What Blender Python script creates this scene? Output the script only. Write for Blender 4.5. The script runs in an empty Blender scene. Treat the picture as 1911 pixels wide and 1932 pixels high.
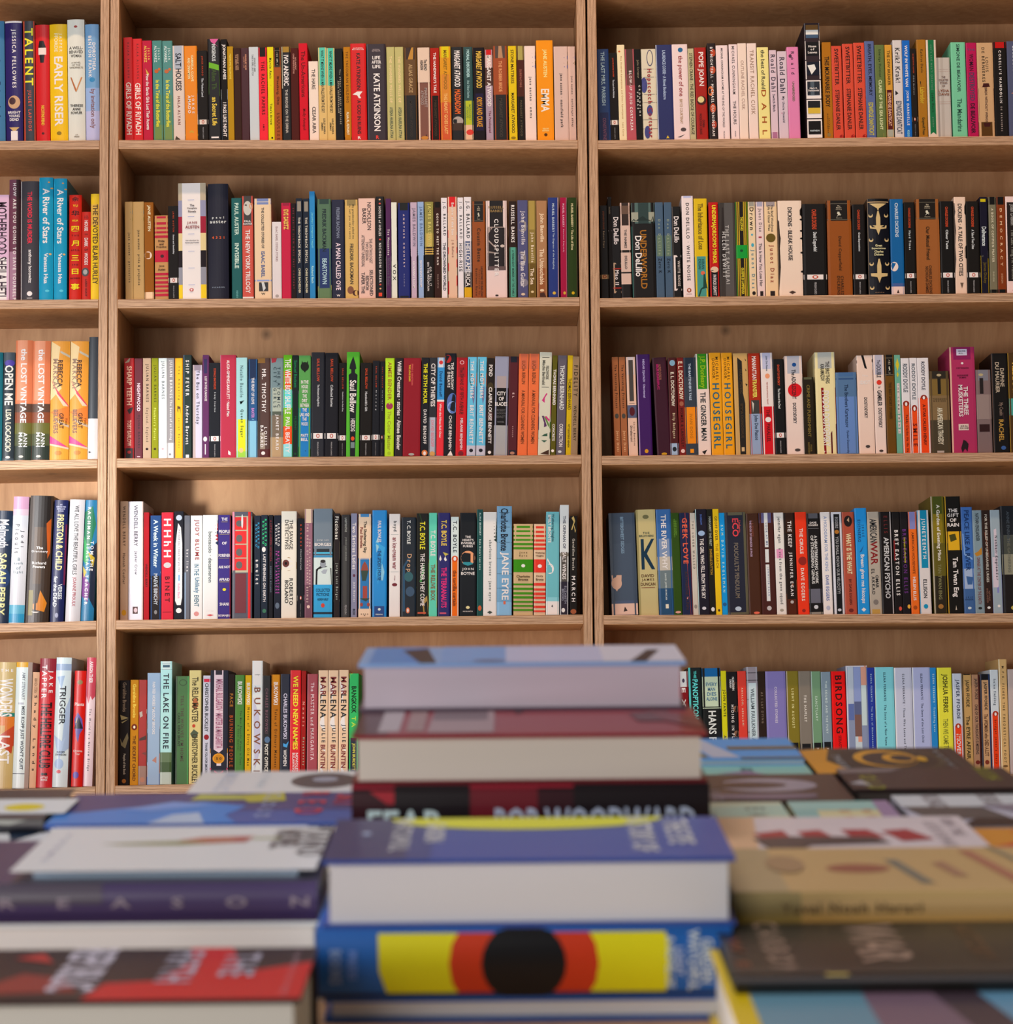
import bpy, math, random, re
from mathutils import Vector, Matrix
random.seed(7)
S = bpy.context.scene
COL = S.collection

# ------------------------------------------------------------------ camera
F = 5000.0                      # focal length in pixels of the 1911 x 1932 frame
PITCH = math.atan(489 / F)
ROLL = 0.0088
CAM_H = 1.05
CAM_D = F / 970.0               # distance from the fronts of the bookcases
fw = Vector((0, math.cos(PITCH), math.sin(PITCH)))
up0 = Vector((0, -math.sin(PITCH), math.cos(PITCH)))
rt0 = Vector((1, 0, 0))
RT = rt0 * math.cos(ROLL) - up0 * math.sin(ROLL)
UP = up0 * math.cos(ROLL) + rt0 * math.sin(ROLL)
CAM = Vector((0, -CAM_D, CAM_H))
cd = bpy.data.cameras.new('camera'); cam = bpy.data.objects.new('camera', cd); COL.objects.link(cam)
cam.matrix_world = Matrix(((RT.x, UP.x, -fw.x, CAM.x), (RT.y, UP.y, -fw.y, CAM.y), (RT.z, UP.z, -fw.z, CAM.z), (0, 0, 0, 1)))
cd.sensor_fit = 'HORIZONTAL'; cd.sensor_width = 36; cd.lens = F * 36 / 1911
cd.clip_start = .05; cd.clip_end = 60
cd.dof.use_dof = True; cd.dof.focus_distance = CAM_D + .03; cd.dof.aperture_fstop = 13
S.camera = cam

# ------------------------------------------------------------------ light
S.view_settings.view_transform = 'Standard'; S.view_settings.look = 'None'
S.view_settings.gamma = 1; S.view_settings.exposure = 0; S.view_settings.use_curve_mapping = False
S.cycles.use_denoising = True
S.cycles.max_bounces = 6; S.cycles.diffuse_bounces = 4
W = bpy.data.worlds.new('world'); S.world = W; W.use_nodes = True
W.node_tree.nodes['Background'].inputs[0].default_value = (.85, .97, 1, 1)
W.node_tree.nodes['Background'].inputs[1].default_value = .05

def aim(o, p): o.rotation_euler = (Vector(p) - o.location).to_track_quat('-Z', 'Y').to_euler()
def lamp(name, kind, loc, to, energy, color, size=.1, sy=None, angle=None, blend=.5):
    l = bpy.data.lights.new(name, kind); o = bpy.data.objects.new(name, l); COL.objects.link(o)
    o.location = loc; aim(o, to); l.energy = energy; l.color = color
    if kind == 'AREA':
        l.shape = 'RECTANGLE'; l.size = size; l.size_y = sy or size
    elif kind == 'SPOT':
        l.spot_size = angle; l.spot_blend = blend; l.shadow_soft_size = size
    else: l.shadow_soft_size = size
    return o
WARM = (1, .62, .36)
for i, x in enumerate((-1.3, -.45, .45, 1.3)):     # ceiling track spots in front of the shelves
    lamp('track_spot', 'SPOT', (x, -.92, CAM_H + 3.25), (x * .9, .0, CAM_H + .2), (76, 66, 68, 88)[i], WARM, .035, angle=1.5, blend=.9)
# daylight from the front-left shop windows; the overhead and frontal fills are added
lamp('window_daylight', 'AREA', (-3.2, -4.6, 1.05), (-.2, 0, 1.2), 98, (1, .95, .99), 1.8, 1.0)
lamp('skylight', 'AREA', (-.7, -3.9, 4.3), (-.3, -3.0, 1.0), 62, (1, .94, .96), 2.4, 1.4)  # added overhead area light that lifts the tops of the table books
lamp('door_daylight', 'AREA', (-1.6, -7.3, 1.75), (0, -3.6, 1.0), 36, (1, .95, .93), 1.6, 1.3)  # added frontal fill behind the camera for the table fronts
# sun through the left window: a soft streak on the left bay; the floor spot is added for bounce
lamp('sun_through_window', 'SPOT', (-3.2, -4.4, 1.2), (-.90, 0, CAM_H + .55), 1700, (1, .98, .97), .25, angle=.14, blend=1)
lamp('sun_on_floor', 'SPOT', (-2.6, -3.4, 3.9), (-.45, -1.05, 0), 2900, (1, .92, .84), .1, angle=.36, blend=.6)  # added spot; the unseen floor bounces its light up to the boards


# ------------------------------------------------------------------ helpers
def unproj(px, py, yplane):
    r = fw + RT * ((px - 955.5) / F) + UP * (-(py - 966) / F)
    return CAM + r * ((yplane - CAM.y) / r.y)

def lin(h):
    if len(h) == 3: h = ''.join(c * 2 for c in h)
    v = [int(h[i:i + 2], 16) / 255 for i in (0, 2, 4)]
    return tuple(((c + .055) / 1.055) ** 2.4 if c > .04045 else c / 12.92 for c in v)

def mat(name, rough=.5, spec=.4):
    m = bpy.data.materials.new(name); m.use_nodes = True
    b = m.node_tree.nodes['Principled BSDF']; b.inputs['Roughness'].default_value = rough
    b.inputs['Specular IOR Level'].default_value = spec
    return m, m.node_tree, b
def cover_mat(name, rough, spec=.4, coat=0):
    m, t, b = mat(name, rough, spec)
    a = t.nodes.new('ShaderNodeAttribute'); a.attribute_name = 'Col'
    t.links.new(a.outputs['Color'], b.inputs['Base Color'])
    n = t.nodes.new('ShaderNodeTexNoise'); n.inputs['Scale'].default_value = 900
    tc = t.nodes.new('ShaderNodeTexCoord'); t.links.new(tc.outputs['Object'], n.inputs['Vector'])
    bp = t.nodes.new('ShaderNodeBump'); bp.inputs['Strength'].default_value = .04; bp.inputs['Distance'].default_value = .0004
    t.links.new(n.outputs[0], bp.inputs['Height']); t.links.new(bp.outputs[0], b.inputs['Normal'])
    if coat: b.inputs['Coat Weight'].default_value = coat; b.inputs['Coat Roughness'].default_value = .18
    return m
M_MATTE = cover_mat('printed_matte_cover', .62, .2)
M_GLOSS = cover_mat('printed_gloss_cover', .4, .3, .05)
M_JACKET = cover_mat('dust_jacket', .33, .35, .12)
def page_mat():
    m, t, b = mat('page_edges', .85, .15)
    a = t.nodes.new('ShaderNodeAttribute'); a.attribute_name = 'Col'
    tc = t.nodes.new('ShaderNodeTexCoord'); mp = t.nodes.new('ShaderNodeMapping'); mp.inputs['Scale'].default_value = (900, 900, 1)
    n = t.nodes.new('ShaderNodeTexNoise'); n.inputs['Scale'].default_value = 2; n.inputs['Detail'].default_value = 3
    r = t.nodes.new('ShaderNodeMapRange'); r.inputs['To Min'].default_value = .86; r.inputs['To Max'].default_value = 1.08
    x = t.nodes.new('ShaderNodeMix'); x.data_type = 'RGBA'; x.blend_type = 'MULTIPLY'; x.inputs[0].default_value = 1
    L = t.links.new
    L(tc.outputs['UV'], mp.inputs[0]); L(mp.outputs[0], n.inputs['Vector']); L(n.outputs[0], r.inputs[0])
    L(a.outputs['Color'], x.inputs[6]); L(r.outputs[0], x.inputs[7]); L(x.outputs[2], b.inputs['Base Color'])
    return m
M_PAGE = page_mat()

class MB:
    def __init__(s): s.v = []; s.f = []; s.c = []; s.uv = []
    def quad(s, a, b, c, d, col):
        n = len(s.v); s.v += [a, b, c, d]; s.f.append((n, n + 1, n + 2, n + 3)); s.c.append(col)
    def poly(s, pts, col):
        n = len(s.v); s.v += list(pts); s.f.append(tuple(range(n, n + len(pts)))); s.c.append(col)
    def tris(s, pts, tr, col):
        n = len(s.v); s.v += list(pts); s.f += [tuple(n + i for i in t) for t in tr]; s.c += [col] * len(tr)
    def box(s, x0, x1, y0, y1, z0, z1, col, skip=()):
        p = [(x, y, z) for x in (x0, x1) for y in (y0, y1) for z in (z0, z1)]
        n = len(s.v); s.v += p
        F6 = ((0, 1, 3, 2), (4, 6, 7, 5), (0, 4, 5, 1), (2, 3, 7, 6), (0, 2, 6, 4), (1, 5, 7, 3))
        s.f += [tuple(n + i for i in f) for f in F6]; s.c += [col] * 6
    def xform(s, M): s.v = [tuple(M @ Vector(p)) for p in s.v]
    def extend(s, o, M=None):
        n = len(s.v); s.v += [tuple(M @ Vector(p)) for p in o.v] if M else o.v
        s.f += [tuple(n + i for i in f) for f in o.f]; s.c += o.c
    def mesh(s, name, m):
        me = bpy.data.meshes.new(name); me.from_pydata(s.v, [], s.f)
        ca = me.color_attributes.new('Col', 'FLOAT_COLOR', 'CORNER'); out = []
        for f, c in zip(s.f, s.c): out += (c[0], c[1], c[2], 1.0) * len(f)
        ca.data.foreach_set('color', out)
        me.materials.append(m); me.update(); return me
    def obj(s, name, m, parent=None):
        o = bpy.data.objects.new(name, s.mesh(name, m)); COL.objects.link(o); o.parent = parent; return o

def cut(poly, ax, lev, keep_above):
    out = []
    for i in range(len(poly)):
        p, q = poly[i], poly[(i + 1) % len(poly)]
        a, b = p[ax] - lev, q[ax] - lev
        if not keep_above: a, b = -a, -b
        if a >= 0: out.append(p)
        if (a > 0 and b < 0) or (a < 0 and b > 0):
            t = a / (a - b); out.append(tuple(p[k] + (q[k] - p[k]) * t for k in range(3)))
    return out
def slice_mb(mb, ax, levels):
    """cut every convex face of mb at the given coordinates so it can follow a curved spine"""
    r = MB(); levels = sorted(levels)
    for f, c in zip(mb.f, mb.c):
        poly = [mb.v[i] for i in f]; lo = min(p[ax] for p in poly); hi = max(p[ax] for p in poly)
        for l in levels:
            if lo < l - 1e-7 < hi and l > lo + 1e-7 and l < hi - 1e-7:
                below = cut(poly, ax, l, False); poly = cut(poly, ax, l, True)
                if len(below) > 2: r.poly(below, c)
                if len(poly) < 3: break
        if len(poly) > 2: r.poly(poly, c)
    return r
_tc = {}
def text2d(body, sp=1.0, off=0.02):
    sp = round(sp, 1); k = (body, sp, off)
    if k in _tc: return _tc[k]
    c = bpy.data.curves.new('t', 'FONT'); c.body = body; c.resolution_u = 2; c.offset = off; c.space_character = sp
    o = bpy.data.objects.new('t', c); COL.objects.link(o)
    dg = bpy.context.evaluated_depsgraph_get(); me = bpy.data.meshes.new_from_object(o.evaluated_get(dg))
    v = [(p.co.x, p.co.y) for p in me.vertices]; f = [tuple(p.vertices) for p in me.polygons]
    bpy.data.objects.remove(o); bpy.data.curves.remove(c); bpy.data.meshes.remove(me)
    if v:
        x0 = min(p[0] for p in v); x1 = max(p[0] for p in v); y0 = min(p[1] for p in v); y1 = max(p[1] for p in v)
        r = ([((a - x0), (b - y0)) for a, b in v], f, max(x1 - x0, .01), max(y1 - y0, .01))
    else: r = ([], [], 1, 1)
    _tc[k] = r; return r
def fit_text(body, length, height):
    """text stretched to length x height; spare length goes into letter spacing first"""
    v, f, a, b = text2d(body)
    want = length / height; nat = a / b; sp = 1
    if want > nat * 1.15 and len(body) > 1:
        sp = min(2.2, want / nat); v, f, a, b = text2d(body, sp)
    return [(x / a, y / b) for x, y in v], f, a / b

# ------------------------------------------------------------------ spine artwork and painted shade
NUM = r'-?\.?\d*\.?\d+'
def rng(s): m = re.match(r'(\d*\.?\d+)-(\d*\.?\d+)', s); return float(m.group(1)), float(m.group(2))
WHITE_ROW = {1: 'dcc0ac', 2: 'd8c0b4', 3: 'e0d8d8', 4: 'dcd8d8', 5: 'd0ccd0'}  # band white carries the tint of the light on each row
def macros(items, row):
    out = []
    for it in items:
        if it[0] == 'K' and it[1] == ' ':
            a, t = it[2:].split(';')
            w = WHITE_ROW[row]
            out += ['B.775-.828 ' + w, 'O.801 .5 .13 b03c20 .02', 'O.801 .5 .07 %s .012' % w, 'T.06-.28 a03418 .2 ' + a,
                    'T.31-.52 a8a09c .2 ' + t, 'T.86-.99 847c78 .1 PENGUIN CLASSICS']
        elif it == 'M':
            out += ['B0-.215 140e0a', 'B.03-.036 5c5040', 'B.2-.206 5c5040', 'H.05-.105 a08c74 .24 The/Modern/Library',
                    'P c0b098 .44,.12,.52,.12,.54,.14,.6,.15,.53,.15,.58,.165,.5,.155,.4,.175,.47,.15,.42,.14', 'H.18-.192 a08c74 .24 Classics']
        else: out.append(it)
    return out

def art(mb, items, w, zt, zb, cal, fys, eps=.00006, bg=None):
    """decoration items -> flat shapes lying on the spine; fys(x) is the spine surface"""
    H = zt - zb; lay = 1; hard = fys(w / 2) - fys(0) > .0004
    def put(pts, tr, col):
        nonlocal lay
        e = eps * lay; lay += 1
        mb.tris([(x, fys(x) - e, z) for x, z in pts], tr, cal(ink(col) if inks else lin(col)))
    def strip(x0, x1, z0, z1, col):
        n = 6 if hard else 1
        pts = []
        for i in range(n + 1):
            x = x0 + (x1 - x0) * i / n; pts += [(x, z0), (x, z1)]
        put(pts, [(2 * i, 2 * i + 2, 2 * i + 3, 2 * i + 1) for i in range(n)], col)
    lum = lambda c: .3 * c[0] + .6 * c[1] + .1 * c[2]
    B0 = lum(lin(bg)) if bg else None
    def ink(h):
        c = lin(h)
        if B0 is None: return c
        g = 1.45 if lum(c) > B0 else .55
        return tuple(min(.95, x * g) for x in c)
    inks = False
    for it in items:
        k = it[0]; p = it[1:].split(); inks = k in 'TSHG'
        if k == 'B':
            a, b = rng(p[0]); x0, x1 = (float(p[2]), float(p[3])) if len(p) > 3 else (0, 1)
            strip((x0 - .5) * w, (x1 - .5) * w, zt - b * H, zt - a * H, p[1])
        elif k == 'O':
            yc, xc, r = map(float, p[:3]); ry = float(p[4]) if len(p) > 4 else r * w / H
            cx = (xc - .5) * w; cz = zt - yc * H; n = 22
            pts = [(max(-w / 2, min(w / 2, cx + math.cos(t * 2 * math.pi / n) * r * w)), max(zb, min(zt, cz + math.sin(t * 2 * math.pi / n) * ry * H))) for t in range(n)]
            put(pts, [tuple(range(n))], p[3])
        elif k == 'P':
            q = [float(x) for x in p[1].split(',')]
            pts = [((q[i] - .5) * w, max(zb, zt - q[i + 1] * H)) for i in range(0, len(q) - 1, 2)]
            from mathutils.geometry import tessellate_polygon
            tr = tessellate_polygon([[Vector((x * 1000, z * 1000, 0)) for x, z in pts]])
            put(pts, [tuple(t) for t in tr], p[0])
        elif k in 'TS':
            a, b = rng(p[0]); sz = float(p[2]); xo = 0; j = 3
            if k == 'S': xo = float(p[3]); j = 4
            lines = ' '.join(p[j:]).split('/'); lines = [l for l in lines if l]
            n = len(lines); hh = sz * w / n * (.82 if n > 1 else 1); L = (b - a) * H
            mx = max(len(l) for l in lines)
            for i, l in enumerate(lines):
                Li = L * min(1, (len(l) + .0) / mx * 1.0) if n > 1 else L
                vs, fs, _ = fit_text(l, Li, hh)
                xc = (xo * w) + (((n - 1) / 2 - i) * sz * w / n)
                z0 = zt - a * H - (L - Li) / 2
                put([(xc - hh / 2 + v * hh, z0 - u * Li) for u, v in vs], fs, p[1])
        elif k == 'G':                       # one line left to right between two x fractions
            a, b = rng(p[0]); x0, x1 = float(p[2]), float(p[3]); l = ' '.join(p[4:])
            hh = (b - a) * H; L = (x1 - x0) * w; vs, fs, _ = fit_text(l, L, hh)
            put([((x0 - .5) * w + u * L, zt - b * H + v * hh) for u, v in vs], fs, p[1])
        elif k == 'H':
            a, b = rng(p[0]); wf = float(p[2]); lines = ' '.join(p[3:]).split('/'); n = len(lines)
            dz = (b - a) * H / n; hh = dz * .74; wid = wf * w
            nat = [text2d(l)[2] / text2d(l)[3] for l in lines]; mx = max(len(l) for l in lines)
            for i, l in enumerate(lines):
                lw = wid * (len(l) / mx) ** .8
                vs, fs, _ = fit_text(l, lw, hh)
                zc = zt - a * H - dz * (i + .5)
                put([(-lw / 2 + u * lw, zc - hh / 2 + v * hh) for u, v in vs], fs, p[1])
    return mb

def book_meshes(w, h, dep, bg, items, cal, hard, zvis, page=None, board=None, vis_top=None):
    """cover and page meshes of a standing book; local x width, y depth (spine at y=0), z up"""
    t = .0022 if hard else .0005
    bul = min(.0035, w * .11) if hard else min(.0007, w * .03)
    fys = (lambda x: bul * (2 * x / w) ** 2) if hard else (lambda x: bul * max(0, abs(2 * x / w) - .8) / .2)
    c = cal(lin(bg)); bc = cal(lin(board)) if board else tuple(x * .9 for x in c)
    mb = MB(); n = 8 if hard else 2
    xs = [-w / 2 + w * i / n for i in range(n + 1)] if hard else [-w / 2, -w * .4, w * .4, w / 2]
    outer = [(-w / 2, dep)] + [(x, fys(x)) for x in xs] + [(w / 2, dep)]
    inner = [(-w / 2 + t, dep)] + [(max(-w / 2 + t, min(w / 2 - t, x)), fys(x) + t) for x in xs] + [(w / 2 - t, dep)]
    m = len(outer)
    for i in range(m - 1):
        a, b = outer[i], outer[i + 1]; d, e = inner[i], inner[i + 1]
        col = bc if i in (0, m - 2) else c
        mb.quad((a[0], a[1], 0), (b[0], b[1], 0), (b[0], b[1], h), (a[0], a[1], h), col)
        mb.quad((e[0], e[1], 0), (d[0], d[1], 0), (d[0], d[1], h), (e[0], e[1], h), (.6, .57, .5))
        mb.quad((a[0], a[1], h), (b[0], b[1], h), (e[0], e[1], h), (d[0], d[1], h), col)
        mb.quad((b[0], b[1], 0), (a[0], a[1], 0), (d[0], d[1], 0), (e[0], e[1], 0), col)
    for s_ in (0, m - 1):
        a, d = outer[s_], inner[s_]
        mb.quad((a[0], a[1], 0), (a[0], a[1], h), (d[0], d[1], h), (d[0], d[1], 0), bc)
    if hard:
        am = MB(); art(am, items, w, h, zvis, cal, lambda x: 0, bg=bg)
        am = slice_mb(am, 0, xs)
        def ys(x):
            u = (x / w + .5) * n; i = max(0, min(n - 1, int(u))); return fys(xs[i]) + (fys(xs[i + 1]) - fys(xs[i])) * (u - i)
        am.v = [(x, y + ys(x), z) for x, y, z in am.v]; mb.extend(am)
    else: art(mb, items, w, h, zvis, cal, fys, bg=bg)
    pg = MB(); o = .003 if hard else .0003
    pc = page or (.62, .56, .46)
    pg.box(-w / 2 + t + .0001, w / 2 - t - .0001, bul + t + .0002, dep - o, o, h - o, pc)
    return mb, pg

def tag(o, label=None, cat=None, group=None, kind=None):
    for k, v in (('label', label), ('category', cat), ('group', group), ('kind', kind)):
        if v: o[k] = v
    return o
def empty(name, loc, rot=(0, 0, 0)):
    o = bpy.data.objects.new(name, None); COL.objects.link(o); o.location = loc; o.rotation_euler = rot
    o.empty_display_size = .05; return o

# ------------------------------------------------------------------ plywood
def ply_mat(name, kind, tint=(1, 1, 1)):
    """kind: 'h' cut edge of a horizontal board, 'v' cut edge of an upright, 'face' birch face veneer"""
    m, t, b = mat(name, .5, .35); L = t.links.new; N = t.nodes.new
    tc = N('ShaderNodeTexCoord'); mp = N('ShaderNodeMapping'); L(tc.outputs['Object'], mp.inputs[0])
    ramp = N('ShaderNodeValToRGB')
    n = N('ShaderNodeTexNoise'); n.inputs['Detail'].default_value = 6; n.inputs['Roughness'].default_value = .6
    if kind == 'face':
        mp.inputs['Scale'].default_value = (9, 9, 1.4); n.inputs['Scale'].default_value = 3.2; n.inputs['Distortion'].default_value = 1.4
        ramp.color_ramp.elements[0].position = .3; ramp.color_ramp.elements[0].color = (.43 * tint[0], .225 * tint[1], .10 * tint[2], 1)
        ramp.color_ramp.elements[1].position = .7; ramp.color_ramp.elements[1].color = (.58 * tint[0], .335 * tint[1], .165 * tint[2], 1)
        L(mp.outputs[0], n.inputs['Vector']); L(n.outputs[0], ramp.inputs[0]); colr = ramp.outputs[0]
        # scattered knots and mineral streaks
        v = N('ShaderNodeTexVoronoi'); v.inputs['Scale'].default_value = 2.1
        mp2 = N('ShaderNodeMapping'); mp2.inputs['Scale'].default_value = (1.6, 1.6, 1.6); L(tc.outputs['Object'], mp2.inputs[0]); L(mp2.outputs[0], v.inputs['Vector'])
        r2 = N('ShaderNodeMapRange'); r2.inputs['From Min'].default_value = .0; r2.inputs['From Max'].default_value = .05; r2.inputs['To Min'].default_value = .35; r2.inputs['To Max'].default_value = 1
        L(v.outputs['Distance'], r2.inputs[0])
        mx = N('ShaderNodeMix'); mx.data_type = 'RGBA'; mx.blend_type = 'MULTIPLY'; mx.inputs[0].default_value = 1
        L(colr, mx.inputs[6]); L(r2.outputs[0], mx.inputs[7]); colr = mx.outputs[2]
    else:
        sep = N('ShaderNodeSeparateXYZ'); ax = 2 if kind == 'h' else 0
        mp.inputs['Scale'].default_value = (3, 3, 260) if kind == 'h' else (260, 3, 3)
        n.inputs['Scale'].default_value = 1.0; L(mp.outputs[0], n.inputs['Vector'])
        L(tc.outputs['Object'], sep.inputs[0])
        mul = N('ShaderNodeMath'); mul.operation = 'MULTIPLY'; mul.inputs[1].default_value = 2 * math.pi / .0028; L(sep.outputs[ax], mul.inputs[0])
        add = N('ShaderNodeMath'); add.operation = 'MULTIPLY_ADD'; add.inputs[1].default_value = 3.2; L(n.outputs[0], add.inputs[0]); L(mul.outputs[0], add.inputs[2])
        sn = N('ShaderNodeMath'); sn.operation = 'SINE'; L(add.outputs[0], sn.inputs[0])
        n2 = N('ShaderNodeTexNoise'); n2.inputs['Scale'].default_value = 1; n2.inputs['Detail'].default_value = 8
        mp3 = N('ShaderNodeMapping'); mp3.inputs['Scale'].default_value = (30, 30, 900) if kind == 'h' else (900, 30, 30); L(tc.outputs['Object'], mp3.inputs[0]); L(mp3.outputs[0], n2.inputs['Vector'])
        mm = N('ShaderNodeMath'); mm.operation = 'MULTIPLY_ADD'; mm.inputs[1].default_value = .28; L(sn.outputs[0], mm.inputs[0]); L(n2.outputs[0], mm.inputs[2])
        L(mm.outputs[0], ramp.inputs[0])
        e = ramp.color_ramp.elements
        e[0].position = .22; e[0].color = (.19 * tint[0], .10 * tint[1], .045 * tint[2], 1)
        e[1].position = .62; e[1].color = (.62 * tint[0], .42 * tint[1], .27 * tint[2], 1)
        k = e.new(.4); k.color = (.42 * tint[0], .25 * tint[1], .145 * tint[2], 1)
        colr = ramp.outputs[0]
    L(colr, b.inputs['Base Color'])
    return m
M_EH = ply_mat('plywood_edge_horizontal', 'h'); M_EV = ply_mat('plywood_edge_vertical', 'v'); M_PF = ply_mat('birch_plywood_face', 'face')

def board(name, pts_bot, pts_top, parent, edge, front_only=True):
    """8-corner board; edge material on the faces whose normal is -y"""
    me = bpy.data.meshes.new(name)
    v = pts_bot + pts_top      # bottom: fl fr br bl, top the same
    f = [(0, 3, 2, 1), (4, 5, 6, 7), (0, 1, 5, 4), (1, 2, 6, 5), (2, 3, 7, 6), (3, 0, 4, 7)]
    me.from_pydata(v, [], f); me.materials.append(M_PF); me.materials.append(edge)
    me.polygons[2].material_index = 1
    o = bpy.data.objects.new(name, me); COL.objects.link(o); o.parent = parent
    bv = o.modifiers.new('b', 'BEVEL'); bv.width = .0008; bv.segments = 1
    return o

# ------------------------------------------------------------------ bookcases
DEP = .236; SET = .04; TH = .0181
BAYS = {'L': (-700, 203.5), 'M': (203.5, 1109.5), 'R': (1109.5, 2010)}
# front top edges of the shelf boards: (x_left, y_left, x_right, y_right) in photo pixels
ROWS = {'L': [(0, 266, 186, 264.5), (0, 566, 187, 564.5), (0, 869.5, 186, 866), (0, 1176.5, 182, 1171), (0, 1490, 175, 1484)],
        'M': [(222, 264, 1091, 264), (222, 564.5, 1095, 560.5), (221, 865, 1099, 858), (217, 1170, 1103, 1159.5), (211, 1482.5, 1106, 1466)],
        'R': [(1128, 264.5, 1911, 256.5), (1132, 562.5, 1911, 552.5), (1136, 860, 1911, 853.5), (1140, 1161, 1911, 1157.3), (1144, 1464, 1911, 1461)]}
def zline(bay, row, x):
    a = ROWS[bay][row - 1]; p = unproj(a[0], a[1], 0); q = unproj(a[2], a[3], 0)
    return p.z + (q.z - p.z) * (x - p.x) / (q.x - p.x)
XU = {'LM': (unproj(185, 700, 0).x, unproj(203.6, 700, 0).x, unproj(221, 700, 0).x), 'MR': (unproj(1095.5, 700, 0).x, unproj(1114.5, 700, 0).x, unproj(1133.2, 700, 0).x)}
INT = {'L': (XU['LM'][0] - .897, XU['LM'][0]), 'M': (XU['LM'][2], XU['MR'][0]), 'R': (XU['MR'][2], XU['MR'][2] + .90)}
UTH = XU['LM'][2] - XU['LM'][1] - .0004
ZTOP = CAM_H + 1.90; ZBOT = .08
LBL = {'L': 'birch plywood bookcase on the left, mostly cut off by the frame edge', 'M': 'birch plywood bookcase in the middle between the two double uprights', 'R': 'birch plywood bookcase on the right of the right-hand double upright'}
for bay in 'LMR':
    x0, x1 = INT[bay]
    bc = empty('bookcase', ((x0 + x1) / 2, 0, 0)); tag(bc, LBL[bay], 'bookcase', 'plywood bookcases along the wall'); ox = (x0 + x1) / 2
    def bd(name, ax, bx, za, zb, zc, zd, y0, y1, edge):   # za,zb bottom left/right; zc,zd top left/right
        ax -= ox; bx -= ox
        return board(name, [(ax, y0, za), (bx, y0, zb), (bx, y1, zb), (ax, y1, za)], [(ax, y0, zc), (bx, y0, zd), (bx, y1, zd), (ax, y1, zc)], bc, edge)
    bd('side_panel', x0 - UTH, x0, 0, 0, ZTOP, ZTOP, 0, DEP, M_EV)
    bd('side_panel', x1, x1 + UTH, 0, 0, ZTOP, ZTOP, 0, DEP, M_EV)
    for r in range(1, 6):
        a, b = zline(bay, r, x0), zline(bay, r, x1)
        bd('shelf_board', x0 + .0002, x1 - .0002, a - TH, b - TH, a, b, .0005, DEP, M_EH)
    a, b = zline(bay, 1, x0) + .312, zline(bay, 1, x1) + .312
    bd('shelf_board', x0 + .0002, x1 - .0002, a - TH, b - TH, a, b, .0005, DEP, M_EH)
    for zz in (ZBOT + TH, ZBOT + .32 + TH, ZBOT + .62 + TH, ZTOP):
        bd('shelf_board', x0 + .0002, x1 - .0002, zz - TH, zz - TH, zz, zz, .0005, DEP, M_EH)
    bd('back_panel', x0 - UTH, x1 + UTH, 0, 0, ZTOP, ZTOP, DEP, DEP + .006, M_PF)

# ------------------------------------------------------------------ room
def simple(name, col, rough=.8, scale=6, amt=.12):
    m, t, b = mat(name, rough, .3); n = t.nodes.new('ShaderNodeTexNoise'); n.inputs['Scale'].default_value = scale; n.inputs['Detail'].default_value = 4
    r = t.nodes.new('ShaderNodeValToRGB'); r.color_ramp.elements[0].color = tuple(c * (1 - amt) for c in col) + (1,); r.color_ramp.elements[1].color = tuple(c * (1 + amt) for c in col) + (1,)
    tc = t.nodes.new('ShaderNodeTexCoord'); t.links.new(tc.outputs['Object'], n.inputs['Vector']); t.links.new(n.outputs[0], r.inputs[0]); t.links.new(r.outputs[0], b.inputs['Base Color']); return m
def slab(name, x0, x1, y0, y1, z0, z1, m):
    mb = MB(); mb.box(x0, x1, y0, y1, z0, z1, (.5, .5, .5)); o = mb.obj(name, m); o['kind'] = 'structure'; return o
slab('floor', -4.5, 4.5, -9, .5, -.1, 0, simple('floor_concrete', (.52, .46, .38), .6))
slab('wall_back', -4.5, 4.5, DEP + .01, DEP + .13, 0, 4.0, simple('wall_paint', (.55, .53, .5)))

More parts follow.
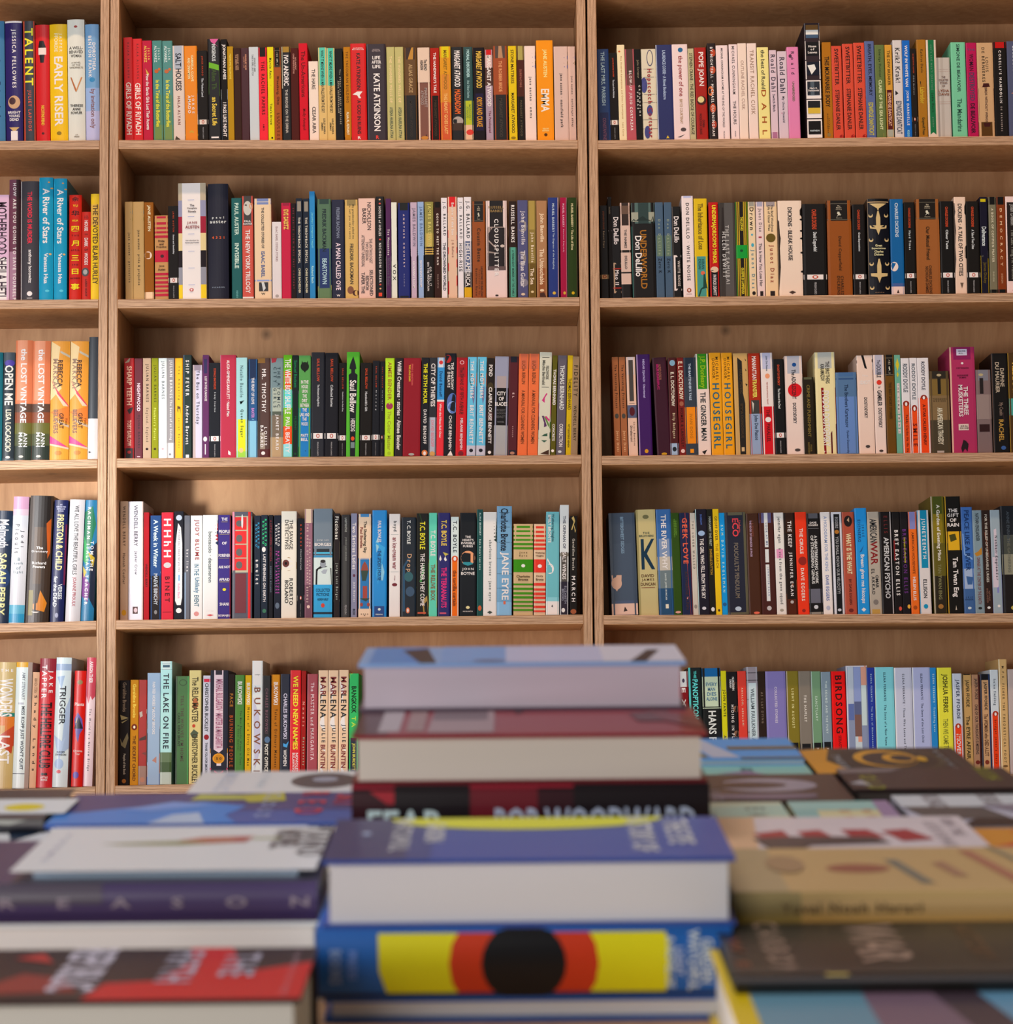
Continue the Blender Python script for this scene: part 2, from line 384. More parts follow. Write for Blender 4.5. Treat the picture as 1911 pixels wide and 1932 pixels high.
# ------------------------------------------------------------------ shelf books
DATA = {  # some top and side strips paint shade into the spine colours
'1L': r'''
-14 9 40 3f6f90|T.1-.8 1d3a60 .3 Drift Field|L blue book cut off by the frame edge
10 42 40 2c1d55|B0-.015 e8d8c8|T.07-.56 efe6d8 .3 JESSICA FELLOWES|O.68 .5 .36 c8946a .055|O.67 .4 .2 4a2a2a .03|H.75-.84 efe6d8 .75 BRIGHT/YOUNG/DEAD|P c89a60 .2,.89,.8,.89,.5,.93|B.92-1 e8e0d8 .3 .7|L purple hardcover with an oval portrait low on its spine
44 66 40 38383d|B0-1 b8442c 0 .14|B0-1 b8442c .9 1|T.06-.54 e6d820 .72 TALENT|T.58-.92 b8402c .36 JULIET LAPIDOS|L dark grey hardcover with red edges and bright yellow capitals
67 93.5 47 cc1a1c|P 1a1010 .3,.14,.6,.14,.75,.19,.6,.33,.35,.33,.22,.19|B.2-.26 e8c8b8 .22 .78|T.7-.87 e0a020 .22 NICOTINE FIEND|O.94 .5 .1 501010 .01|L red hardcover with a small black and white emblem
94 127 46 eeaf10|T.08-.24 f6d890 .5 JASPER/FFORDE|T.28-.88 f4e8d8 .5 EARLY RISER|O.94 .5 .14 8a6a10 .016|L bright yellow hardcover with big white capitals
127.5 160 37 d8ccba|O.06 .5 .1 9a2a20 .01|H.22-.32 3a2c20 .8 A WELL-/BEHAVED/WOMAN|H.35-.41 a08a70 .8 A NOVEL/OF THE/VANDERBILTS|P b06030 .15,.48,.22,.48,.5,.58,.45,.6|P c8804a .78,.48,.86,.48,.52,.6,.45,.6|H.7-.79 3a2c20 .75 THERESE/ANNE/FOWLER|H.95-.98 907a60 .3 ST/PRESS|L tall off-white hardcover with a thin copper letter V
161 187 46 6f94b4|B.55-.75 94a4c4|B.75-1 b8aed0|T.1-.46 dfe6ee .6 DOROTHEA/BENTON FRANK|O.48 .5 .2 2f7aa4 .02|T.56-.9 a8685c .42 by invitation only|L pale blue hardcover with a butterfly and brown script
''',
'1M': r'''
234 251 71 cc1416|T.05-.4 8a1010 .3 RAJAA ALSANEA|T.44-.95 f0b0a0 .6 GIRLS OF RIYADH|L red paperback with pink capitals, first book
251 269 73.5 cc1416|T.05-.4 8a1010 .3 RAJAA ALSANEA|T.44-.95 f0b0a0 .6 GIRLS OF RIYADH|L red paperback with pink capitals, second book
269.5 287.5 77 b81834|T.05-.22 e0a040 .66 JULIA/ALVAREZ|P d0a040 .3,.28,.7,.34,.5,.36|T.34-.9 eecaa8 .34 How the Garcia Girls Lost Their Accents|L crimson paperback with orange and cream lettering
288.5 306.5 77 4a7c70|B.55-1 5a7c50|B.85-1 6f8040|T.05-.22 b4ccc0 .66 JULIA/ALVAREZ|O.31 .4 .22 b8582a .02|O.29 .7 .14 c06030 .015|T.4-.87 d0c428 .4 In the Time of the Butterflies|L left of the two teal green paperbacks with yellow lettering
307 326.5 77.5 4a7c70|B.55-1 5a7c50|B.85-1 6f8040|T.05-.22 b4ccc0 .66 JULIA/ALVAREZ|O.31 .4 .22 b8582a .02|O.29 .7 .14 c06030 .015|T.4-.87 d0c428 .4 In the Time of the Butterflies|L right of the two teal green paperbacks with yellow lettering
326.5 348 86.5 d8b8a4|B0-.25 a8a4a8|T.08-.48 1e2430 .52 SALT HOUSES|T.54-.84 a05040 .25 HALA ALYAN|P 4a3a2a .1,1,.2,.96,.6,1|L pale grey and pink paperback with tall black capitals
348 372.5 87 e07808|P 6a94b8 0,.47,1,.51,1,.73,0,.78|P e8d0b8 0,.78,1,.73,1,.84|P 3f3c10 0,.79,1,.84,1,1,0,1|P c89020 0,.94,.5,.9,1,.94,1,.96,.5,.92,0,.96|T.1-.38 f0c080 .5 GABRIELA, CLOVE/AND CINNAMON|T.53-.72 e8e4e0 .55 JORGE/AMADO|L orange, light blue and olive paperback with slanted colour blocks
372.5 392 96 16110f|K JORGE AMADO;The Violent Land
392.5 416 74 120e0e|P 66a010 .1,.23,.9,.26,.95,.57,.05,.55|P d05080 .2,0,.9,0,.6,.05,.9,.08,.3,.03|T.05-.22 b8b0a8 .3 INDIGENOUS|T.3-.5 2a3a08 .4 Alien Th|T.58-.86 d0a030 .4 an Secret Life|B.97-.985 e8e0d8 .2 .8|L shiny black paperback with a bright green patch and gold handwriting
417 429.5 74.5 100c0c|T.05-.4 e8e0d8 .6 JONATHAN AMES|B.5-.6 d8d0cc|B.6-1 4a5058|T.63-.97 d8dce0 .55 I PASS LIKE NIGHT|L narrow black and slate paperback with white capitals
429.5 441 88 b07c08|T.08-.35 c8a840 .3 MARTIN AMIS YELLOW DOG
441 455 91 34180f|T.07-.24 a87858 .5 KINGSLEY AMIS/THE GREEN MAN
455 470.5 91 40161a|T.07-.24 b07050 .5 KINGSLEY AMIS/LUCKY JIM|L dark maroon paperback with tiny pale lettering, left of light grey one
470.5 488.5 89 c4beb8|T.08-.31 7a7068 .45 KINGSLEY AMIS/TAKE A GIRL LIKE YOU|L plain light grey paperback with tiny lettering at its top
488.5 504.5 90 e82430|B0-.1 1c1414|T.15-.73 5a0810 .42 THE RACHEL PAPERS|T.83-.9 5a0810 .2 AMIS|L scarlet paperback with a black top band
505 517 89 dcc008|P 181410 0,.43,.5,.41,1,.43,1,.57,0,.55|T.12-.34 4a4010 .4 Martin Amis|T.61-.84 2a2410 .4 Time's Arrow|O.98 .6 .15 181410 .01
517 531 90 a04a1a|M|T.31-.62 4a2410 .42 Winesburg, Ohio|T.71-1 703010 .4 SHERWOOD/ANDERSON
532 549 88.5 0c0a0a|B0-.06 a07010|B0-.45 c0b090 .02 .1|T.09-.42 d8ccc0 .55 IVO ANDRIC|T.46-.93 a09080 .3 THE BRIDGE ON THE DRINA|L black paperback with a gold top band and worn edge
549 564 91 481009|T.06-.28 a87060 .5 IVO ANDRIC/OMER PASHA LATAS|L plain dark oxblood paperback with two tiny lines of lettering
564.5 581 82 cc0c20|T.08-.56 7a0414 .5 The Un-Americans|T.68-.9 8a0414 .4 Molly Antopol|L tall crimson paperback with dark red serif title
583 601 116 ecc8b0|T.1-.36 4a3a34 .38 THE HARE|T.58-.92 4a3a34 .38 CESAR AIRA|L short cream pink paperback, lowest top edge on its shelf
601 617 90 d8a860|B0-.41 4cb494|T.03-.71 1e2018 .38 WHAT IT MEANS WHEN A MAN FALLS FROM THE SKY|T.77-.94 3a2818 .55 LESLEY NNEKA/ARIMAH|L left of the two paperbacks half mint green, half sand
617 632.5 91 d8a860|B0-.41 4cb494|T.03-.71 1e2018 .38 WHAT IT MEANS WHEN A MAN FALLS FROM THE SKY|T.77-.94 3a2818 .55 LESLEY NNEKA/ARIMAH|L right of the two paperbacks half mint green, half sand
633 647.5 92 141312|T.23-.83 9a8870 .5 The STORY of a BRIEF MARRIAGE/ANUK ARUDPRAGASAM|L black paperback with slanting grey handwritten capitals
649 662 89 b46c08|T.05-.6 6a3808 .36 THE YACOUBIAN BUILDING|T.7-.95 e8c890 .4 ALAA AL ASWANY|B.97-1 501008
662 691.5 82.5 cc0808|H.04-.07 e8b8a8 .75 NATIONAL/BESTSELLER|T.1-.48 2a0808 .26 KATE ATKINSON|P e8d0c0 .1,.53,.4,.5,.75,.5,.55,.54,.65,.57,.5,.57,.4,.54|T.59-.94 2a0808 .24 A GOD IN RUINS|H.96-1 e8d0c0 .2 R|L thick red paperback with a white bird
693 729 83.5 302226|B0-1 42434c 0 .06|H.05-.08 907870 .45 NATIONAL/BESTSELLER|H.12-.26 ecd4bc .5 LIFE/AFTER/LIFE|T.31-.91 ecd4bc .34 KATE ATKINSON|H.95-1 d03020 .16 R|L thick charcoal paperback with tall cream capitals
730 745.5 89 b8a460|T.1-.6 caa070 .3 THE HUNDRED WELLS OF|T.65-.98 3a5040 .4 AYESHA HARRUNA ATTAH|L left of the two pale olive paperbacks
746 762 89 b8a460|T.1-.6 caa070 .3 THE HUNDRED WELLS OF|T.65-.98 3a5040 .4 AYESHA HARRUNA ATTAH|L right of the two pale olive paperbacks
763 787.5 90 5e380c|B0-.13 301808|P b87820 .3,.13,.4,.08,.6,0,.75,0,.7,.13|B.52-1 120e0a|T.18-.49 9a7448 .3 ALIAS GRACE|T.58-.97 40301e .2 MARGARET ATWOOD|L dark olive brown over black paperback with an orange striped top
788.5 811.5 90 dcb498|B.38-1 7a4a3c|B.38-.385 503028|P 22141a 1,.9,.6,.95,.5,1,1,1|O.98 .5 .3 c07830 .02|T.13-.25 4a3428 .6 The BLIND/ASSASSIN|T.44-.65 d8b4a4 .6 MARGARET/ATWOOD|L cream over brownish pink paperback
812.5 829.5 91 a41808|B.52-1 18100c|T.05-.49 ecc0a8 .32 THE HANDMAID'S TALE|T.57-.96 58402c .28 MARGARET ATWOOD|L red over black paperback with cream serif title
830.5 851 88 d88818|B0-.12 d8b404|B.3-.6 d07828|B.6-1 c85028|T.04-.46 b07820 .32 MARGARET ATWOOD|T.5-.94 e09050 .32 THE HEART GOES LAST|L paperback fading from yellow to burnt orange
852 874.5 89 0c0908|T.04-.43 ecd0b0 .5 MARGARET ATWOOD|T.46-.72 c85010 .5 MADDADDAM|O.8 .5 .45 a89080 .05|B.82-.9 3a2010|L black paperback with orange and cream capitals and a pale dome
875 892.5 89 22413c|B.58-.84 b0ac10|B.84-1 e0a880|O.92 .6 .4 d03020 .03|T.03-.33 9ab0a8 .32 MORAL DISORDER|T.36-.55 7a9088 .28 And Other Stories|T.62-.79 707820 .6 MARGARET/ATWOOD|L dark green, yellow-green and peach paperback with red lips
893.5 915 90 100a10|B.5-.9 1c1430|T.04-.44 c89838 .5 MARGARET ATWOOD|T.54-.86 b87818 .5 ORYX AND CRAKE|L black paperback with gold capitals and purple shadows
916 930 94 a88890|B0-.06 c81818|B.06-.2 d8a898|B.2-.4 503028|T.06-.63 f0e4dc .55 MARGARET ATWOOD|T.68-.92 901830 .4 The Penelopiad|L narrow paperback with a red top and pink title script
931 958 87 983c08|B0-.13 4a3428|P b07850 .4,0,.6,0,.7,.13,.35,.13|B.52-1 140e0a|T.16-.49 c07848 .24 THE ROBBER BRIDE|T.56-.97 504030 .22 MARGARET ATWOOD|L rust orange over black paperback with a face detail at its top
959.5 975 87 dcb00c|T.04-.4 4a3410 .38 STONE MATTRESS|T.5-.93 4a3410 .38 MARGARET ATWOOD|O.98 .5 .3 8a6c10 .014|L yellow paperback with black capitals
976 989.5 87 481c12|B0-.15 a89048|B.54-1 14100c|T.25-.44 905040 .3 SURFACING|T.58-.96 50402c .3 MARGARET ATWOOD|L dark brown over black paperback with a yellow top, narrow
990 1011 87 ecc4b0|P 5a5010 .7,.08,1,.06,1,.1|P 5a5010 .7,.18,1,.16,1,.2|P 6a6898 .7,.12,1,.1,1,.14|P 6a6898 .7,.22,1,.2,1,.24|T.33-.77 6a5448 .3 jane austen · emma|L pale pink paperback with small green triangles, left of orange one
1012.5 1044 76.5 ee860c|T.09-.37 f8c070 .28 JANE AUSTEN|T.49-.72 f8d8a0 .5 EMMA|H.88-.92 f8c070 .4 DELUXE/EDITION|O.95 .5 .1 502808 .015|L tall vivid orange paperback with thin cream capitals
1045.5 1072 88 d8ac98|P 5a5010 .7,.08,1,.06,1,.1|P 5a5010 .7,.18,1,.16,1,.2|P 6a6898 .7,.12,1,.1,1,.14|P 6a6898 .7,.22,1,.2,1,.24|T.29-.87 4a3830 .26 jane austen · mansfield park|L wide dusty pink paperback with small green and violet triangles
1072 1086 88 dcac94|P 5a5010 .7,.08,1,.06,1,.1|P 6a6898 .7,.12,1,.1,1,.14|P 5a5010 .7,.18,1,.16,1,.2|T.32-.86 6a4c40 .36 jane austen · northanger abbey|L dusty pink paperback at the shelf end, against the plywood upright
''',
'1R': r'''
1127 1150 93 1f3560|B.7-1 1c2248|T.03-.62 8a98a8 .32 THE LAST MRS. PARRISH|T.76-1 603848 .28 CONSTANTINE|L dark blue paperback first against the plywood upright
1150 1166 100 120e0c|K JANE FENIMORE COOPER;The Last of the Mohicans|L black paperback with a white band, right of the dark blue first one
1166 1180.5 85 ecc090|O.07 .3 .15 c86030 .01|T.12-.78 d88838 .28 One Hundred Apocalypses and Other Apocalypses|T.82-.96 d89838 .28 Lucy Corin|L cream paperback with tiny orange lettering
1180.5 1198.5 93 a8484c|B0-.28 4a3028|B.28-.4 6a3a34|T.24-.9 f0dcd0 .36 BLOW-UP JULIO CORTAZAR|L paperback fading from dark dotted brown to rose pink
1198.5 1211 93 0c0a0a|T.12-.32 706048 .4 Julio Cortazar|T.4-.74 b0a090 .6 CRONOPIOS/FAMAS
1211 1239 93 ccb494|B.22-.225 6a5a50|B.31-.315 6a5a50|B.5-.505 6a5a50|B.59-.595 6a5a50|B.78-.785 6a5a50|B.88-.885 6a5a50|O.1 .6 .22 3c3450 .09|O.1 .6 .17 ccb494 .08|O.4 .15 .22 3a3868 .085|O.68 .5 .2 3a3868 .06|O.92 .3 .2 3a3868 .07|T.22-.98 c01c24 .4 Hopscotch Cortazar|L beige paperback with blue shoe prints and red lettering
1239 1269.5 85 24264e|B0-1 b0a8a8 0 .05|T.06-.58 8c90b0 .2 LAURENCE COSSE · A Novel Bookstore|P c8a020 .5,.99,.6,.96,.7,.99|L wide plain navy paperback with pale serif lettering
1269.5 1299 84 dcb8ac|O.06 .55 .16 1f5878 .025|T.12-.55 b84440 .38 the power of one|T.58-.84 d09858 .18 BRYCE COURTENAY|O.9 .6 .18 4a3a38 .02|P 2a2020 .2,.98,.7,.95,.4,.98|L wide pale pink paperback with a small blue disc on top
1299.5 1311 92 b09c70|T.05-.95 342c1c .55 STEPHEN CRANE - THE RED BADGE OF COURAGE
1312 1334 90 981404|T.05-.42 eccca0 .55 POPE JOAN|O.58 .5 .42 3a1008 .05|O.57 .45 .28 d0b070 .035|T.72-.95 601008 .5 DONNA/WOOLFOLK CROSS|L brick red paperback with a small oval portrait of an egg-shaped face
1336 1352 82 1c0e0c|O.1 .7 .3 a83818 .04|O.28 .6 .35 b03c18 .04|O.5 .3 .35 c85818 .05|O.68 .5 .35 b84018 .05|O.85 .6 .3 a03018 .04|T.04-.97 f0d8c0 .32 BY NIGHTFALL · MICHAEL CUNNINGHAM|L black paperback with glowing red and orange blotches
1352.5 1375 86 e0bcb0|T.03-.88 4c3c3c .18 MICHAEL CUNNINGHAM  A HOME AT THE END OF THE WORLD|T.92-1 4c3c3c .12 PICADOR|L pale pink paperback with one thin line of grey capitals
1377 1393 84 e0bcb0|T.02-.53 5a4848 .34 MICHAEL CUNNINGHAM|T.6-.85 5a4848 .36 THE HOURS|T.92-.98 4c3c3c .14 PICADOR|L narrower pale pink paperback, thin grey capitals to its middle
1393.5 1410 82 e2bca4|T.18-.7 d0a088 .36 OUTLINE RACHEL CUSK|L blank-looking peach paperback with barely visible lettering
1411 1429 82 e2bca8|T.07-.75 c09070 .42 TRANSIT RACHEL CUSK|L peach paperback with faint thin tan capitals
1430 1451.5 89.5 e4c474|T.03-.46 3a3428 .34 the best of Roald|T.47-.96 c85c14 .42 DAHL|L yellow paperback with big orange odd-shaped letters
1453 1466.5 95 cca8a8|B.93-1 a06078|T.05-.47 4a3c48 .66 Roald Dahl|T.5-.7 4a3c48 .36 Switch Bitch
1468 1486 97 c8a8a8|P a83060 0,.27,1,.2,1,.27,0,.33|P b86078 0,.64,1,.63,1,.73,.3,.72|T.07-.48 4a3c48 .56 Roald Dahl|T.52-.82 4a3c48 .32 My Uncle Oswald|L mauve grey paperback with two raspberry patches
1486 1508 89 d07090|O.1 .3 .14 4a2838 .02|T.05-.3 502c3c .3 Roald|T.38-.6 5a7028 .2 UNABRIDGED|L glossy rose pink paperback with white glare down its spine
1519.5 1549 44 2a1c20|P e4ccc0 .02,0,.98,0,.98,.145,.02,.145|P 704820 .1,.015,.9,.015,.9,.06,.1,.06|P d8c8c0 .1,.06,.9,.06,.9,.1,.1,.1|P 3a4c60 .1,.1,.9,.1,.9,.13,.1,.13|P e4ccc0 .02,.155,.98,.155,.98,.32,.02,.32|P 0c0c10 .1,.165,.9,.165,.9,.285,.1,.285|P e4ccc0 .02,.33,.98,.33,.98,.49,.02,.49|P 101420 .1,.34,.9,.34,.9,.455,.1,.455|P d8d0c8 .15,.37,.6,.36,.7,.4,.4,.45|P e4ccc0 .02,.5,.98,.5,.98,.66,.02,.66|P 20242a .1,.51,.9,.51,.9,.63,.1,.63|P 484e52 .3,.51,.55,.51,.55,.63,.3,.63|P e4ccc0 .02,.67,.98,.67,.98,.83,.02,.83|P 16181a .1,.68,.9,.68,.9,.79,.1,.79|P c89c30 .1,.74,.9,.74,.9,.79,.1,.79|P e4ccc0 .02,.84,.98,.84,.98,1,.02,1|P 080a0c .1,.855,.9,.855,.9,.97,.1,.97|H.19-.27 d8d0c8 .6 House/of/Leaves|H.56-.6 c0c4c4 .7 Mark Z./Danielewski|H.93-.95 a0a0a0 .6 PANTHEON|L tallest book, black with six white-framed square photos down its spine
1552.5 1570 80 a05c08|P 100c0a 0,0,1,0,1,.12,0,.1|P 14100c 0,.72,1,.74,1,1,0,1|T.15-.68 201408 .5 THIS MOURNABLE BODY|O.97 .5 .2 806030 .02|T.75-.95 40301c .3 TSITSI/DANGAREMBGA|L black, ochre and black paperback with dark narrow capitals
1570 1589.5 87 c84028|T.03-.43 28120c .4 SWEETBITTER|T.48-.92 30140c .4 STEPHANIE DANLER|O.99 .8 .2 901410 .02|L leftmost of three orange-red paperbacks in stepped heights
1591 1611 83 c84028|T.03-.43 28120c .4 SWEETBITTER|T.48-.92 30140c .4 STEPHANIE DANLER|O.99 .8 .2 901410 .02|L middle one of three orange-red paperbacks in stepped heights
1612 1633 81 c84028|T.03-.43 28120c .4 SWEETBITTER|T.48-.92 30140c .4 STEPHANIE DANLER|O.99 .8 .2 901410 .02|L rightmost and highest of three orange-red paperbacks
1633 1651 78 50587c|P 1c1c20 0,.62,1,.58,1,1,0,1|T.03-.57 1c2034 .42 BREATH, EYES, MEMORY|T.64-.98 a08c18 .5 EDWIDGE DANTICAT|L slate blue over black paperback with mustard capitals
1652 1670 85 5c6430|P a88838 .7,.96,1,.93,1,1,.7,1|T.05-.35 2c3c18 .32 Edwidge Danticat|T.38-.92 b0a878 .34 CLAIRE OF THE SEA LIGHT|L olive green paperback with pale serif capitals
1671 1684.5 85 c48428|B.49-.92 4c0c10|B.92-1 98907c|T.06-.44 6a4814 .4 THE DEW BREAKER|T.52-.88 c08c70 .45 EDWIDGE DANTICAT|L narrow orange, wine red and grey paperback
1686 1703.5 76 c8b4a8|T.08-.44 34302c .55 Krik? Krak!|P 1c1818 .15,.52,.5,.55,.85,.52,.85,.57,.5,.55,.15,.57|T.63-.97 3c4454 .6 EDWIDGE DANTICAT|L pale grey paperback with a black butterfly
1704 1718.5 76.5 0c58a0|T.05-.48 c8ccd0 .38 WOLF IN WHITE VAN|T.52-.88 c8ccd0 .42 JOHN DARNIELLE|T.93-1 80b0d0 .3 PICADOR|L bright blue paperback with white sans capitals
1719 1730 92 140e0c|K ROBERTSON DAVIES;Fifth Business
1731 1748.5 75 9c6010|P 241c10 0,.46,.3,.43,1,.42,1,1,0,1|T.1-.34 4a3010 .36 Kathryn Davis|T.49-.66 a07c1c .5 Labrador|T.8-.98 403414 .4 Graywolf Press|L ochre over dark brown paperback with gold condensed lettering
1749 1768 75.5 d0b098|P 106034 .2,0,.8,0,.8,.98,.5,.955,.2,.98|T.05-.52 80a080 .3 can't and won't (stories)|T.55-.75 0c3c20 .3 Lydia Davis|T.8-.9 a0b090 .2 picador|L cream paperback with a dark green ribbon stripe
1768 1793.5 109 b4a090|B0-1 88786c 0 .15|B0-1 a89484 .3 .5|B.15-.152 a06850|B.175-.177 a06850|B.56-.562 a06850|B.585-.587 a06850|H.23-.38 906858 .7 THE/COLLECTED/STORIES/OF|H.4-.49 a05430 .8 LYDIA/DAVIS|L short grey striped paperback with orange capitals, shadow above
1795.5 1823 80 6cac80|T.02-.53 24403a .24 SIMONE DE BEAUVOIR|T.6-.95 30604c .34 The Mandarins|L wide mint green paperback
1824 1844 81 a80440|T.12-.3 281020 .4 WOMAN|H.06-.09 605070 .7 THE|T.32-.62 504860 .5 DESTROYED|T.65-.97 281020 .42 DE BEAUVOIR|L magenta paperback with dark bold capitals
1844.5 1875 81 bc8c60|B.85-1 4c2c08|P 380c0c .05,.49,.3,.47,.35,.435,.7,.435,.75,.47,1,.49,1,.84,.75,.86,.68,.9,.35,.9,.3,.86,.05,.84|T.05-.42 5a4028 .45 LOUIS/DE BERNIERES|T.48-.85 704030 .16 BIRDS WITHOUT WINGS|L wide tan paperback with a scalloped dark wine panel
1875.5 1900.5 79.5 0c0808|B0-.065 b00808|T.09-.65 c0b0a0 .2 CORELLI'S MANDOLIN|T.69-.95 907c70 .12 DE BERNIERES|L black paperback with a bright red top band
1901 1930 78 48485c|T.05-1 a89c98 .24 LOUIS DE BERNIERES · NOTWITHSTANDING|P b06850 .2,.55,.6,.53,.6,.57|L slate blue paperback cut by the right edge
''',
'2L': r'''
-10 17 368 d8a8bc|B.6-1 e8d8e0|T.07-.97 4a2c3c .7 MOTHERHOOD SHEILA HETI|L pale pink paperback cut by the left edge
17 38 339 6c3848|B0-1 30141a .65 1|B.6-1 a07080 0 .65|T.03-1 f0e8e8 .3 HOW ARE YOU GOING TO SAVE YOURSELF/|L tall narrow plum hardcover with white hand lettering
39 73 342 3a3438|B0-1 f0e8ec 0 .03|T.09-.53 c81c30 .26 THE WORD IS MURDER|T.58-.86 ece4e8 .24 anthony horowitz|O.95 .5 .15 f0ece8 .02|B.985-.99 f0ece8 .35 .65|L black and grey hardcover with red and white lettering
73.5 100 335 1088a8|T.09-.54 cce8f0 .5 A River of Stars|T.62-.87 cce8f0 .3 Vanessa Hua|O.04 .7 .08 d09048 .006|O.09 .9 .1 d09048 .006|O.63 .8 .1 d8a060 .008|O.93 .6 .16 50b0c0 .01|P 30a8d8 0,0,.06,.05,0,.5,.08,.6,0,1|L left of the two turquoise hardcovers with white lettering
101 126 337 1088a8|T.09-.54 cce8f0 .5 A River of Stars|T.62-.87 cce8f0 .3 Vanessa Hua|O.04 .7 .08 d09048 .006|O.09 .9 .1 d09048 .006|O.63 .8 .1 d8a060 .008|O.93 .6 .16 50b0c0 .01|P 30a8d8 0,0,.06,.05,0,.5,.08,.6,0,1|L right of the two turquoise hardcovers with white lettering
130 153.5 368 c01c0c|H.01-.07 3a100c .6 余|H.09-.12 e0a010 .4 YU|H.14-.21 3a100c .65 华|H.235-.26 e0a010 .5 HUA|H.29-.36 f0a810 .62 四|H.43-.5 f0a810 .62 月|H.57-.64 f0a810 .62 三|H.7-.77 f0a810 .55 日|H.84-.92 f0a810 .7 事|H.38-.4 700c08 .6 THE|H.52-.54 700c08 .7 APRIL|H.66-.68 700c08 .5 3RD|H.79-.81 700c08 .8 INCIDENT|L red hardcover with large yellow Chinese characters
154 171 400 bc2418|H.04-.08 601008 .5 IN/THE|T.1-.22 f0c8b8 .4 HOUSE|H.245-.27 601008 .3 IN|T.3-.4 f0c8b8 .4 DARK|H.42-.45 601008 .4 OF|T.47-.61 f0c8b8 .4 WOODS|O.69 .4 .42 4a4848 .05|O.69 .4 .25 a09890 .03|T.77-.97 601410 .24 LAIRD HUNT|L short narrow red book with white words and a grey burst
171 188 366 eab41c|B.1-.3 d8a440|T.1-.86 4a2c1c .6 THE DEVOTED BLAIR HURLEY|L yellow hardcover beside the plywood upright
''',
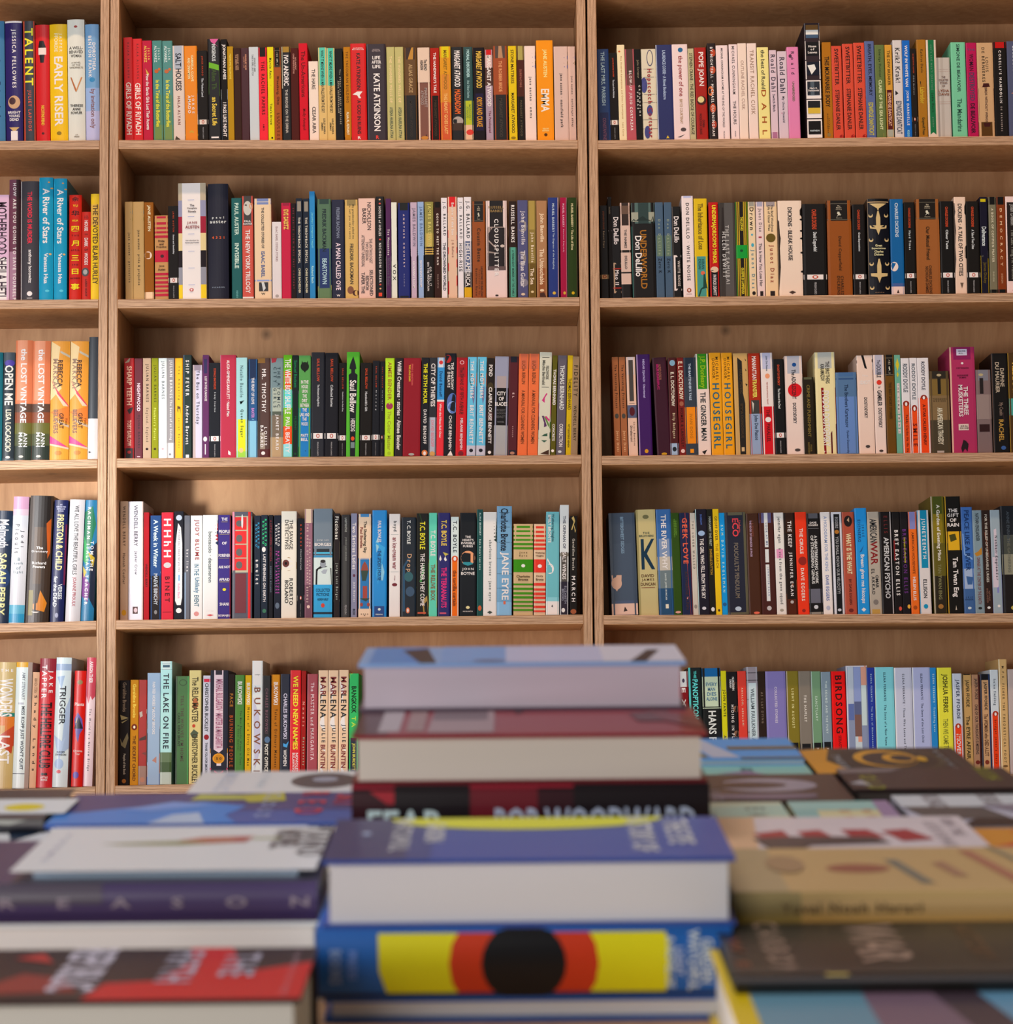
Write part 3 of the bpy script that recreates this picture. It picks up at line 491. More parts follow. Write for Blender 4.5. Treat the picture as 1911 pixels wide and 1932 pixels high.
'2M': r'''
236 251 381 b48850|P 6a6410 .65,.08,1,.06,1,.1|P 6a6410 .65,.18,1,.16,1,.2|P 8c7c60 .65,.11,1,.09,1,.13|T.32-.83 5c4020 .36 jane austen · persuasion|L tan paperback with small green triangles, first on the shelf
251 272 381 b48850|P 6a6410 .75,.08,1,.06,1,.1|P 6a6410 .75,.18,1,.16,1,.2|P 8c7c60 .75,.11,1,.09,1,.13|T.29-.86 5c4020 .3 jane austen · pride & prejudice|L tan paperback with small green triangles, second on the shelf
272.5 290 382 8c4c0c|O.55 .4 .4 e0b8a0 .04|B.93-1 e0b48c|T.03-.3 dcb48c .4 JANE AUSTEN|L orange-brown paperback with a cream blot and cream foot
292 317.5 407 bc8048|B.01-.035 b00c2c|B.08-.11 b00c2c|B.14-.165 b00c2c|B.19-.215 b00c2c|B.24-.27 b00c2c|B.42-.56 b8062c|O.49 .55 .14 3c1018 .02|B.69-.72 b00c2c|B.74-.765 b00c2c|B.79-.82 b00c2c|B.84-.865 b00c2c|B.89-.92 b00c2c|B.94-.97 b00c2c|H.29-.4 3c2010 .75 Pride/and/Prejudice|H.59-.67 3c2010 .55 Jane/Austen|L tan paperback with hand-painted crimson stripes
317.5 337 389 14100f|K JANE AUSTEN;Sense and Sensibility|L black paperback with a white band, left of the widest white one
336.5 389 346 e8dcd8|B0-1 b49c80 0 .14|B.15-.29 8c8498 0 .14|B.29-.435 981c30 0 .14|B.435-.585 d8b880 0 .14|B.585-.73 1c1418 0 .14|B.73-.88 8c8488 0 .14|B.88-1 e8b820 0 .14|B0-.15 b49c80 .8 1|B.15-.29 8c8498 .8 1|B.29-.435 981c30 .8 1|B.435-.585 d8b880 .8 1|B.585-.73 1c1418 .8 1|B.73-.88 8c8488 .8 1|B.88-1 e8b820 .8 1|H.18-.26 706870 .36 The/Complete/Novels|B.145-.148 7080b0 .35 .58|B.29-.293 7080b0 .35 .58|B.44-.443 7080b0 .35 .58|B.59-.593 7080b0 .35 .58|B.735-.738 7080b0 .35 .58|B.88-.883 7080b0 .35 .58|H.33-.4 b05060 .5 JANE/AUSTEN|H.49-.53 807880 .5 Introduction by/Karen Joy Fowler|O.925 .46 .07 b83838 .013|O.925 .46 .035 e8dcd8 .008|L widest white paperback with coloured side bands, taller than its neighbours
392 431 347 1c1a26|H.28-.35 b8c0cc .8 paul/auster|H.455-.485 c84818 .6 4321|H.895-.91 7c8088 .6 PICADOR|L wide tall navy black hardcover with orange numerals
437 456.5 374 04504c|T.05-.37 a8b09c .4 PAUL AUSTER|T.45-.7 a8b09c .42 INVISIBLE|T.92-1 508078 .2 HENRY|L dark teal paperback with pale serif capitals
457 478 370 c44838|B0-.29 3c3430|O.12 .5 .38 c0b0a0 .07|P 2c2420 .2,.09,.4,.08,.45,.1|O.1 .85 .18 c88050 .03|H.235-.285 e4d4c0 .85 PAUL/AUSTER|T.33-.95 ecd8bc .42 THE NEW YORK TRILOGY|B.985-1 e4d4c0|L red-orange paperback with a grey portrait at its top
480 512 375 e0b890|B0-.06 7078a0|B.03-.037 d0b8a0|B.815-.83 8890b8|P 302c2c .25,.84,.8,.84,.8,.93,.25,.93|P c8c0b8 .4,.84,.55,.84,.65,.9,.5,.93|H.94-.97 504030 .25 W|T.09-.5 5c4c44 .16 THE COLLECTED STORIES OF|T.53-.79 6474a8 .22 ISAAC BABEL|L wide cream paperback with lilac bands and a tiny grey photo
513.5 531 419 d8c4bc|T.06-.52 b0807c .24 ISAAC BABEL  ODESSA STORIES|O.97 .5 .2 a09088 .02|L short off-white paperback, lower than its neighbours
531 549 383 bc0434|B0-.03 90042c|T.07-.28 d8a040 .5 EVE BABITZ/|T.08-.28 700820 .2 SLOW DAYS|L plain crimson red paperback
549 558.5 384 1c1010|T.05-.9 702830 .3 EVE BABITZ SLOW DAYS FAST COMPANY
558.5 571 374.5 18202c|B.03-.13 8c7c6c .2 .8|B.05-.06 18202c|B.09-.1 18202c|T.19-.65 c8b898 .36 THE THROWBACK SPECIAL|T.7-.95 b8a888 .32 CHRIS BACHELDER
572 584 375 18202c|B.03-.13 8c7c6c .2 .8|B.05-.06 18202c|B.09-.1 18202c|T.19-.65 c8b898 .36 THE THROWBACK SPECIAL|T.7-.95 b8a888 .32 CHRIS BACHELDER
584 594.5 361.5 2878a8|T.2-.53 70c0e0 .4 Jonathan Livingston Seagull|T.7-.86 90b4c8 .4 Richard Bach
599 625 376 4c6448|B0-.05 243830|B.5-.9 1c2c58|B.9-1 5c7048|P b09c50 0,.88,1,.87,1,.92,0,.93|T.1-.53 1c2c30 .3 FREDRIK BACKMAN|T.6-.86 90a0a0 .34 BEARTOWN|L moss green over navy paperback with pale capitals low down
626 650 377 1c1c30|T.08-.39 686874 .26 FREDRIK BACKMAN|T.44-.92 c8a4a8 .38 A MAN CALLED OVE|H.96-.99 d0c8c8 .3 W|L dark navy paperback with pale pink hand-drawn capitals
651 675.5 377 cc9c54|B0-.06 8c7040|O.92 .4 .25 7a4830 .04|O.95 .8 .25 482018 .03|T.05-.4 7a6038 .5 My grandmother asked me/to tell you she's sorry|T.45-.86 5c4430 .28 FREDRIK BACKMAN|L mustard yellow paperback with two small figures at its foot
676.5 708 374.5 dcac98|T.04-.32 4a3838 .6 NICHOLSON/BAKER|T.37-.69 8c6c60 .7 THE ANTHOLOGIST/TWO SESSION/ATTENDANT UNISEXUAL|T.72-.98 5c4844 .75 SELECTIONED/REDWOH/TAPER THE|L wide salmon pink paperback with large grey serif capitals
709 725 371 0c0606|O.03 .5 .12 e0a070 .008|O.07 .5 .12 d84838 .008|T.1-.39 e8d0c4 .28 HOUSE of HOLES|O.425 .5 .12 d83830 .008|T.46-.85 e8d0c4 .28 NICHOLSON BAKER|O.87 .5 .12 d84838 .008|O.91 .5 .12 e0a070 .008|P d83c20 .3,.95,.7,.95,.7,.985,.3,.985|L black paperback with small red dots between its words
728 738 375 4c2048|B.58-1 dcc8c8|T.31-.57 ecdce0 .4 The Mezzanine|T.6-.88 4c4048 .5 Nicholson Baker
738.5 749 382 d8ccb8|B.17-.62 5c2060|T.65-.82 1c1410 .6 VOX|P dcd0c0 .6,.26,1,.26,1,.3
751 773.5 383 141c5c|B0-.08 0c0c0c|B.98-1 0c0c14|T.12-.68 b89890 .14 ANOTHER COUNTRY|T.75-.88 6c6478 .1 BALDWIN|L wide royal blue paperback with a black top band
774.5 787 382 b898a4|B0-.04 7890b8|B.49-.57 3c2420|B.5-.51 c49c9c|B.525-.535 c49c9c|B.55-.558 c49c9c|B.57-1 14100e|T.06-.46 a08894 .6 JAMES BALDWIN|T.62-.9 dccac4 .35 GIOVANNI'S ROOM
788 800 381 8c9cb8|B.49-.57 3c2420|B.5-.51 b0b0c0|B.525-.535 b0b0c0|B.55-.558 b0b0c0|B.56-1 14100e|T.05-.46 7c8cac .6 JAMES BALDWIN|T.61-.89 dccac4 .35 GIOVANNI'S ROOM
801.5 818 381 8c7c3c|B.33-.48 c09c4c|B.47-.56 2c1c10|B.49-.5 dca850|B.515-.525 dca850|B.54-.55 dca850|B.55-1 14100e|T.02-.47 ac9850 .5 JAMES BALDWIN|T.63-.93 d8c8bc .55 GO TELL IT/ON THE MOUNTAIN|L olive over black paperback with three gold stripes
819 832.5 381 30140e|B0-.06 0c0808|T.12-.66 c8a898 .3 GOING TO MEET THE MAN|T.76-.9 806458 .2 BALDWIN
832.5 844 373.5 dcc8c4|B.45-.6 8c9888|B.6-1 7c7c20|T.04-.38 1c1814 .6 J.G. BALLARD|T.45-.93 1c1814 .5 THE DROWNED WORLD
845 862.5 371.5 d8a888|B0-.1 cc0c10|P cc0c10 0,.1,1,.1,1,.2,.5,.2,0,.16|P d86030 0,.2,1,.35,1,.22,.5,.2|P cc0c10 0,.33,1,.38,1,.43,0,.41|P d09070 0,.42,1,.44,1,.5,0,.49|P cc0c10 0,.5,1,.5,1,.56,0,.57|P cc0c10 0,.66,1,.62,1,.7,0,.74|P cc0c10 0,.84,1,.78,1,.88,0,.97|T.06-.38 eccab8 .36 Empire of the Sun|T.43-.6 b06850 .3 J G Ballard|L cream paperback with red sunburst rays
863.5 874.5 373 dcc8c4|B.44-1 7c8c7c|T.04-.41 1c1814 .6 J.G. BALLARD|T.46-.74 1c2018 .6 HIGH-RISE
875.5 889.5 372 dcc8c4|B.44-.8 5c6078|B.75-.9 140c0c|B.9-1 cc9410|T.04-.41 1c1814 .6 J.G. BALLARD|T.46-.89 e4d8d0 .6 HELLO AMERICA|L paperback in four blocks, white, slate, black and yellow
891 916 380 8c4010|M|T.28-.63 4c2810 .28 Cousin Bette|T.68-1 5c2c10 .6 HONORE DE BALZAC/Translated by/Kathleen Raine|L burnt orange paperback with a black top block and runner emblem
917 956.5 379 dcb8ac|B0-.27 140c0c .06 .94|B.27-.28 8c7468 .06 .94|B.28-.68 1c1212 .06 .94|P a08478 .08,.27,.35,.27,.08,.35|P a08478 .1,.42,.14,.41,.5,.49,.48,.5|O.47 .78 .1 c0a494 .015|P 8c7468 .06,.52,.5,.54,.5,.55,.06,.54|B.68-.72 5c4440 .06 .94|H.05-.125 b88c50 .75 RUSSELL/BANKS|T.19-.78 e4ccc4 .2 CLOUDSPLITTER|O.98 .5 .08 1c1210 .008|L wide black and white photographic paperback fading to pink at its foot
960.5 975 380 241410|B.48-1 4c8c74|T.04-.43 dcc0ac .45 RUSSELL BANKS|T.51-.99 243c30 .3 A PERMANENT MEMBER OF THE FAMILY|L dark brown over sea green paperback
976.5 996 378 4c4868|O.27 .5 .45 8c7c74 .06|O.6 .4 .4 847470 .07|O.85 .6 .4 7c7078 .04|T.11-.46 ac9c98 .5 John Banville|T.52-.9 ac9c98 .45 The Blue Guitar|O.97 .5 .2 c8a88c .013|L cloudy violet blue paperback with a pale dot
996.5 1011 379 846830|B0-.3 a0803c|B.65-1 644818|T.33-.64 c4a488 .5 John Banville|T.7-.87 c4a488 .5 The Sea|O.945 .5 .2 d0b080 .012|L olive gold paperback with a pale dot near its foot
1012 1032 379 a06c44|B.7-1 8c4c24|T.13-.43 c8a080 .45 John Banville|T.5-.87 c8a080 .42 The Untouchable|O.93 .5 .2 dcb890 .013|P 3c1c10 .3,.96,.7,.95,.9,1,.3,1|L light brown paperback with a pale dot near its foot
1034 1054 373 1c2c68|B0-1 b08c90 .92 1|T.06-.35 9ca0b4 .22 MURIEL BARBERY|T.36-.72 9ca0b4 .2 The Elegance of the Hedgehog|O.96 .55 .16 c89c30 .015|L navy blue paperback with a curly yellow emblem, near the upright
1057 1069.5 373 9c0834|B0-1 b07880 .92 1|T.06-.3 c88c98 .28 MURIEL BARBERY|T.32-.55 c88c98 .25 Gourmet Rhapsody|O.96 .6 .2 c89c30 .015
1070.5 1089 373 24340c|B0-1 605038 .94 1|T.06-.53 b09c70 .24 MURIEL BARBERY · The Life of Elves|O.96 .55 .16 c89c10 .015|L dark green paperback with a curly yellow emblem, against the upright
''',
'2R': r'''
1132 1147.5 388 0e0a08|B.75-.795 a07850|O.77 .5 .25 702810 .018|O.77 .5 .12 a07850 .011|T.06-.26 58280c .2 STEPHEN CRANE|T.28-.46 806850 .2 Robert Crane|L black paperback with a tan band, first against the upright
1148 1155 372 0e0a0a|B0-.02 907878|B.33-.34 907878|T.1-.17 605040 .4 Don DeLillo
1155 1171 389 0c0808|T.12-.42 b4a098 .6 Don DeLillo|P a88468 .1,.62,1,.62,1,.635,.25,.635,.25,.93,1,.93,1,.95,.1,.95|B.68-.69 a01c10|B.89-.9 a01c10|T.7-.86 b4a098 .45 Mao II|L black paperback with a cream bracket and two red lines low down
1171 1190 383 c49c88|B0-.24 2c1c14|B.03-.12 5c4030|B.5-.525 1c140e|B.73-.745 1c140e|B.86-1 120c0a|T.28-.48 645048 .26 THE NAMES|T.56-.7 645048 .26 DELILLO|L pale pink and black paperback in stacked blocks, left of the tower cover
1192 1236 383 100c0a|B0-.22 46564e|B.1-.2 8c8470 0 .3|B.1-.2 8c8470 .75 1|B0-.22 24322e .3 .75|P 182420 0,.2,.1,.17,.2,.19,.35,.16,.5,.14,.65,.17,.85,.19,.95,.14,1,.22,0,.22|B.25-1 2c5c50 0 .03|T.29-.91 804c10 .28 UNDERWORLD|S.35-.78 b8a89c .28 -.22 Don DeLillo|L very wide black paperback with a misty tower and orange capitals
1237 1252.5 382 3c4c5c|B.35-.57 586450|T.18-.55 74745c .3 Don DeLillo|T.59-.75 182028 .4 Zero K|L left of two slate blue paperbacks with dark lettering
1254 1268.5 382 3c4c5c|B.35-.57 586450|T.18-.55 74745c .3 Don DeLillo|T.59-.75 182028 .4 Zero K|L right of two slate blue paperbacks with dark lettering
1269 1285 390 0e0a08|B0-1 5c4c44 0 .06|T.11-.4 b4a098 .6 Don DeLillo|P d8bcb0 .1,.54,1,.54,1,.56,.3,.56,.3,.91,1,.91,1,.93,.1,.93|S.6-.88 a08c80 .3 .2 WHITE NOISE|L black paperback with a white bracket, left of tall white one
1287.5 1309 370 dcbab0|B0-.02 a8a0b8|T.07-.84 1c1414 .3 DON DELILLO · WHITE NOISE|O.935 .5 .2 8c3c1c .022|O.935 .5 .09 dcbab0 .012|B.97-.975 8c6c60 .25 .75|L tall pale pink-white paperback with black sans capitals
1310 1335 375 c89c04|B.59-1 3c7c70|O.76 .6 .16 c85838 .02|P 14382c .65,.77,.75,.77,.9,.9,1,.95,1,1,.2,1,.4,.92,.6,.9|T.05-.52 7c5c10 .4 The Inheritance of Loss|T.62-.72 2c5c54 .5 KIRAN/DESAI|L golden yellow over teal paperback with a red flower
1338 1356 382 ac0c04|B.72-1 0c0606|O.715 .5 .42 c8a080 .032|T.03-.65 dca81c .55 UNDERMAJORDOMO MINOR|T.77-.99 b0a098 .35 PATRICK DEWITT|L red over black paperback with yellow hand-cut capitals
1356.5 1388 383 342c28|B0-1 4c4440 .35 .95|P 241c1a .05,.05,.3,.05,.4,.5,.1,.8|T.24-.87 8c8078 .22 THE LAST SAMURAI|S.31-.8 a0948c .2 -.2 HELEN DEWITT|L wide smoky grey paperback with two lines of spaced capitals
1388 1412 381 140c08|B0-.46 b08818 .12 .2|B0-.46 b08818 .26 .34|B0-.46 b08818 .64 .72|B0-.46 b08818 .78 .86|B.6-1 b08818 .12 .2|B.6-1 b08818 .26 .34|B.6-1 b08818 .64 .72|B.6-1 b08818 .78 .86|B0-1 3c6c10 0 .07|B0-1 647c10 .92 1|B.46-.6 088028|O.52 .45 .12 0c3c1c .014|T.16-.31 c89c20 .2 THE LEOPARD|T.7-.98 c89c20 .2 GIUSEPPE DI LAMPEDUSA|L black and yellow striped paperback with a bright green patch
1412.5 1426 381 d4b088|B0-.05 8c8070|T.06-.3 1c1410 .6 Drown|O.35 .5 .15 508c98 .012|O.46 .55 .2 3c8c98 .02|T.51-.92 508c98 .6 Junot Diaz|O.97 .6 .25 1c1410 .02
1427 1442 381 d4b0a4|B0-.05 988c98|T.07-.32 5c4c4c .5 Junot Diaz|B.37-.385 901424 .3 .7|T.44-.9 604c48 .4 This Is How You Lose Her|B.95-1 201410 .35 .75|L pale pink paperback with a tiny red bar
1443 1467 381 d8ac80|B0-.05 907c78|T.03-.32 645040 .5 The Brief Wondrous/Life of Oscar Wao|O.385 .48 .38 5c4410 .047|T.46-.86 b4482c .42 Junot Diaz|B.95-1 201410 .35 .72|L peach paperback with a brown seal and red lettering
1468.5 1513.5 379 dcb49c|P 1c1008 0,.2,.05,.22,.07,.35,.1,.4,.06,.5,.08,.7,0,.95|P 140c0a 1,.07,.93,.1,.93,.15,1,.17|O.2 .98 .06 140c0a .01|O.32 .98 .06 140c0a .01|O.4 .98 .06 140c0a .01|O.55 .98 .06 140c0a .01|O.75 .98 .06 140c0a .01|T.07-.63 30201c .18 DICKENS · BLEAK HOUSE|P 3c2820 .4,.965,.55,.95,.7,.965,.55,.985|L very wide pale peach paperback with ragged black edge marks
1515 1559 385 100c0a|K CHARLES DICKENS;David Copperfield|L widest of the black paperbacks with white bands
1561 1607 378.5 844010|M|T.38-.74 4c2808 .16 David Copperfield|T.8-1 4c2808 .3 CHARLES/DICKENS|L wide orange-brown paperback with runner emblem, right of widest black one
1609 1633 386 100a08|K CHARLES DICKENS;Great Expectations|L black paperback with a white band, left of chandelier patterned one
1637.5 1678 375 0a0a12|B0-.03 06060a|B.03-.04 b48c60|P c09c68 .1,.05,.9,.05,.7,.08,.55,.1,.5,.13,.45,.1,.3,.08|P c09c68 .47,.13,.53,.13,.6,.2,.6,.28,.9,.28,.88,.31,.6,.32,.5,.38,.4,.32,.12,.31,.1,.28,.4,.28,.4,.2|P 0a0a12 .15,.27,.38,.3,.2,.3|P 0a0a12 .85,.27,.62,.3,.8,.3|O.175 .15 .1 c09c68 .022|O.165 .15 .07 0a0a12 .014|O.175 .88 .1 c09c68 .022|O.165 .88 .07 0a0a12 .014|O.43 .15 .1 c09c68 .022|O.42 .15 .07 0a0a12 .014|O.43 .88 .1 c09c68 .022|O.42 .88 .07 0a0a12 .014|H.475-.6 c8a878 .65 Great/Expectations/Charles/Dickens|O.68 .15 .1 c09c68 .022|O.67 .15 .07 0a0a12 .014|O.68 .88 .1 c09c68 .022|O.67 .88 .07 0a0a12 .014|P c09c68 .47,.63,.53,.63,.6,.7,.6,.78,.9,.78,.88,.81,.6,.82,.5,.88,.4,.82,.12,.81,.1,.78,.4,.78,.4,.7|O.93 .15 .1 c09c68 .022|O.92 .15 .07 0a0a12 .014|O.93 .88 .1 c09c68 .022|O.92 .88 .07 0a0a12 .014|B0-1 806850 0 .02|H.975-.985 906c50 .4 PENGUIN|L black hardcover covered in a pale gold chandelier pattern
1680 1705 376 045080|T.04-.4 a09ca0 .26 CHARLES DICKENS|O.71 .25 .3 dcb8a8 .05|B.885-.92 40507c|B.92-1 dcb0a0|P 2c1814 .4,.99,.5,.95,.6,.99|L bright blue paperback with a cream blot and cream foot
1706.5 1727 382 0e0a08|K CHARLES DICKENS;Hard Times|L black paperback with a white band, right of the bright blue one
1728.5 1773 376 8c4c20|M|T.29-.64 4c2c14 .16 Our Mutual Friend|T.7-1 583018 .3 CHARLES DICKENS/NICHOLAS DAMES|L wide light brown paperback with runner emblem, second of two alike
1774 1800 380 0e0a08|K CHARLES DICKENS;Oliver Twist|L black paperback with a white band, left of narrow ragged cream one
1801 1823 372 dcae94|P 1c100c 0,.06,.12,.07,.1,.16,.05,.2,.1,.3,.14,.38,.05,.5,.1,.65,0,.8|P 0e0a08 1,.06,.9,.1,.9,.17,1,.19|P 0e0a08 1,.5,.85,.53,.85,.63,1,.64|T.07-.82 24180f .36 DICKENS · A TALE OF TWO CITIES|P 604838 .4,.89,.7,.89,.55,.95|L peach paperback with ragged black edges and tall capitals
1823.5 1848 380 0e0a08|K CHARLES DICKENS;A Tale of Two Cities|L black paperback with a white band, right of narrow ragged cream one
1849.5 1864 372 04081c|B.02-.05 b89c08 .1 .8|P 44403c .1,.62,1,.56,1,.64|P c89c08 0,.61,1,.64,1,1,0,1|T.31-.51 a4a0a4 .6 Deliverance|T.68-.9 4c3c10 .5 James Dickey|L dark navy over yellow paperback with slanting grey triangle
1866 1880.5 372 6c6048|B0-.08 0a0606|B.965-1 0a0606|T.12-.68 b09c80 .3 A BOOK OF COMMON PRAYER|T.78-.88 9c8c70 .2 DIDION|L grey-olive paperback with black top and foot
1881 1897.5 372 742c08|B0-.08 0a0606|B.965-1 0a0606|T.12-.72 c48c68 .26 DEMOCRACY|T.8-.9 a07050 .2 DIDION|L rust paperback with black top and widely spaced capitals
1898 1922 371 d8b0a4|B.06-.88 1a1210 .1 1|T.08-.3 c0b0a4 .4 Joan Didion|T.34-.86 908474 .4 The Last Thing He Wanted|O.975 .6 .16 a01818 .014|L pale pink paperback with a tall black panel, at the right edge
''',
'3L': r'''
-12 4.5 665 0c7080|T.1-.8 084050 .3 Ohio
5 27 665 4a5862|B.1-.98 303c44|O.1 .55 .45 5848b0 .03|T.12-.49 f0e8cc .75 OPEN ME|T.53-.92 d8d0b8 .5 LISA LOCASCIO|O.97 .5 .2 f0e8e0 .012|L slate grey hardcover with cream capitals and a violet spot
28 60.5 642.5 e88458|B0-.5 f0a078 .1 .7|B.53-.63 5c4438|B.6-.69 8c4c30|B.69-.78 6c6c30|B.78-.88 505838|B.88-1 2c3830|T.07-.69 fff4ec .35 the LOST VINTAGE|T.77-.89 f0e8e0 .55 ANN/MAH|O.97 .4 .14 d0d0c8 .01|L left of two orange hardcovers with a dark vineyard foot
60.5 94 643.5 e88458|B0-.5 f0a078 .1 .7|B.53-.63 5c4438|B.6-.69 8c4c30|B.69-.78 6c6c30|B.78-.88 505838|B.88-1 2c3830|T.07-.69 fff4ec .35 the LOST VINTAGE|T.77-.89 f0e8e0 .55 ANN/MAH|O.97 .4 .14 d0d0c8 .01|L right of two orange hardcovers with a dark vineyard foot
94.5 130.5 644 f4a83c|P f8dca0 0,0,.5,.05,.3,.3,.6,.4,0,.5|P d0c8b0 .5,.08,1,.12,1,.14,.5,.1|P e84868 0,.32,.3,.4,.95,.54,1,.56,.8,.54,.4,.45|P e8d8b8 .1,.4,.95,.55,.7,.55|P f08838 0,.6,1,.55,1,.7,.6,.66|P d8c0a0 .2,.66,1,.71,1,.73,.5,.7|P e84890 0,.8,.4,.84,1,.9,.5,.88,0,.865|P e8d0b0 0,.865,1,.9,1,.915,0,.88|T.16-.39 5c382c .28 REBECCA|S.15-.4 d8b090 .26 -.25 MAKKAI|S.65-.71 8c3c20 .12 .35 THE|S.61-.74 5c382c .24 .1 GREAT|S.58-.78 a8806c .24 -.2 BELIEVERS|O.945 .45 .18 c88830 .018|L left of two yellow-orange hardcovers with pink slashes
131 166 644 f4a83c|P f8dca0 0,0,.5,.05,.3,.3,.6,.4,0,.5|P d0c8b0 .5,.08,1,.12,1,.14,.5,.1|P e84868 0,.32,.3,.4,.95,.54,1,.56,.8,.54,.4,.45|P e8d8b8 .1,.4,.95,.55,.7,.55|P f08838 0,.6,1,.55,1,.7,.6,.66|P d8c0a0 .2,.66,1,.71,1,.73,.5,.7|P e84890 0,.8,.4,.84,1,.9,.5,.88,0,.865|P e8d0b0 0,.865,1,.9,1,.915,0,.88|T.16-.39 5c382c .28 REBECCA|S.15-.4 d8b090 .26 -.25 MAKKAI|S.65-.71 8c3c20 .12 .35 THE|S.61-.74 5c382c .24 .1 GREAT|S.58-.78 a8806c .24 -.2 BELIEVERS|O.945 .45 .18 c88830 .018|L right of two yellow-orange hardcovers with pink slashes
166.5 186 636 3c444c|B.67-1 ece8e8|H.7-.85 c8c8cc .6 ROSE/NIK/LILY/VAI|P 20242c .1,.935,.4,.945,.1,.955|L grey over white hardcover beside the plywood upright
''',
'3M': r'''
234 253.5 676 980c10|P 9c8870 0,0,.6,0,.5,.04,.1,.05|B.9-1 1c1010|O.94 .5 .18 a01818 .016|P 1c0808 .3,.52,.6,.5,.9,.49,.7,.55,.5,.56|T.08-.47 d89078 .5 SHARP TEETH|T.62-.88 d89078 .4 TOBY BARLOW|L bright red paperback first in the row, with a dark bat shape
254 269 676.5 581420|T.25-.53 d8a0a0 .42 NIGHTWOOD|T.57-.9 30101c .4 DJUNA BARNES|B.98-.99 d8a0a0 .3 .7|L wine red paperback with pink capitals, second in the row
269.5 285 676 b08c70|T.06-.44 3c2c24 .45 JULIAN BARNES|T.5-.84 6c5440 .4 England, England|O.91 .5 .18 2c1818 .012|L tan paperback, left of the olive green one
286 298.5 676 848008|T.07-.44 3c3c08 .45 JULIAN BARNES|T.5-.82 b0ac50 .36 Flaubert's Parrot|O.91 .5 .2 3c2c08 .012
299 315 676 d4dce4|T.03-.41 5c646c .42 JULIAN BARNES|T.45-.87 b0b8c4 .2 A History of the World in 10 1/2 Chapters|O.91 .5 .14 d89090 .01|L pale icy white paperback left of a half grey one
315 329 676 908480|B.85-1 e0dce0|T.02-.4 e4dcd8 .5 JULIAN BARNES|T.42-.82 e4dcd8 .42 The Sense of an Ending|O.965 .4 .16 807c80 .012|L warm grey paperback with a white foot
330 345 676 eca804|B0-1 d87c04 0 .1|B0-1 d87c04 .92 1|P 5c3804 .3,.48,.7,.49,.7,.56,.6,.51,.4,.51,.4,.55,.3,.53|T.08-.42 a87004 .3 The Amazing|T.6-.9 a87004 .3 Julian Barnes|L amber yellow paperback with a dark pair of lips
345.5 361.5 670 24302c|B0-1 48545c 0 .14|T.05-.4 e8e8dc .42 SHIP FEVER|T.49-.87 dce4e8 .4 Andrea Barrett|B.97-1 e0e8e8 .3 .7|L dark green-black paperback with white letter-spaced capitals
363.5 381.5 689 c8b8c4|B0-1 b89c94 0 .3|B0-.06 8c7880|T.06-.64 342838 .45 The Bus on Thursday|L short pale lilac paperback with big grey lettering, lower than neighbours
382 394.5 670 5c2850|B0-.015 c8a878|B.04-.18 30284c .2 .7|T.21-.45 e4d8e4 .35 LOST IN THE FUNHOUSE|O.82 .4 .3 f0e8f0 .024|B.87-.97 e0d0e0 .35 .5
394.5 416 685 14161c|K DONALD BARTHELME;Sixty Stories|L black paperback with a white band, left of the wide crimson one
415.5 445.5 670 b02c40|B0-1 d07088 0 .03|T.05-.6 ecc8cc .18 ALICIA GIMENEZ-BARTLETT · Naked Men|P f0e4e4 .5,.93,.65,.95,.65,.98,.5,.97|L wide crimson pink paperback with thin white serif lettering
445.5 466.5 675 9cc0bc|B.62-1 d8d420|B.94-1 98c040|O.93 .45 .2 e8b878 .025|T.08-.4 6c8c8c .3 Natalie Baszile|P 2c3c3c .3,.44,.75,.43,.4,.47,.6,.45|T.52-.8 3c5440 .32 Queen Sugar|L pale mint over lemon yellow paperback
468.5 485.5 678 285078|B0-.2 1c2c48|B.63-1 84b4dc|P 84b4dc 0,.62,.5,.61,1,.64,1,.7,0,.7|T.19-.46 c8dce8 .32 THE FEAST OF LOVE|T.5-.6 a86c98 .32 BAXTER|L navy over sky blue paperback, narrow
486 509.5 676 4c3028|B0-1 34241c 0 .2|B0-.05 80541c 0 .6|B.75-.92 94806c .2 .6|B.92-1 4c1010|O.96 .45 .16 e8e4d8 .018|T.11-.55 e8dcd0 .34 MR. TIMOTHY|T.68-.9 e8dcd0 .6 LOUIS/BAYARD|L brown sepia paperback with white capitals and a dark red foot
510 534.5 676 6c7c7c|B.3-.54 a4a490|B.54-.58 4c5040|B.58-.8 705c48|B.8-1 ac8860|P 98202c .05,0,.5,0,.4,.04,.1,.05|T.09-.5 34484c .6 THE ATOMIC/CITY GIRLS|T.57-.93 e8e0d0 .3 JANET BEARD|L grey sky over brown landscape paperback
534.5 551 670 5ca014|B.16-.34 e44c1c|B.34-.52 60c4d8|B.52-.7 70ac20|B.7-.875 e44c1c|B.875-1 8cc8d8|T.04-.58 c8e0b0 .7 THE WHITE BOY SHUFFLE|T.61-.96 f4ecdc .5 PAUL BEATTY|L paperback in green, orange and sky blue blocks
551.5 563 670.5 101c1c|B.35-.38 9c98b4|B.38-1 04ac48|T.05-.32 045c34 .5 Samuel Beckett|T.6-.74 0c4020 .4 MURPHY|O.97 .5 .2 0c4020 .012
563.5 586 671 508c44|B.52-1 1c70a8|P 14181c 0,.9,.6,.94,1,.92,1,1,0,1|O.11 .5 .36 141c14 .045|P 141c14 .25,.05,.4,.09,.2,.1|P 141c14 .75,.05,.6,.09,.8,.1|P 141c14 .2,.12,.8,.12,.5,.17|H.24-.7 dce4b0 .8 IN THE/HOUSE/UPON/THE/DIRT/BETWEEN/THE/LAKE AND/THE/WOODS|H.77-.85 dce4e0 .6 MATT/BELL|L green over blue paperback with a black bear head
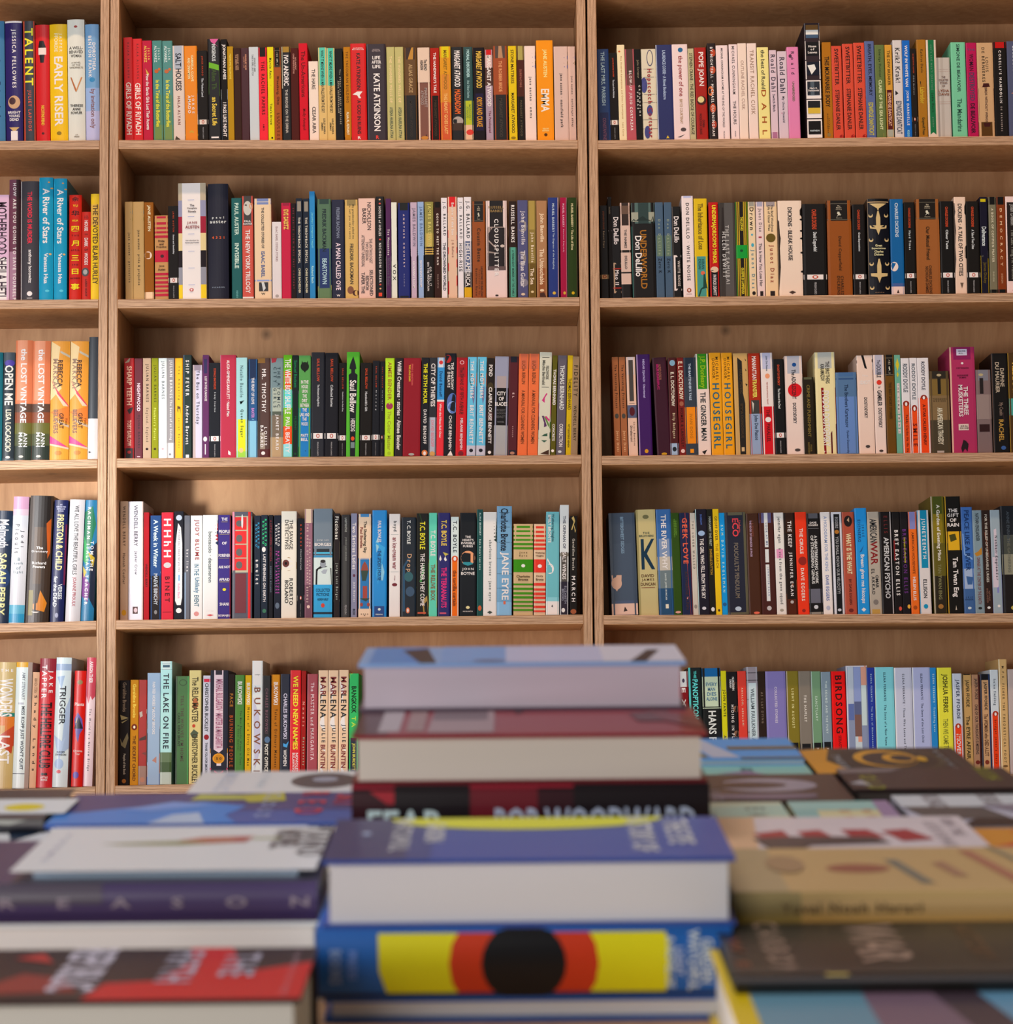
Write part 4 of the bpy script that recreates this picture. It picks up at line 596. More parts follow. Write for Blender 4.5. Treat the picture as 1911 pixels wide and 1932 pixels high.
587 613 665 14141c|K SAUL BELLOW;The Adventures of Augie March|L black paperback with a white band, widest of two taller ones together
613.5 638 666 14141a|K SAUL BELLOW;Collected Stories|L black paperback with a white band, right one of two taller ones together
639 653.5 685 100e0e|K SAUL BELLOW;Henderson the Rain King|L narrow shorter black paperback with a white band, left of bright green one
653.5 678 664.5 50a428|P 14181c .15,.22,.35,.2,.35,.17,.2,.16,.25,.12,.5,.04,.7,.12,.75,.16,.65,.17,.65,.2,.85,.22,.75,.6,.7,1,.3,1,.25,.6|O.83 .5 .14 d84820 .02|T.27-.58 ece8e0 .5 Saul Bellow|T.64-.76 d8e0dc .32 HERZOG|B.865-.92 707c78 .35 .65|L bright green paperback with a black fountain pen nib shape
679.5 702 685 120e0c|K SAUL BELLOW;Humboldt's Gift|L black paperback with a white band, right of bright green one
702.5 716 681 12141a|K SAUL BELLOW;Herzog
716.5 725.5 682 12141a|K SAUL BELLOW;Seize the Day
726 743.5 676 b0d014|T.04-.43 c87c20 .42 AIMEE BENDER|O.49 .5 .38 98284c .035|P b0d014 .35,.46,.5,.475,.65,.46|T.54-.94 c8c420 .42 The Color Master|O.97 .5 .2 98b010 .016|L lime yellow paperback with a purple-red apple
745 760.5 676 1c1014|T.03-.94 c8b8b4 .5 Willful Creatures · stories · Aimee Bender|L black paperback covered in white script
760.5 793.5 676 881420|T.06-.28 b04840 .1 FRANS G. BENGTSSON|S.07-.24 d89820 .1 -.15 THE LONG SHIPS|O.985 .5 .17 a09890 .012|L wide plain dark red paperback with tiny gold capitals at its top
794.5 809.5 675 14161c|T.06-.47 e8cc10 .5 THE 25TH HOUR|T.53-.88 d8d8dc .4 DAVID BENIOFF|O.97 .5 .38 c86830 .03|O.975 .5 .18 e8e0d8 .02|L black paperback with bright yellow capitals
809.5 823.5 675 28282c|B.61-1 a8a4ac|T.06-.5 e0dcd8 .6 CITY OF THIEVES|T.64-.91 b05c64 .42 DAVID BENIOFF|O.98 .5 .38 c89050 .025|L dark grey over light grey paperback with tall white capitals
824 838 675 3484b8|B0-.1 c8c4d4|O.05 .5 .28 c83030 .02|B.43-.45 e0d8e0|B.45-1 dc2c34|T.14-.4 143c64 .42 David Benioff|T.47-.82 f0dce0 .3 When the Nines Roll Over|L narrow white, blue and red paperback
838.5 860 667 14161c|O.055 .25 .3 a82020 .04|O.49 .7 .5 5068a0 .1|O.53 .7 .45 8c9cc4 .06|T.09-.36 dcdce0 .6 THE ANATOMY/OF DREAMS|T.61-.94 dcdce0 .34 CHLOE BENJAMIN|P e0e0e4 .3,1,.6,.95,.8,1|L black paperback with a blue moon and a red sticker
860 881 675 c00414|B0-.2 9c0c14|O.05 .5 .2 e0a0a0 .02|O.05 .5 .14 9c0c14 .014|T.1-.58 700810 .36 The SWANS OF FIFTH AVENUE|T.62-.94 e8a8ac .3 MELANIE BENJAMIN|O.98 .5 .25 701018 .025|L bright red paperback with dark red title, left of two sky blue ones
881.5 898.5 674 60acc4|P 2c5040 .1,.02,1,.05,1,.2,.4,.3,.2,.25|P e07038 1,.16,.7,.22,.7,.27,1,.3|P 68688c 1,.3,.7,.3,.5,.4,.8,.55,1,.65|B.9-1 b8b0b8|O.95 .5 .22 1c1c24 .018|T.04-.42 e4e4dc .38 THE MOTHERS|T.49-.88 e4e8e4 .42 BRIT BENNETT|L left of two sky blue paperbacks with an orange half disc
899.5 917 674 60acc4|P 2c5040 .1,.02,1,.05,1,.2,.4,.3,.2,.25|P e07038 1,.16,.7,.22,.7,.27,1,.3|P 68688c 1,.3,.7,.3,.5,.4,.8,.55,1,.65|B.9-1 b8b0b8|O.95 .5 .22 1c1c24 .018|T.04-.42 e4e4dc .38 THE MOTHERS|T.49-.88 e4e8e4 .42 BRIT BENNETT|L right of two sky blue paperbacks with an orange half disc
917.5 932 676 1c1410|O.3 .5 .4 3c3018 .05|O.6 .5 .4 3c1814 .05|T.07-.19 e4d8cc .5 POND|T.3-.88 e4d8cc .45 CLAIRE-LOUISE BENNETT|O.97 .5 .22 e0dcd8 .016|L dark mottled brown paperback with white capitals
932.5 958.5 673 8c8898|B.2-.32 a08c88|B.32-.7 100e0e|B.7-1 9c9490|H.35-.51 e4ddd8 .9 CITY/OF/BLADES|H.53-.63 706864 .7 ROBERT/JACKSON/BENNETT|H.655-.675 908884 .5 NOVEL|L grey map-like paperback with a black middle block
959 977 673 4c1018|B0-.06 0c0c1c|B.95-1 141420|O.98 .5 .25 a87058 .015|T.37-.42 c89890 .2 EL|T.71-.82 a07470 .12 BENDER|L plain dark maroon paperback left of two orange ones
977.5 996 668 dc6434|B0-.15 c45c3c|T.07-.3 8c4424 .36 LUCIA BERLIN|T.36-.89 8c4424 .36 A MANUAL FOR CLEANING WOMEN|L left of two bright orange paperbacks with brownish capitals
996.5 1016 668 dc6434|B0-.15 c45c3c|T.07-.3 8c4424 .36 LUCIA BERLIN|T.36-.89 8c4424 .36 A MANUAL FOR CLEANING WOMEN|L right of two bright orange paperbacks with brownish capitals
1016.5 1039.5 665 c8bca4|B.05-.055 3c3830 .2 .8|B.34-.345 3c3830 .2 .8|P c02c6c 0,.5,.3,.46,.6,.4,1,.42,1,.6,.9,.68,.5,.63,0,.66|P 502850 0,.63,.4,.62,.7,.72,0,.76|P 5c7838 .4,.62,1,.68,1,.75,.8,.72|P 30503c 0,.84,.5,.8,1,.78,1,.84,.5,.88|P 3c2418 .2,.99,.9,.95,.9,1|T.08-.32 6c6454 .6 FIELDWORK/Mischa Berlinski|L off-white paperback with a large pink tulip
1040.5 1050 671 544c08|T.14-.5 c8c0a8 .6 THOMAS BERNHARD|T.69-.86 e0d8c8 .5 CONCRETE|O.96 .4 .3 e4dcd0 .014
1051 1068 671 5c5058|T.1-.55 b8b4b0 .5 THOMAS BERNHARD|T.69-.92 e0dcd8 .42 CORRECTION|O.97 .4 .2 c8c4c0 .013|L mauve grey paperback with pale outlined capitals, near the upright
1069 1079 671 c8a004|T.23-.55 3c3008 .6 THOMAS BERNHARD|T.69-.93 3c3008 .4 WITTGENSTEIN'S NEPHEW
1082 1095 673 947454|T.09-.41 4c3820 .6 FIDELITY|T.5-.86 4c3820 .42 WENDELL BERRY
''',
'3R': r'''
1157 1169 674 90502c|B.6-1 9c5434|O.6 .5 .32 403830 .025|T.08-.52 3c2418 .5 The Vanishing Princess|T.75-.96 b88058 .5 Jenny Diski
1170 1182 674 90502c|B.6-1 9c5434|O.6 .5 .32 403830 .025|T.08-.52 3c2418 .5 The Vanishing Princess|T.75-.96 b88058 .5 Jenny Diski
1183.5 1201 674 c89c84|B0-.18 b09c98|B.03-.45 4c3828 .25 .75|B.03-.45 3c3430 .32 .68|B.47-.475 6c5040 .2 .8|B.49-.62 48485c|O.555 .5 .3 481018 .045|T.66-.9 4c3428 .6 Chitra Banerjee/Divakaruni|L cream paperback with a dark framed strip and small picture
1203 1228.5 669 340c48|B0-1 8c6c8c 0 .08|T.05-.43 8c7ca0 .2 NEGAR DJAVADI · Disoriental|O.96 .55 .14 b87c10 .02|L deep violet paperback left of the leaning dark one
1235 1261.5 675 300818|T.07-.23 6c3c30 .2 ALFRED DOBLIN|S.07-.33 8c0c48 .16 -.16 BERLIN ALEXANDERPLATZ|O.99 .5 .2 b07c10 .014|L wide dark wine paperback leaning right beside a black gap
1262 1278 675 40100e|B.88-1 8c98a8|O.055 .55 .34 6c8898 .03|O.94 .5 .25 14181c .024|T.15-.5 c0a08c .4 E. L. DOCTOROW|T.57-.83 a08868 .4 Billy Bathgate|L dark maroon paperback with a pale blue seal and grey foot
1279 1292.5 675 681410|O.475 .5 .3 8c4c34 .025|T.04-.43 c89c84 .6 E. L. DOCTOROW|T.52-.92 40100c .4 HOMER & LANGLEY|O.96 .5 .28 c8a094 .02
1291.5 1314.5 675 2c3038|B0-.2 14202c|B.51-.885 d07004|B.94-.98 d87808 .35 .65|T.06-.44 8c909c .2 THE BARTENDER'S TALE|T.58-.83 884c08 .25 IVAN DOIG|L charcoal paperback with an orange lower block
1314 1339 668 d4b0a0|B0-1 8c9094 0 .05|B0-.35 247008|P 1c1410 .3,.97,.7,.95,.5,1|T.02-.34 a8c808 .5 J.P. Donleavy|T.38-.86 2c2c28 .42 THE GINGER MAN|L green over pale pink paperback with dark small capitals
1340 1362.5 666 d08408|T.04-.27 5c3c08 .6 MICHAEL/DONKOR|T.3-.94 24687c .6 HOUSEGIRL|L left of two amber paperbacks with fat teal capitals
1363 1383.5 666 d08408|T.04-.27 5c3c08 .6 MICHAEL/DONKOR|T.3-.94 24687c .6 HOUSEGIRL|L right of two amber paperbacks with fat teal capitals
1385.5 1413 667 b0844c|P 1c1814 .28,.04,.6,.08,.62,.4,.75,.5,.7,1,.3,1|P 1c1814 .8,.05,.9,.07,.85,.08|P 1c1814 .8,.15,.9,.17,.85,.18|P 1c1814 .8,.3,.95,.31,.85,.33|T.16-.4 584028 .18 FROG MUSIC|T.5-.84 584028 .18 EMMA DONOGHUE|B.93-.97 b89468 .4 .6|L sand paperback with a broad black stripe down its middle
1413.5 1436 667 942008|B.465-.6 34302c|P b0a090 .2,.47,.4,.5,.3,.59|B.6-1 80889c|T.03-.26 e8dcd0 .36 MANHATTAN|T.26-.44 d8a040 .36 TRANSFER|T.61-.86 303c4c .4 John Dos Passos|L red over blue-grey paperback with a small black photo
1437 1459.5 666 d8b8ac|B0-.16 a8a0b0|B.53-1 bc0414|O.23 .55 .2 d88058 .025|T.03-.18 505860 .2 John Dos Passos|T.29-.51 c85840 .12 FIRST BOOK OF THE U.S.A. TRILOGY|T.56-.88 700810 .3 THE 42 PARALLEL|O.66 .5 .25 e8d8d0 .025|L pale pink over scarlet paperback
1460 1481 678 0c0a0a|K DOSTOYEVSKY;The House of the Dead|L black paperback with a white band, right of pale pink and scarlet one
1482 1515.5 672 d8b0a0|B0-.18 9c9498|B0-1 b89c90 0 .06|O.09 .55 .12 0c3c70 .02|O.35 .55 .4 c00414 .07|T.14-.44 241818 .24 The ADOLESCENT|T.48-.69 342828 .2 DOSTOEVSKY|O.96 .6 .16 3c302c .015|L wide pale pink paperback with a large red disc
1515.5 1537 712 1c1408|B0-.03 4c4830|T.1-.78 5c481c .28 CRIME AND PUNISHMENT|T.85-1 5c481c .4 FYODOR/DOSTOEVSKY|L short dark olive-black paperback in the shadow of its tall neighbour
1539 1577 665 d8b884|B0-.16 a49c90|P 780810 .28,.35,1,.35,1,1,.35,1,.3,.6|P 4c0810 .7,.8,1,.7,1,1,.7,1|T.09-.31 3c2c24 .5 THE BROTHERS/KARAMAZOV|T.38-.93 e4c8a0 .34 FYODOR DOSTOEVSKY|H.97-.99 e4c8a0 .3 FSG|L wide cream paperback with a dark red torn-edge panel
1578 1617.5 703 48607c|B0-.05 3c587c|B.07-.09 2c4468|B.3-1 58709c|T.15-.68 243450 .18 The Brothers Karamazov|T.72-1 243450 .14 Fyodor Dostoevsky|L wide short blue-grey paperback
1618 1648.5 671 d8ac98|P 100c0c 0,.1,1,.15,1,.36,0,.36|P c0b8c0 0,0,1,0,1,.15,0,.1|P 100c0c .3,0,.45,0,.65,.14,.5,.13|P 100c0c 0,.05,1,.04,1,.07,0,.08|H.195-.22 d8c4b8 .35 The|H.25-.3 d8c4b8 .65 IDIOT|T.43-.64 342828 .2 DOSTOEVSKY|O.93 .55 .14 3c302c .015|L pale pink paperback with black bars crossing its top
1649.5 1670 670 d8b0a0|B0-.2 a0949c|T.05-.09 302828 .3 The|T.1-.23 241c1c .42 DOUBLE|O.28 .5 .24 c02c1c .025|T.32-.34 302828 .2 The|T.36-.52 241c1c .42 GAMBLER|T.54-.74 342828 .34 DOSTOEVSKY|O.975 .5 .2 3c302c .012|L pale paperback with dark capitals and a small red seal
1671 1689 669.5 5c3808|M|T.28-.65 4c3008 .3 THE BEST SHORT STORIES|L brown paperback with a black top block and runner emblem, narrow
1689.5 1701 670 5c8c74|P b8a020 .5,.03,.8,.1,.5,.17,.2,.1|P b8a020 .5,.17,.7,.2,.5,.23,.3,.2|B.29-.8 c0a8a0 .3 .75|T.3-.79 4c5044 .25 THE COMMITMENTS|B.35-.36 5c8c74|B.41-.42 5c8c74|B.47-.48 5c8c74|B.53-.54 5c8c74|B.6-.61 5c8c74|B.67-.68 5c8c74|B.74-.75 5c8c74
1701.5 1717.5 676 c8b8bc|B.49-1 c43c0c|O.48 .5 .38 801c08 .03|O.485 .5 .14 e8dcd0 .02|T.06-.36 50545c .55 RODDY DOYLE|T.6-.99 581c04 .36 Paddy Clarke Ha Ha Ha|L left of three white over orange paperbacks
1718 1732 675.5 c8b8b8|B.53-1 d03c04|O.53 .5 .38 801c08 .035|O.535 .5 .16 e8dcd0 .022|T.06-.44 606468 .5 RODDY DOYLE|T.69-.93 801c04 .6 SMILE|L middle and thinnest of three white over orange paperbacks
1732.5 1754 675.5 c8b8c4|B.42-1 d03804|O.415 .5 .28 801c08 .025|O.42 .5 .11 e8dcd0 .018|T.04-.34 2c2c3c .32 RODDY DOYLE|T.49-.92 581404 .26 A STAR CALLED HENRY|L right and widest of three white over orange paperbacks
1754.5 1792 700.5 4c3820|B0-.09 241c14|B.1-.3 6c5024|B.3-.6 705434|B.6-1 3c3020|O.05 .5 .12 a08864 .016|B.09-.28 14100c .42 .58|H.33-.38 4c3820 .7 THEODORE/DREISER|T.45-.9 a89880 .28 AN AMERICAN TRAGEDY|B.975-1 a08c80 .3 .65|L wide short murky brown paperback with pale condensed title
1793.5 1841 655 982448|B0-.12 781444|B0-1 c09078 0 .06|B.02-.08 b8a8b4 .28 .7|B.73-.79 c8a898 .28 .68|O.155 .5 .05 e8d0b8 .01|H.03-.07 3c3038 .3 ONE FOR/ALL...|H.19-.21 601430 .5 A NEW TRANSLATION|H.26-.3 501028 .45 ALEXANDRE/DUMAS|T.36-.66 dca8b0 .42 THE THREE/MUSKETEERS|H.74-.78 4c3c38 .34 AND ALL/FOR ONE!|P 1c1014 .35,.96,.45,.88,.55,.89,.65,.92,.6,.99,.5,.96,.4,1|L widest tall raspberry paperback with two small white patches
1842.5 1870.5 698 6c5450|B0-.13 6c6468|B.1-.29 1c1414 .25 .5|O.06 .35 .16 a08860 .016|B.3-.6 806860|B.66-.75 281010 .15 .85|L short dusky grey-pink paperback right of the raspberry one
1872 1903 667 100c0a|B0-1 604030 0 .03|P 301c20 .6,.6,1,.55,1,.75,.7,.7|T.09-.4 8c7864 .6 DAPHNE/DU MAURIER|T.5-.63 604c40 .3 My Cousin|T.67-.89 8c6428 .3 RACHEL|O.955 .6 .15 304c7c .02|L black paperback with bronze capitals and a small blue emblem
1903.5 1930 666 40280c|B0-1 a87c20 0 .03|B.46-.63 3c8474|T.1-.96 a8782c .4 REBECCA DU MAURIER|L brown paperback with gold letters and a teal block, cut by the edge
''',
'4L': r'''
-10 19.5 964 24344c|O.2 .5 .6 344860 .08|O.6 .4 .6 2c4470 .1|T.08-.33 e0e4e8 .6 Melmoth|T.38-.93 c8c88c .5 SARAH PERRY|L dark blue hardcover with white script, cut by the left edge
20.5 50 937.5 d8dce4|B0-.1 d8a8c8|B.1-.15 e0c8d8|B.86-1 60b8d8|B.93-1 30a0d0|T.22-.45 4c4c54 .65 Jodi/Picoult|H.48-.62 a8c4d0 .6 a/spark/of/light|L tall white hardcover with a pink top and blue foot
52 96 936 38281c|B0-.25 1c1410 .2 .9|P b85414 .75,.22,.95,.18,.95,.45,.85,.5|P d88418 .6,.75,.9,.85,.8,.92,.3,.9,.1,.93,.3,.86,.5,.85|B.25-.7 4c3418 .25 .6|B.75-.95 84782c .1 .3|O.88 .4 .04 14100c .05|H.4-.46 e8e0d8 .7 The/Overstory|H.52-.58 e8e0d8 .6 Richard/Powers|P e8e0d8 .25,.92,.6,.92,.5,.93,.35,.93|L wide brown forest hardcover with orange leaves and white words
98 124 944 1c2458|B.2-.7 702448 .88 1|H.03-.1 a8acc8 .7 #1/NEW YORK TIMES/BESTSELLING/AUTHORS|T.12-.58 dcc888 .5 PRESTON & CHILD|T.63-.88 c8d0e8 .7 VERSES/for the DEAD|O.95 .5 .12 a8b0d0 .02|L navy hardcover with gold serif capitals
127 155.5 943 dcdce0|T.05-.62 2c2c34 .3 WE ALL LOVE THE BEAUTIFUL GIRLS|T.64-.88 d8304c .3 JOANNE PROULX|L white hardcover with thin black and red capitals
156.5 181 944 1c7cac|P 207c58 0,.1,.6,.05,.9,.2,.5,.4,0,.35|P 38a860 0,.3,.5,.45,.3,.55,0,.5|P 14243c .6,.4,1,.35,1,.9,.5,.8|P c8b030 .3,.42,.9,.48,.8,.56,.6,.5|P 7c3890 0,.6,.6,.7,.5,.85,0,.8|P d8c040 0,.55,.3,.6,.1,.65|T.06-.87 dce8f0 .62 TOM THE/RACHMAN ITALIAN TEACHER|L swirling teal, green and purple hardcover by the upright
''',
'4M': r'''
226.5 241.5 946 bc9478|O.94 .5 .3 c88c20 .025|T.04-.38 5c4030 .36 WENDELL BERRY|T.44-.7 5c4030 .34 Hannah Coulter|L tan paperback first on its shelf, with an orange spot at the foot
242 270 946.5 d0c0c4|B0-1 c0a090 .93 1|P 401c18 .3,.89,.65,.89,.65,.95,.3,.95|O.92 .5 .12 c0a0a0 .02|T.03-.38 5c5054 .26 WENDELL BERRY|T.42-.62 5c5054 .24 Jayber Crow|L wide pale lilac-grey paperback with a small dark square near its foot
271 281.5 967 9c0814|B.4-.7 b04410|T.48-.7 3c0c08 .4 WENDELL BERRY
283.5 304 973 1c3c68|P c0b4bc 0,.6,.95,.54,.95,.555,.1,.61|B.58-1 1c1414|P 402c28 .3,.7,.8,.68,.9,.8,.5,.85|T.04-.5 a8bccc .42 A Week in Winter|T.56-.86 908c8c .36 MAEVE BINCHY|O.93 .5 .14 78706c .02|L dark blue over black paperback with a thin white slash
304.5 327 967 c02030|T.06-.42 d8c0c4 .62 HHhH|O.495 .5 .32 b8a8a4 .026|T.6-.84 5c0c18 .4 BINET|B.93-.935 700c18 .1 .85|L scarlet paperback with four big blocky white letters
328.5 346.5 965 14141c|O.06 .5 .32 b4b4b8 .026|P ded0dc .4,.11,.7,.15,.85,.3,.85,.8,.7,.87,.3,.87,.1,.83,.15,.3|T.17-.56 4c4454 .26 If I loved you, I would tell you this|B.59-.645 4c8cb8 .45 .58|T.67-.81 c87080 .26 Robin Black|O.92 .5 .3 dcdce0 .024|L black paperback with a long white brush stroke
347.5 358.5 973 605c60|B.5-1 50403c|B.55-1 8c9cb0 0 .3|T.33-.54 c0d0dc .5 key lime
359.5 382 973 d8dce0|T.04-.43 b82428 .45 JUDY BLUME|T.47-.58 2c7c98 .4 IN THE|T.6-.75 2c80a0 .5 Unlikely|T.77-.88 2c7080 .4 EVENT|O.95 .5 .22 c88078 .022|L white paperback with big red and small teal capitals
382.5 411 972 d8dcd8|P 1c2c4c .82,.07,1,.05,1,.09|P a82c38 .82,.1,1,.08,1,.12|P a82c38 .82,.135,1,.12,1,.15|P 1c2c4c .82,.17,1,.15,1,.19|P a82c38 .82,.2,1,.18,1,.22|P a82c38 .82,.235,1,.22,1,.25|P 1c2c4c .82,.27,1,.25,1,.29|T.16-.65 848884 .26 boccaccio · decameron|H.92-.93 c89c9c .5 vintage|P c05050 .25,.965,.5,.955,.75,.965,.5,.975|L wide white paperback with a row of small red and blue triangles
411.5 435 972 38286c|B0-1 882428 .94 1|H.02-.06 e4dcec .5 THE|H.14-.18 e4dcec .9 PEOPLE|H.255-.29 e4dcec .4 OF|H.37-.41 e4dcec .95 FOREVER|H.485-.52 e4dcec .95 ARE NOT|H.605-.64 e4dcec .85 AFRAID|O.72 .5 .14 d8bc20 .014|H.84-.88 e4dcec .75 SHANI|H.955-.99 e4dcec .95 BOIANJIU|B.065-.068 b8a040 .25 .75|B.185-.188 b8a040 .1 .9|B.415-.418 b8a040 .05 .9|B.645-.648 b8a040 .1 .9|L deep violet paperback with white words stacked one per line
438 475.5 966 4c4850|B.04-.57 b0a080|B0-1 d01414 .8 .93|B0-.55 e07080 0 .1|B.05-.17 d01414 .12 .72|B.18-.3 d01414 .12 .72|B.31-.43 d01414 .12 .72|B.44-.55 d01414 .12 .72|O.11 .35 .16 58504c .03|O.25 .35 .16 58504c .035|O.38 .35 .16 58504c .035|O.5 .35 .16 58504c .035|B.58-.95 681c24 .15 .7|T.02-.16 ecdcd0 .1 .|L wide busy scarlet and grey paperback with giant curly red letters
479.5 491.5 973 1c2430|T.07-.32 2c84b0 .7 ROBERTO/BOLANO|T.43-.67 c8ccd8 .55 amulet
492.5 505 972 1c2430|T.04-.3 2cb468 .75 ROBERTO/BOLANO|O.335 .4 .3 dce4ec .025|T.38-.84 ccd4d8 .42 LAST EVENINGS ON EARTH|O.93 .5 .3 3c6c50 .02|L dark paperback with bright green capitals and a white disc
506.5 515 972 14141a|T.05-.45 702028 .45 A LITTLE LUMPEN NOVELITA|T.5-.75 5c6068 .35 ROBERTO BOLANO
516.5 530 972.5 181c28|T.08-.3 ccd4e0 .7 ROBERTO/BOLANO|T.35-.76 a03c84 .6 NAZI LITERATURE/IN THE AMERICAS|O.88 .5 .3 5c6470 .03
530.5 559.5 965 e0d8b8|T.08-.36 3c342c .6 THE SAVAGE/DETECTIVES|P a07c50 0,.45,.5,.43,1,.48,1,.54,.5,.56,0,.55|P e8e0d0 .05,.47,.5,.455,.95,.49,.6,.53,.05,.53|O.49 .3 .22 60302c .035|O.49 .3 .08 140c0c .014|T.63-.88 201c18 .6 ROBERTO/BOLANO|L cream paperback with a large brown eye across its middle
561 574 978.5 14141a|K BORGES;A Universal History of Iniquity
574.5 589.5 960.5 8c5c68|B.0-.13 e0b898|B.7-1 6c4450|O.9 .5 .2 d8b0a0 .015|T.14-.86 c89c8c .55 JORGE LUIS BORGES/THE BOOK OF IMAGINARY BEINGS|L dusty rose paperback with a glowing peach top
591.5 627 960 6c747c|B.37-.4 2c3034|B.4-.415 48a8d0|B.42-.425 1c2c38|B.43-.45 3c84a8|B.45-.7 c8ccd8|P 1c1c1c .1,.7,.12,.56,.35,.53,.7,.53,.95,.55,.98,.7|O.51 .5 .16 8c8c90 .035|O.485 .5 .14 302c2c .015|P a0a0a4 .4,.58,.55,.56,.75,.56,.65,.6,.5,.6|B.7-1 3494c0|B.95-.97 1c2c38|H.28-.3 d8dce4 .6 Jorge Luis|H.31-.35 dce0e4 .9 BORGES|H.73-.81 1c4c68 .75 COLLECTED/FICTIONS|H.82-.85 1c4c68 .6 ANDREW HURLEY|O.89 .5 .1 c84030 .02|L wide grey and blue paperback with a portrait of a man in black
629.5 641 969 241c1c|B.27-.45 948870|B.83-.85 606058|B.85-1 1c2838|T.03-.25 b8b0a0 .6 Ficciones|T.48-.83 908c80 .5 Jorge Luis Borges
644 660.5 971.5 242020|B.3-1 3c3834 .2 .6|T.03-.17 807c74 .24 LABYRINTHS|T.22-.45 6c6860 .24 JORGE LUIS BORGES|T.88-.97 78706c .24 PENGUIN|L mottled charcoal paperback with barely legible lettering
662 674 969 807c90|B0-1 802c30 .95 1|T.09-.54 e8e4e8 .6 Two Serious Ladies|O.6 .5 .2 5c3040 .014|T.66-.85 dcd4dc .4 Jane Bowles|T.92-.98 202028 .4 ecco
676 700 970 e4b898|B0-.03 3474a4|B.43-.92 1c689c|P e4b898 .05,.41,.95,.41,.9,.44,.1,.44|P 8c3c2c .3,.5,.5,.46,.7,.5,.8,.55,.2,.55|P 2c3c30 .2,.55,.8,.55,.6,.65,.3,.65|B.7-.82 98382c .35 .7|P 2c3c30 .1,.82,.9,.82,.6,.85|O.88 .25 .12 98382c .018|O.88 .8 .12 98382c .018|T.07-.38 28281c .3 The Sheltering Sky|T.98-.99 3c1c14 .1 e|S.13-.33 a03828 .24 -.26 Paul Bowles|H.965-.98 3c1c14 .6 ecco|L peach and blue paperback with small red houses and palm
702 729.5 963 1c7cb8|B.9-1 1c3c74|P 8cb8dc .25,.3,.4,.25,.45,.35,.3,.4|P 80b0d4 .65,.48,.85,.58,.75,.66,.6,.66|P 2c90cc 0,.4,.3,.3,.9,.35,.4,.7|O.93 .5 .1 c8d8ec .012|T.1-.3 c8dcec .24 PAUL BOWLES|T.38-.66 0c3c6c .26 THE SPIDER'S HOUSE|H.97-.985 a8bcd8 .5 PERENNIAL|L azure blue paperback with thin white geometric lines
734 755 970 dcdcd8|B.2-.204 9c9c98|B.563-.567 9c9c98|O.69 .5 .24 6c1c24 .016|T.07-.17 605c5c .4 boyd|T.23-.54 a83c40 .4 an ice-cream war|T.6-.65 c89494 .15 vintage|L white paperback with red lowercase title and thin rules
757 785 976.5 141c24|P 24445c .1,.5,.5,.4,.95,.5,.95,.95,.1,.95|O.6 .5 .3 2c5458 .05|O.75 .6 .3 34485c .05|O.94 .45 .13 c86840 .03|O.94 .45 .06 ece4d8 .018|T.03-.27 b4ccd8 .24 T. C. BOYLE|T.37-.55 a07858 .4 Drop|L dark midnight blue paperback with speckles and bronze lettering
785.5 808.5 969 1c1c18|P 2c4020 .2,0,1,0,1,.3,.7,.2|P 3c7c3c .6,.5,1,.48,1,.8,.4,.8,0,.72,.3,.65|P a07c40 .5,.85,.9,.8,1,.98,.6,.98|T.08-.35 d8d024 .45 T.C. BOYLE|T.39-.9 e4e4dc .36 THE HARDER THEY COME|P c05038 .1,.96,.8,.96,.8,.975,.1,.975|L black paperback with green leaves and bright yellow capitals
809 824.5 968 58bc9c|P 9c1460 0,.12,1,.14,1,.46,0,.45|P e4c41c 0,.45,1,.46,1,.92,0,.91|P 64c8a8 0,.91,1,.92,1,1,0,1|T.17-.42 ecd8e0 .6 T.C. BOYLE|T.5-.85 a05c1c .55 THE RELIVE BOX|L mint, magenta and yellow banded paperback
826 849 968 201c58|T.07-.32 d89830 .45 T.C. BOYLE|P ece4e8 .1,.45,.2,.41,.3,.45,.2,.47|P ece4e8 .5,.45,.6,.42,.75,.46,.6,.47|P b8a040 .4,.38,.9,.4,.6,.42|T.53-.92 c81c58 .45 THE TERRANAUTS|P c04860 .15,.965,.7,.965,.7,.98,.15,.98|L indigo paperback with gold and hot pink capitals and white birds
850.5 865.5 975.5 c8ccd4|B.43-1 ec6004|O.425 .5 .42 c84818 .032|O.425 .5 .18 ece4dc .02|T.04-.36 30343c .5 T.C. BOYLE|T.54-.9 8c3804 .5 the tortilla curtain|L grey-white over vivid orange paperback
867.5 898 968 14181c|O.44 .5 .45 d88c60 .07|P 2c7c84 .05,.44,.95,.44,.8,.5,.5,.515,.2,.5|O.92 .5 .12 d8c48c .014|H.22-.34 e0dcdc .85 THE/HEART'S/INVISIBLE/FURIES|H.53-.61 e8e4e4 .85 JOHN/BOYNE|H.95-.965 d0ccc8 .6 HOGARTH|L wide black paperback with a round orange and teal picture
899.5 911 961.5 144440|B0-1 2c5c58 0 .1|T.03-.57 a0c0bc .4 ALINA BRONSKY · Baba Dunja's Last Love|O.93 .5 .3 c05830 .025
911.5 937 966.5 d8dcd4|P 24342c .78,.08,1,.06,1,.1|P 24342c .78,.11,1,.09,1,.13|P 24342c .78,.14,1,.12,1,.16|P 24342c .78,.17,1,.15,1,.19|P 24342c .78,.205,1,.185,1,.225|P 24342c .78,.24,1,.22,1,.26|P 24342c .78,.27,1,.25,1,.29|T.27-.86 848880 .28 charlotte bronte · jane eyre|P 3c443c .3,.97,.5,.955,.7,.97,.5,.985|L white paperback with a saw edge of black triangles
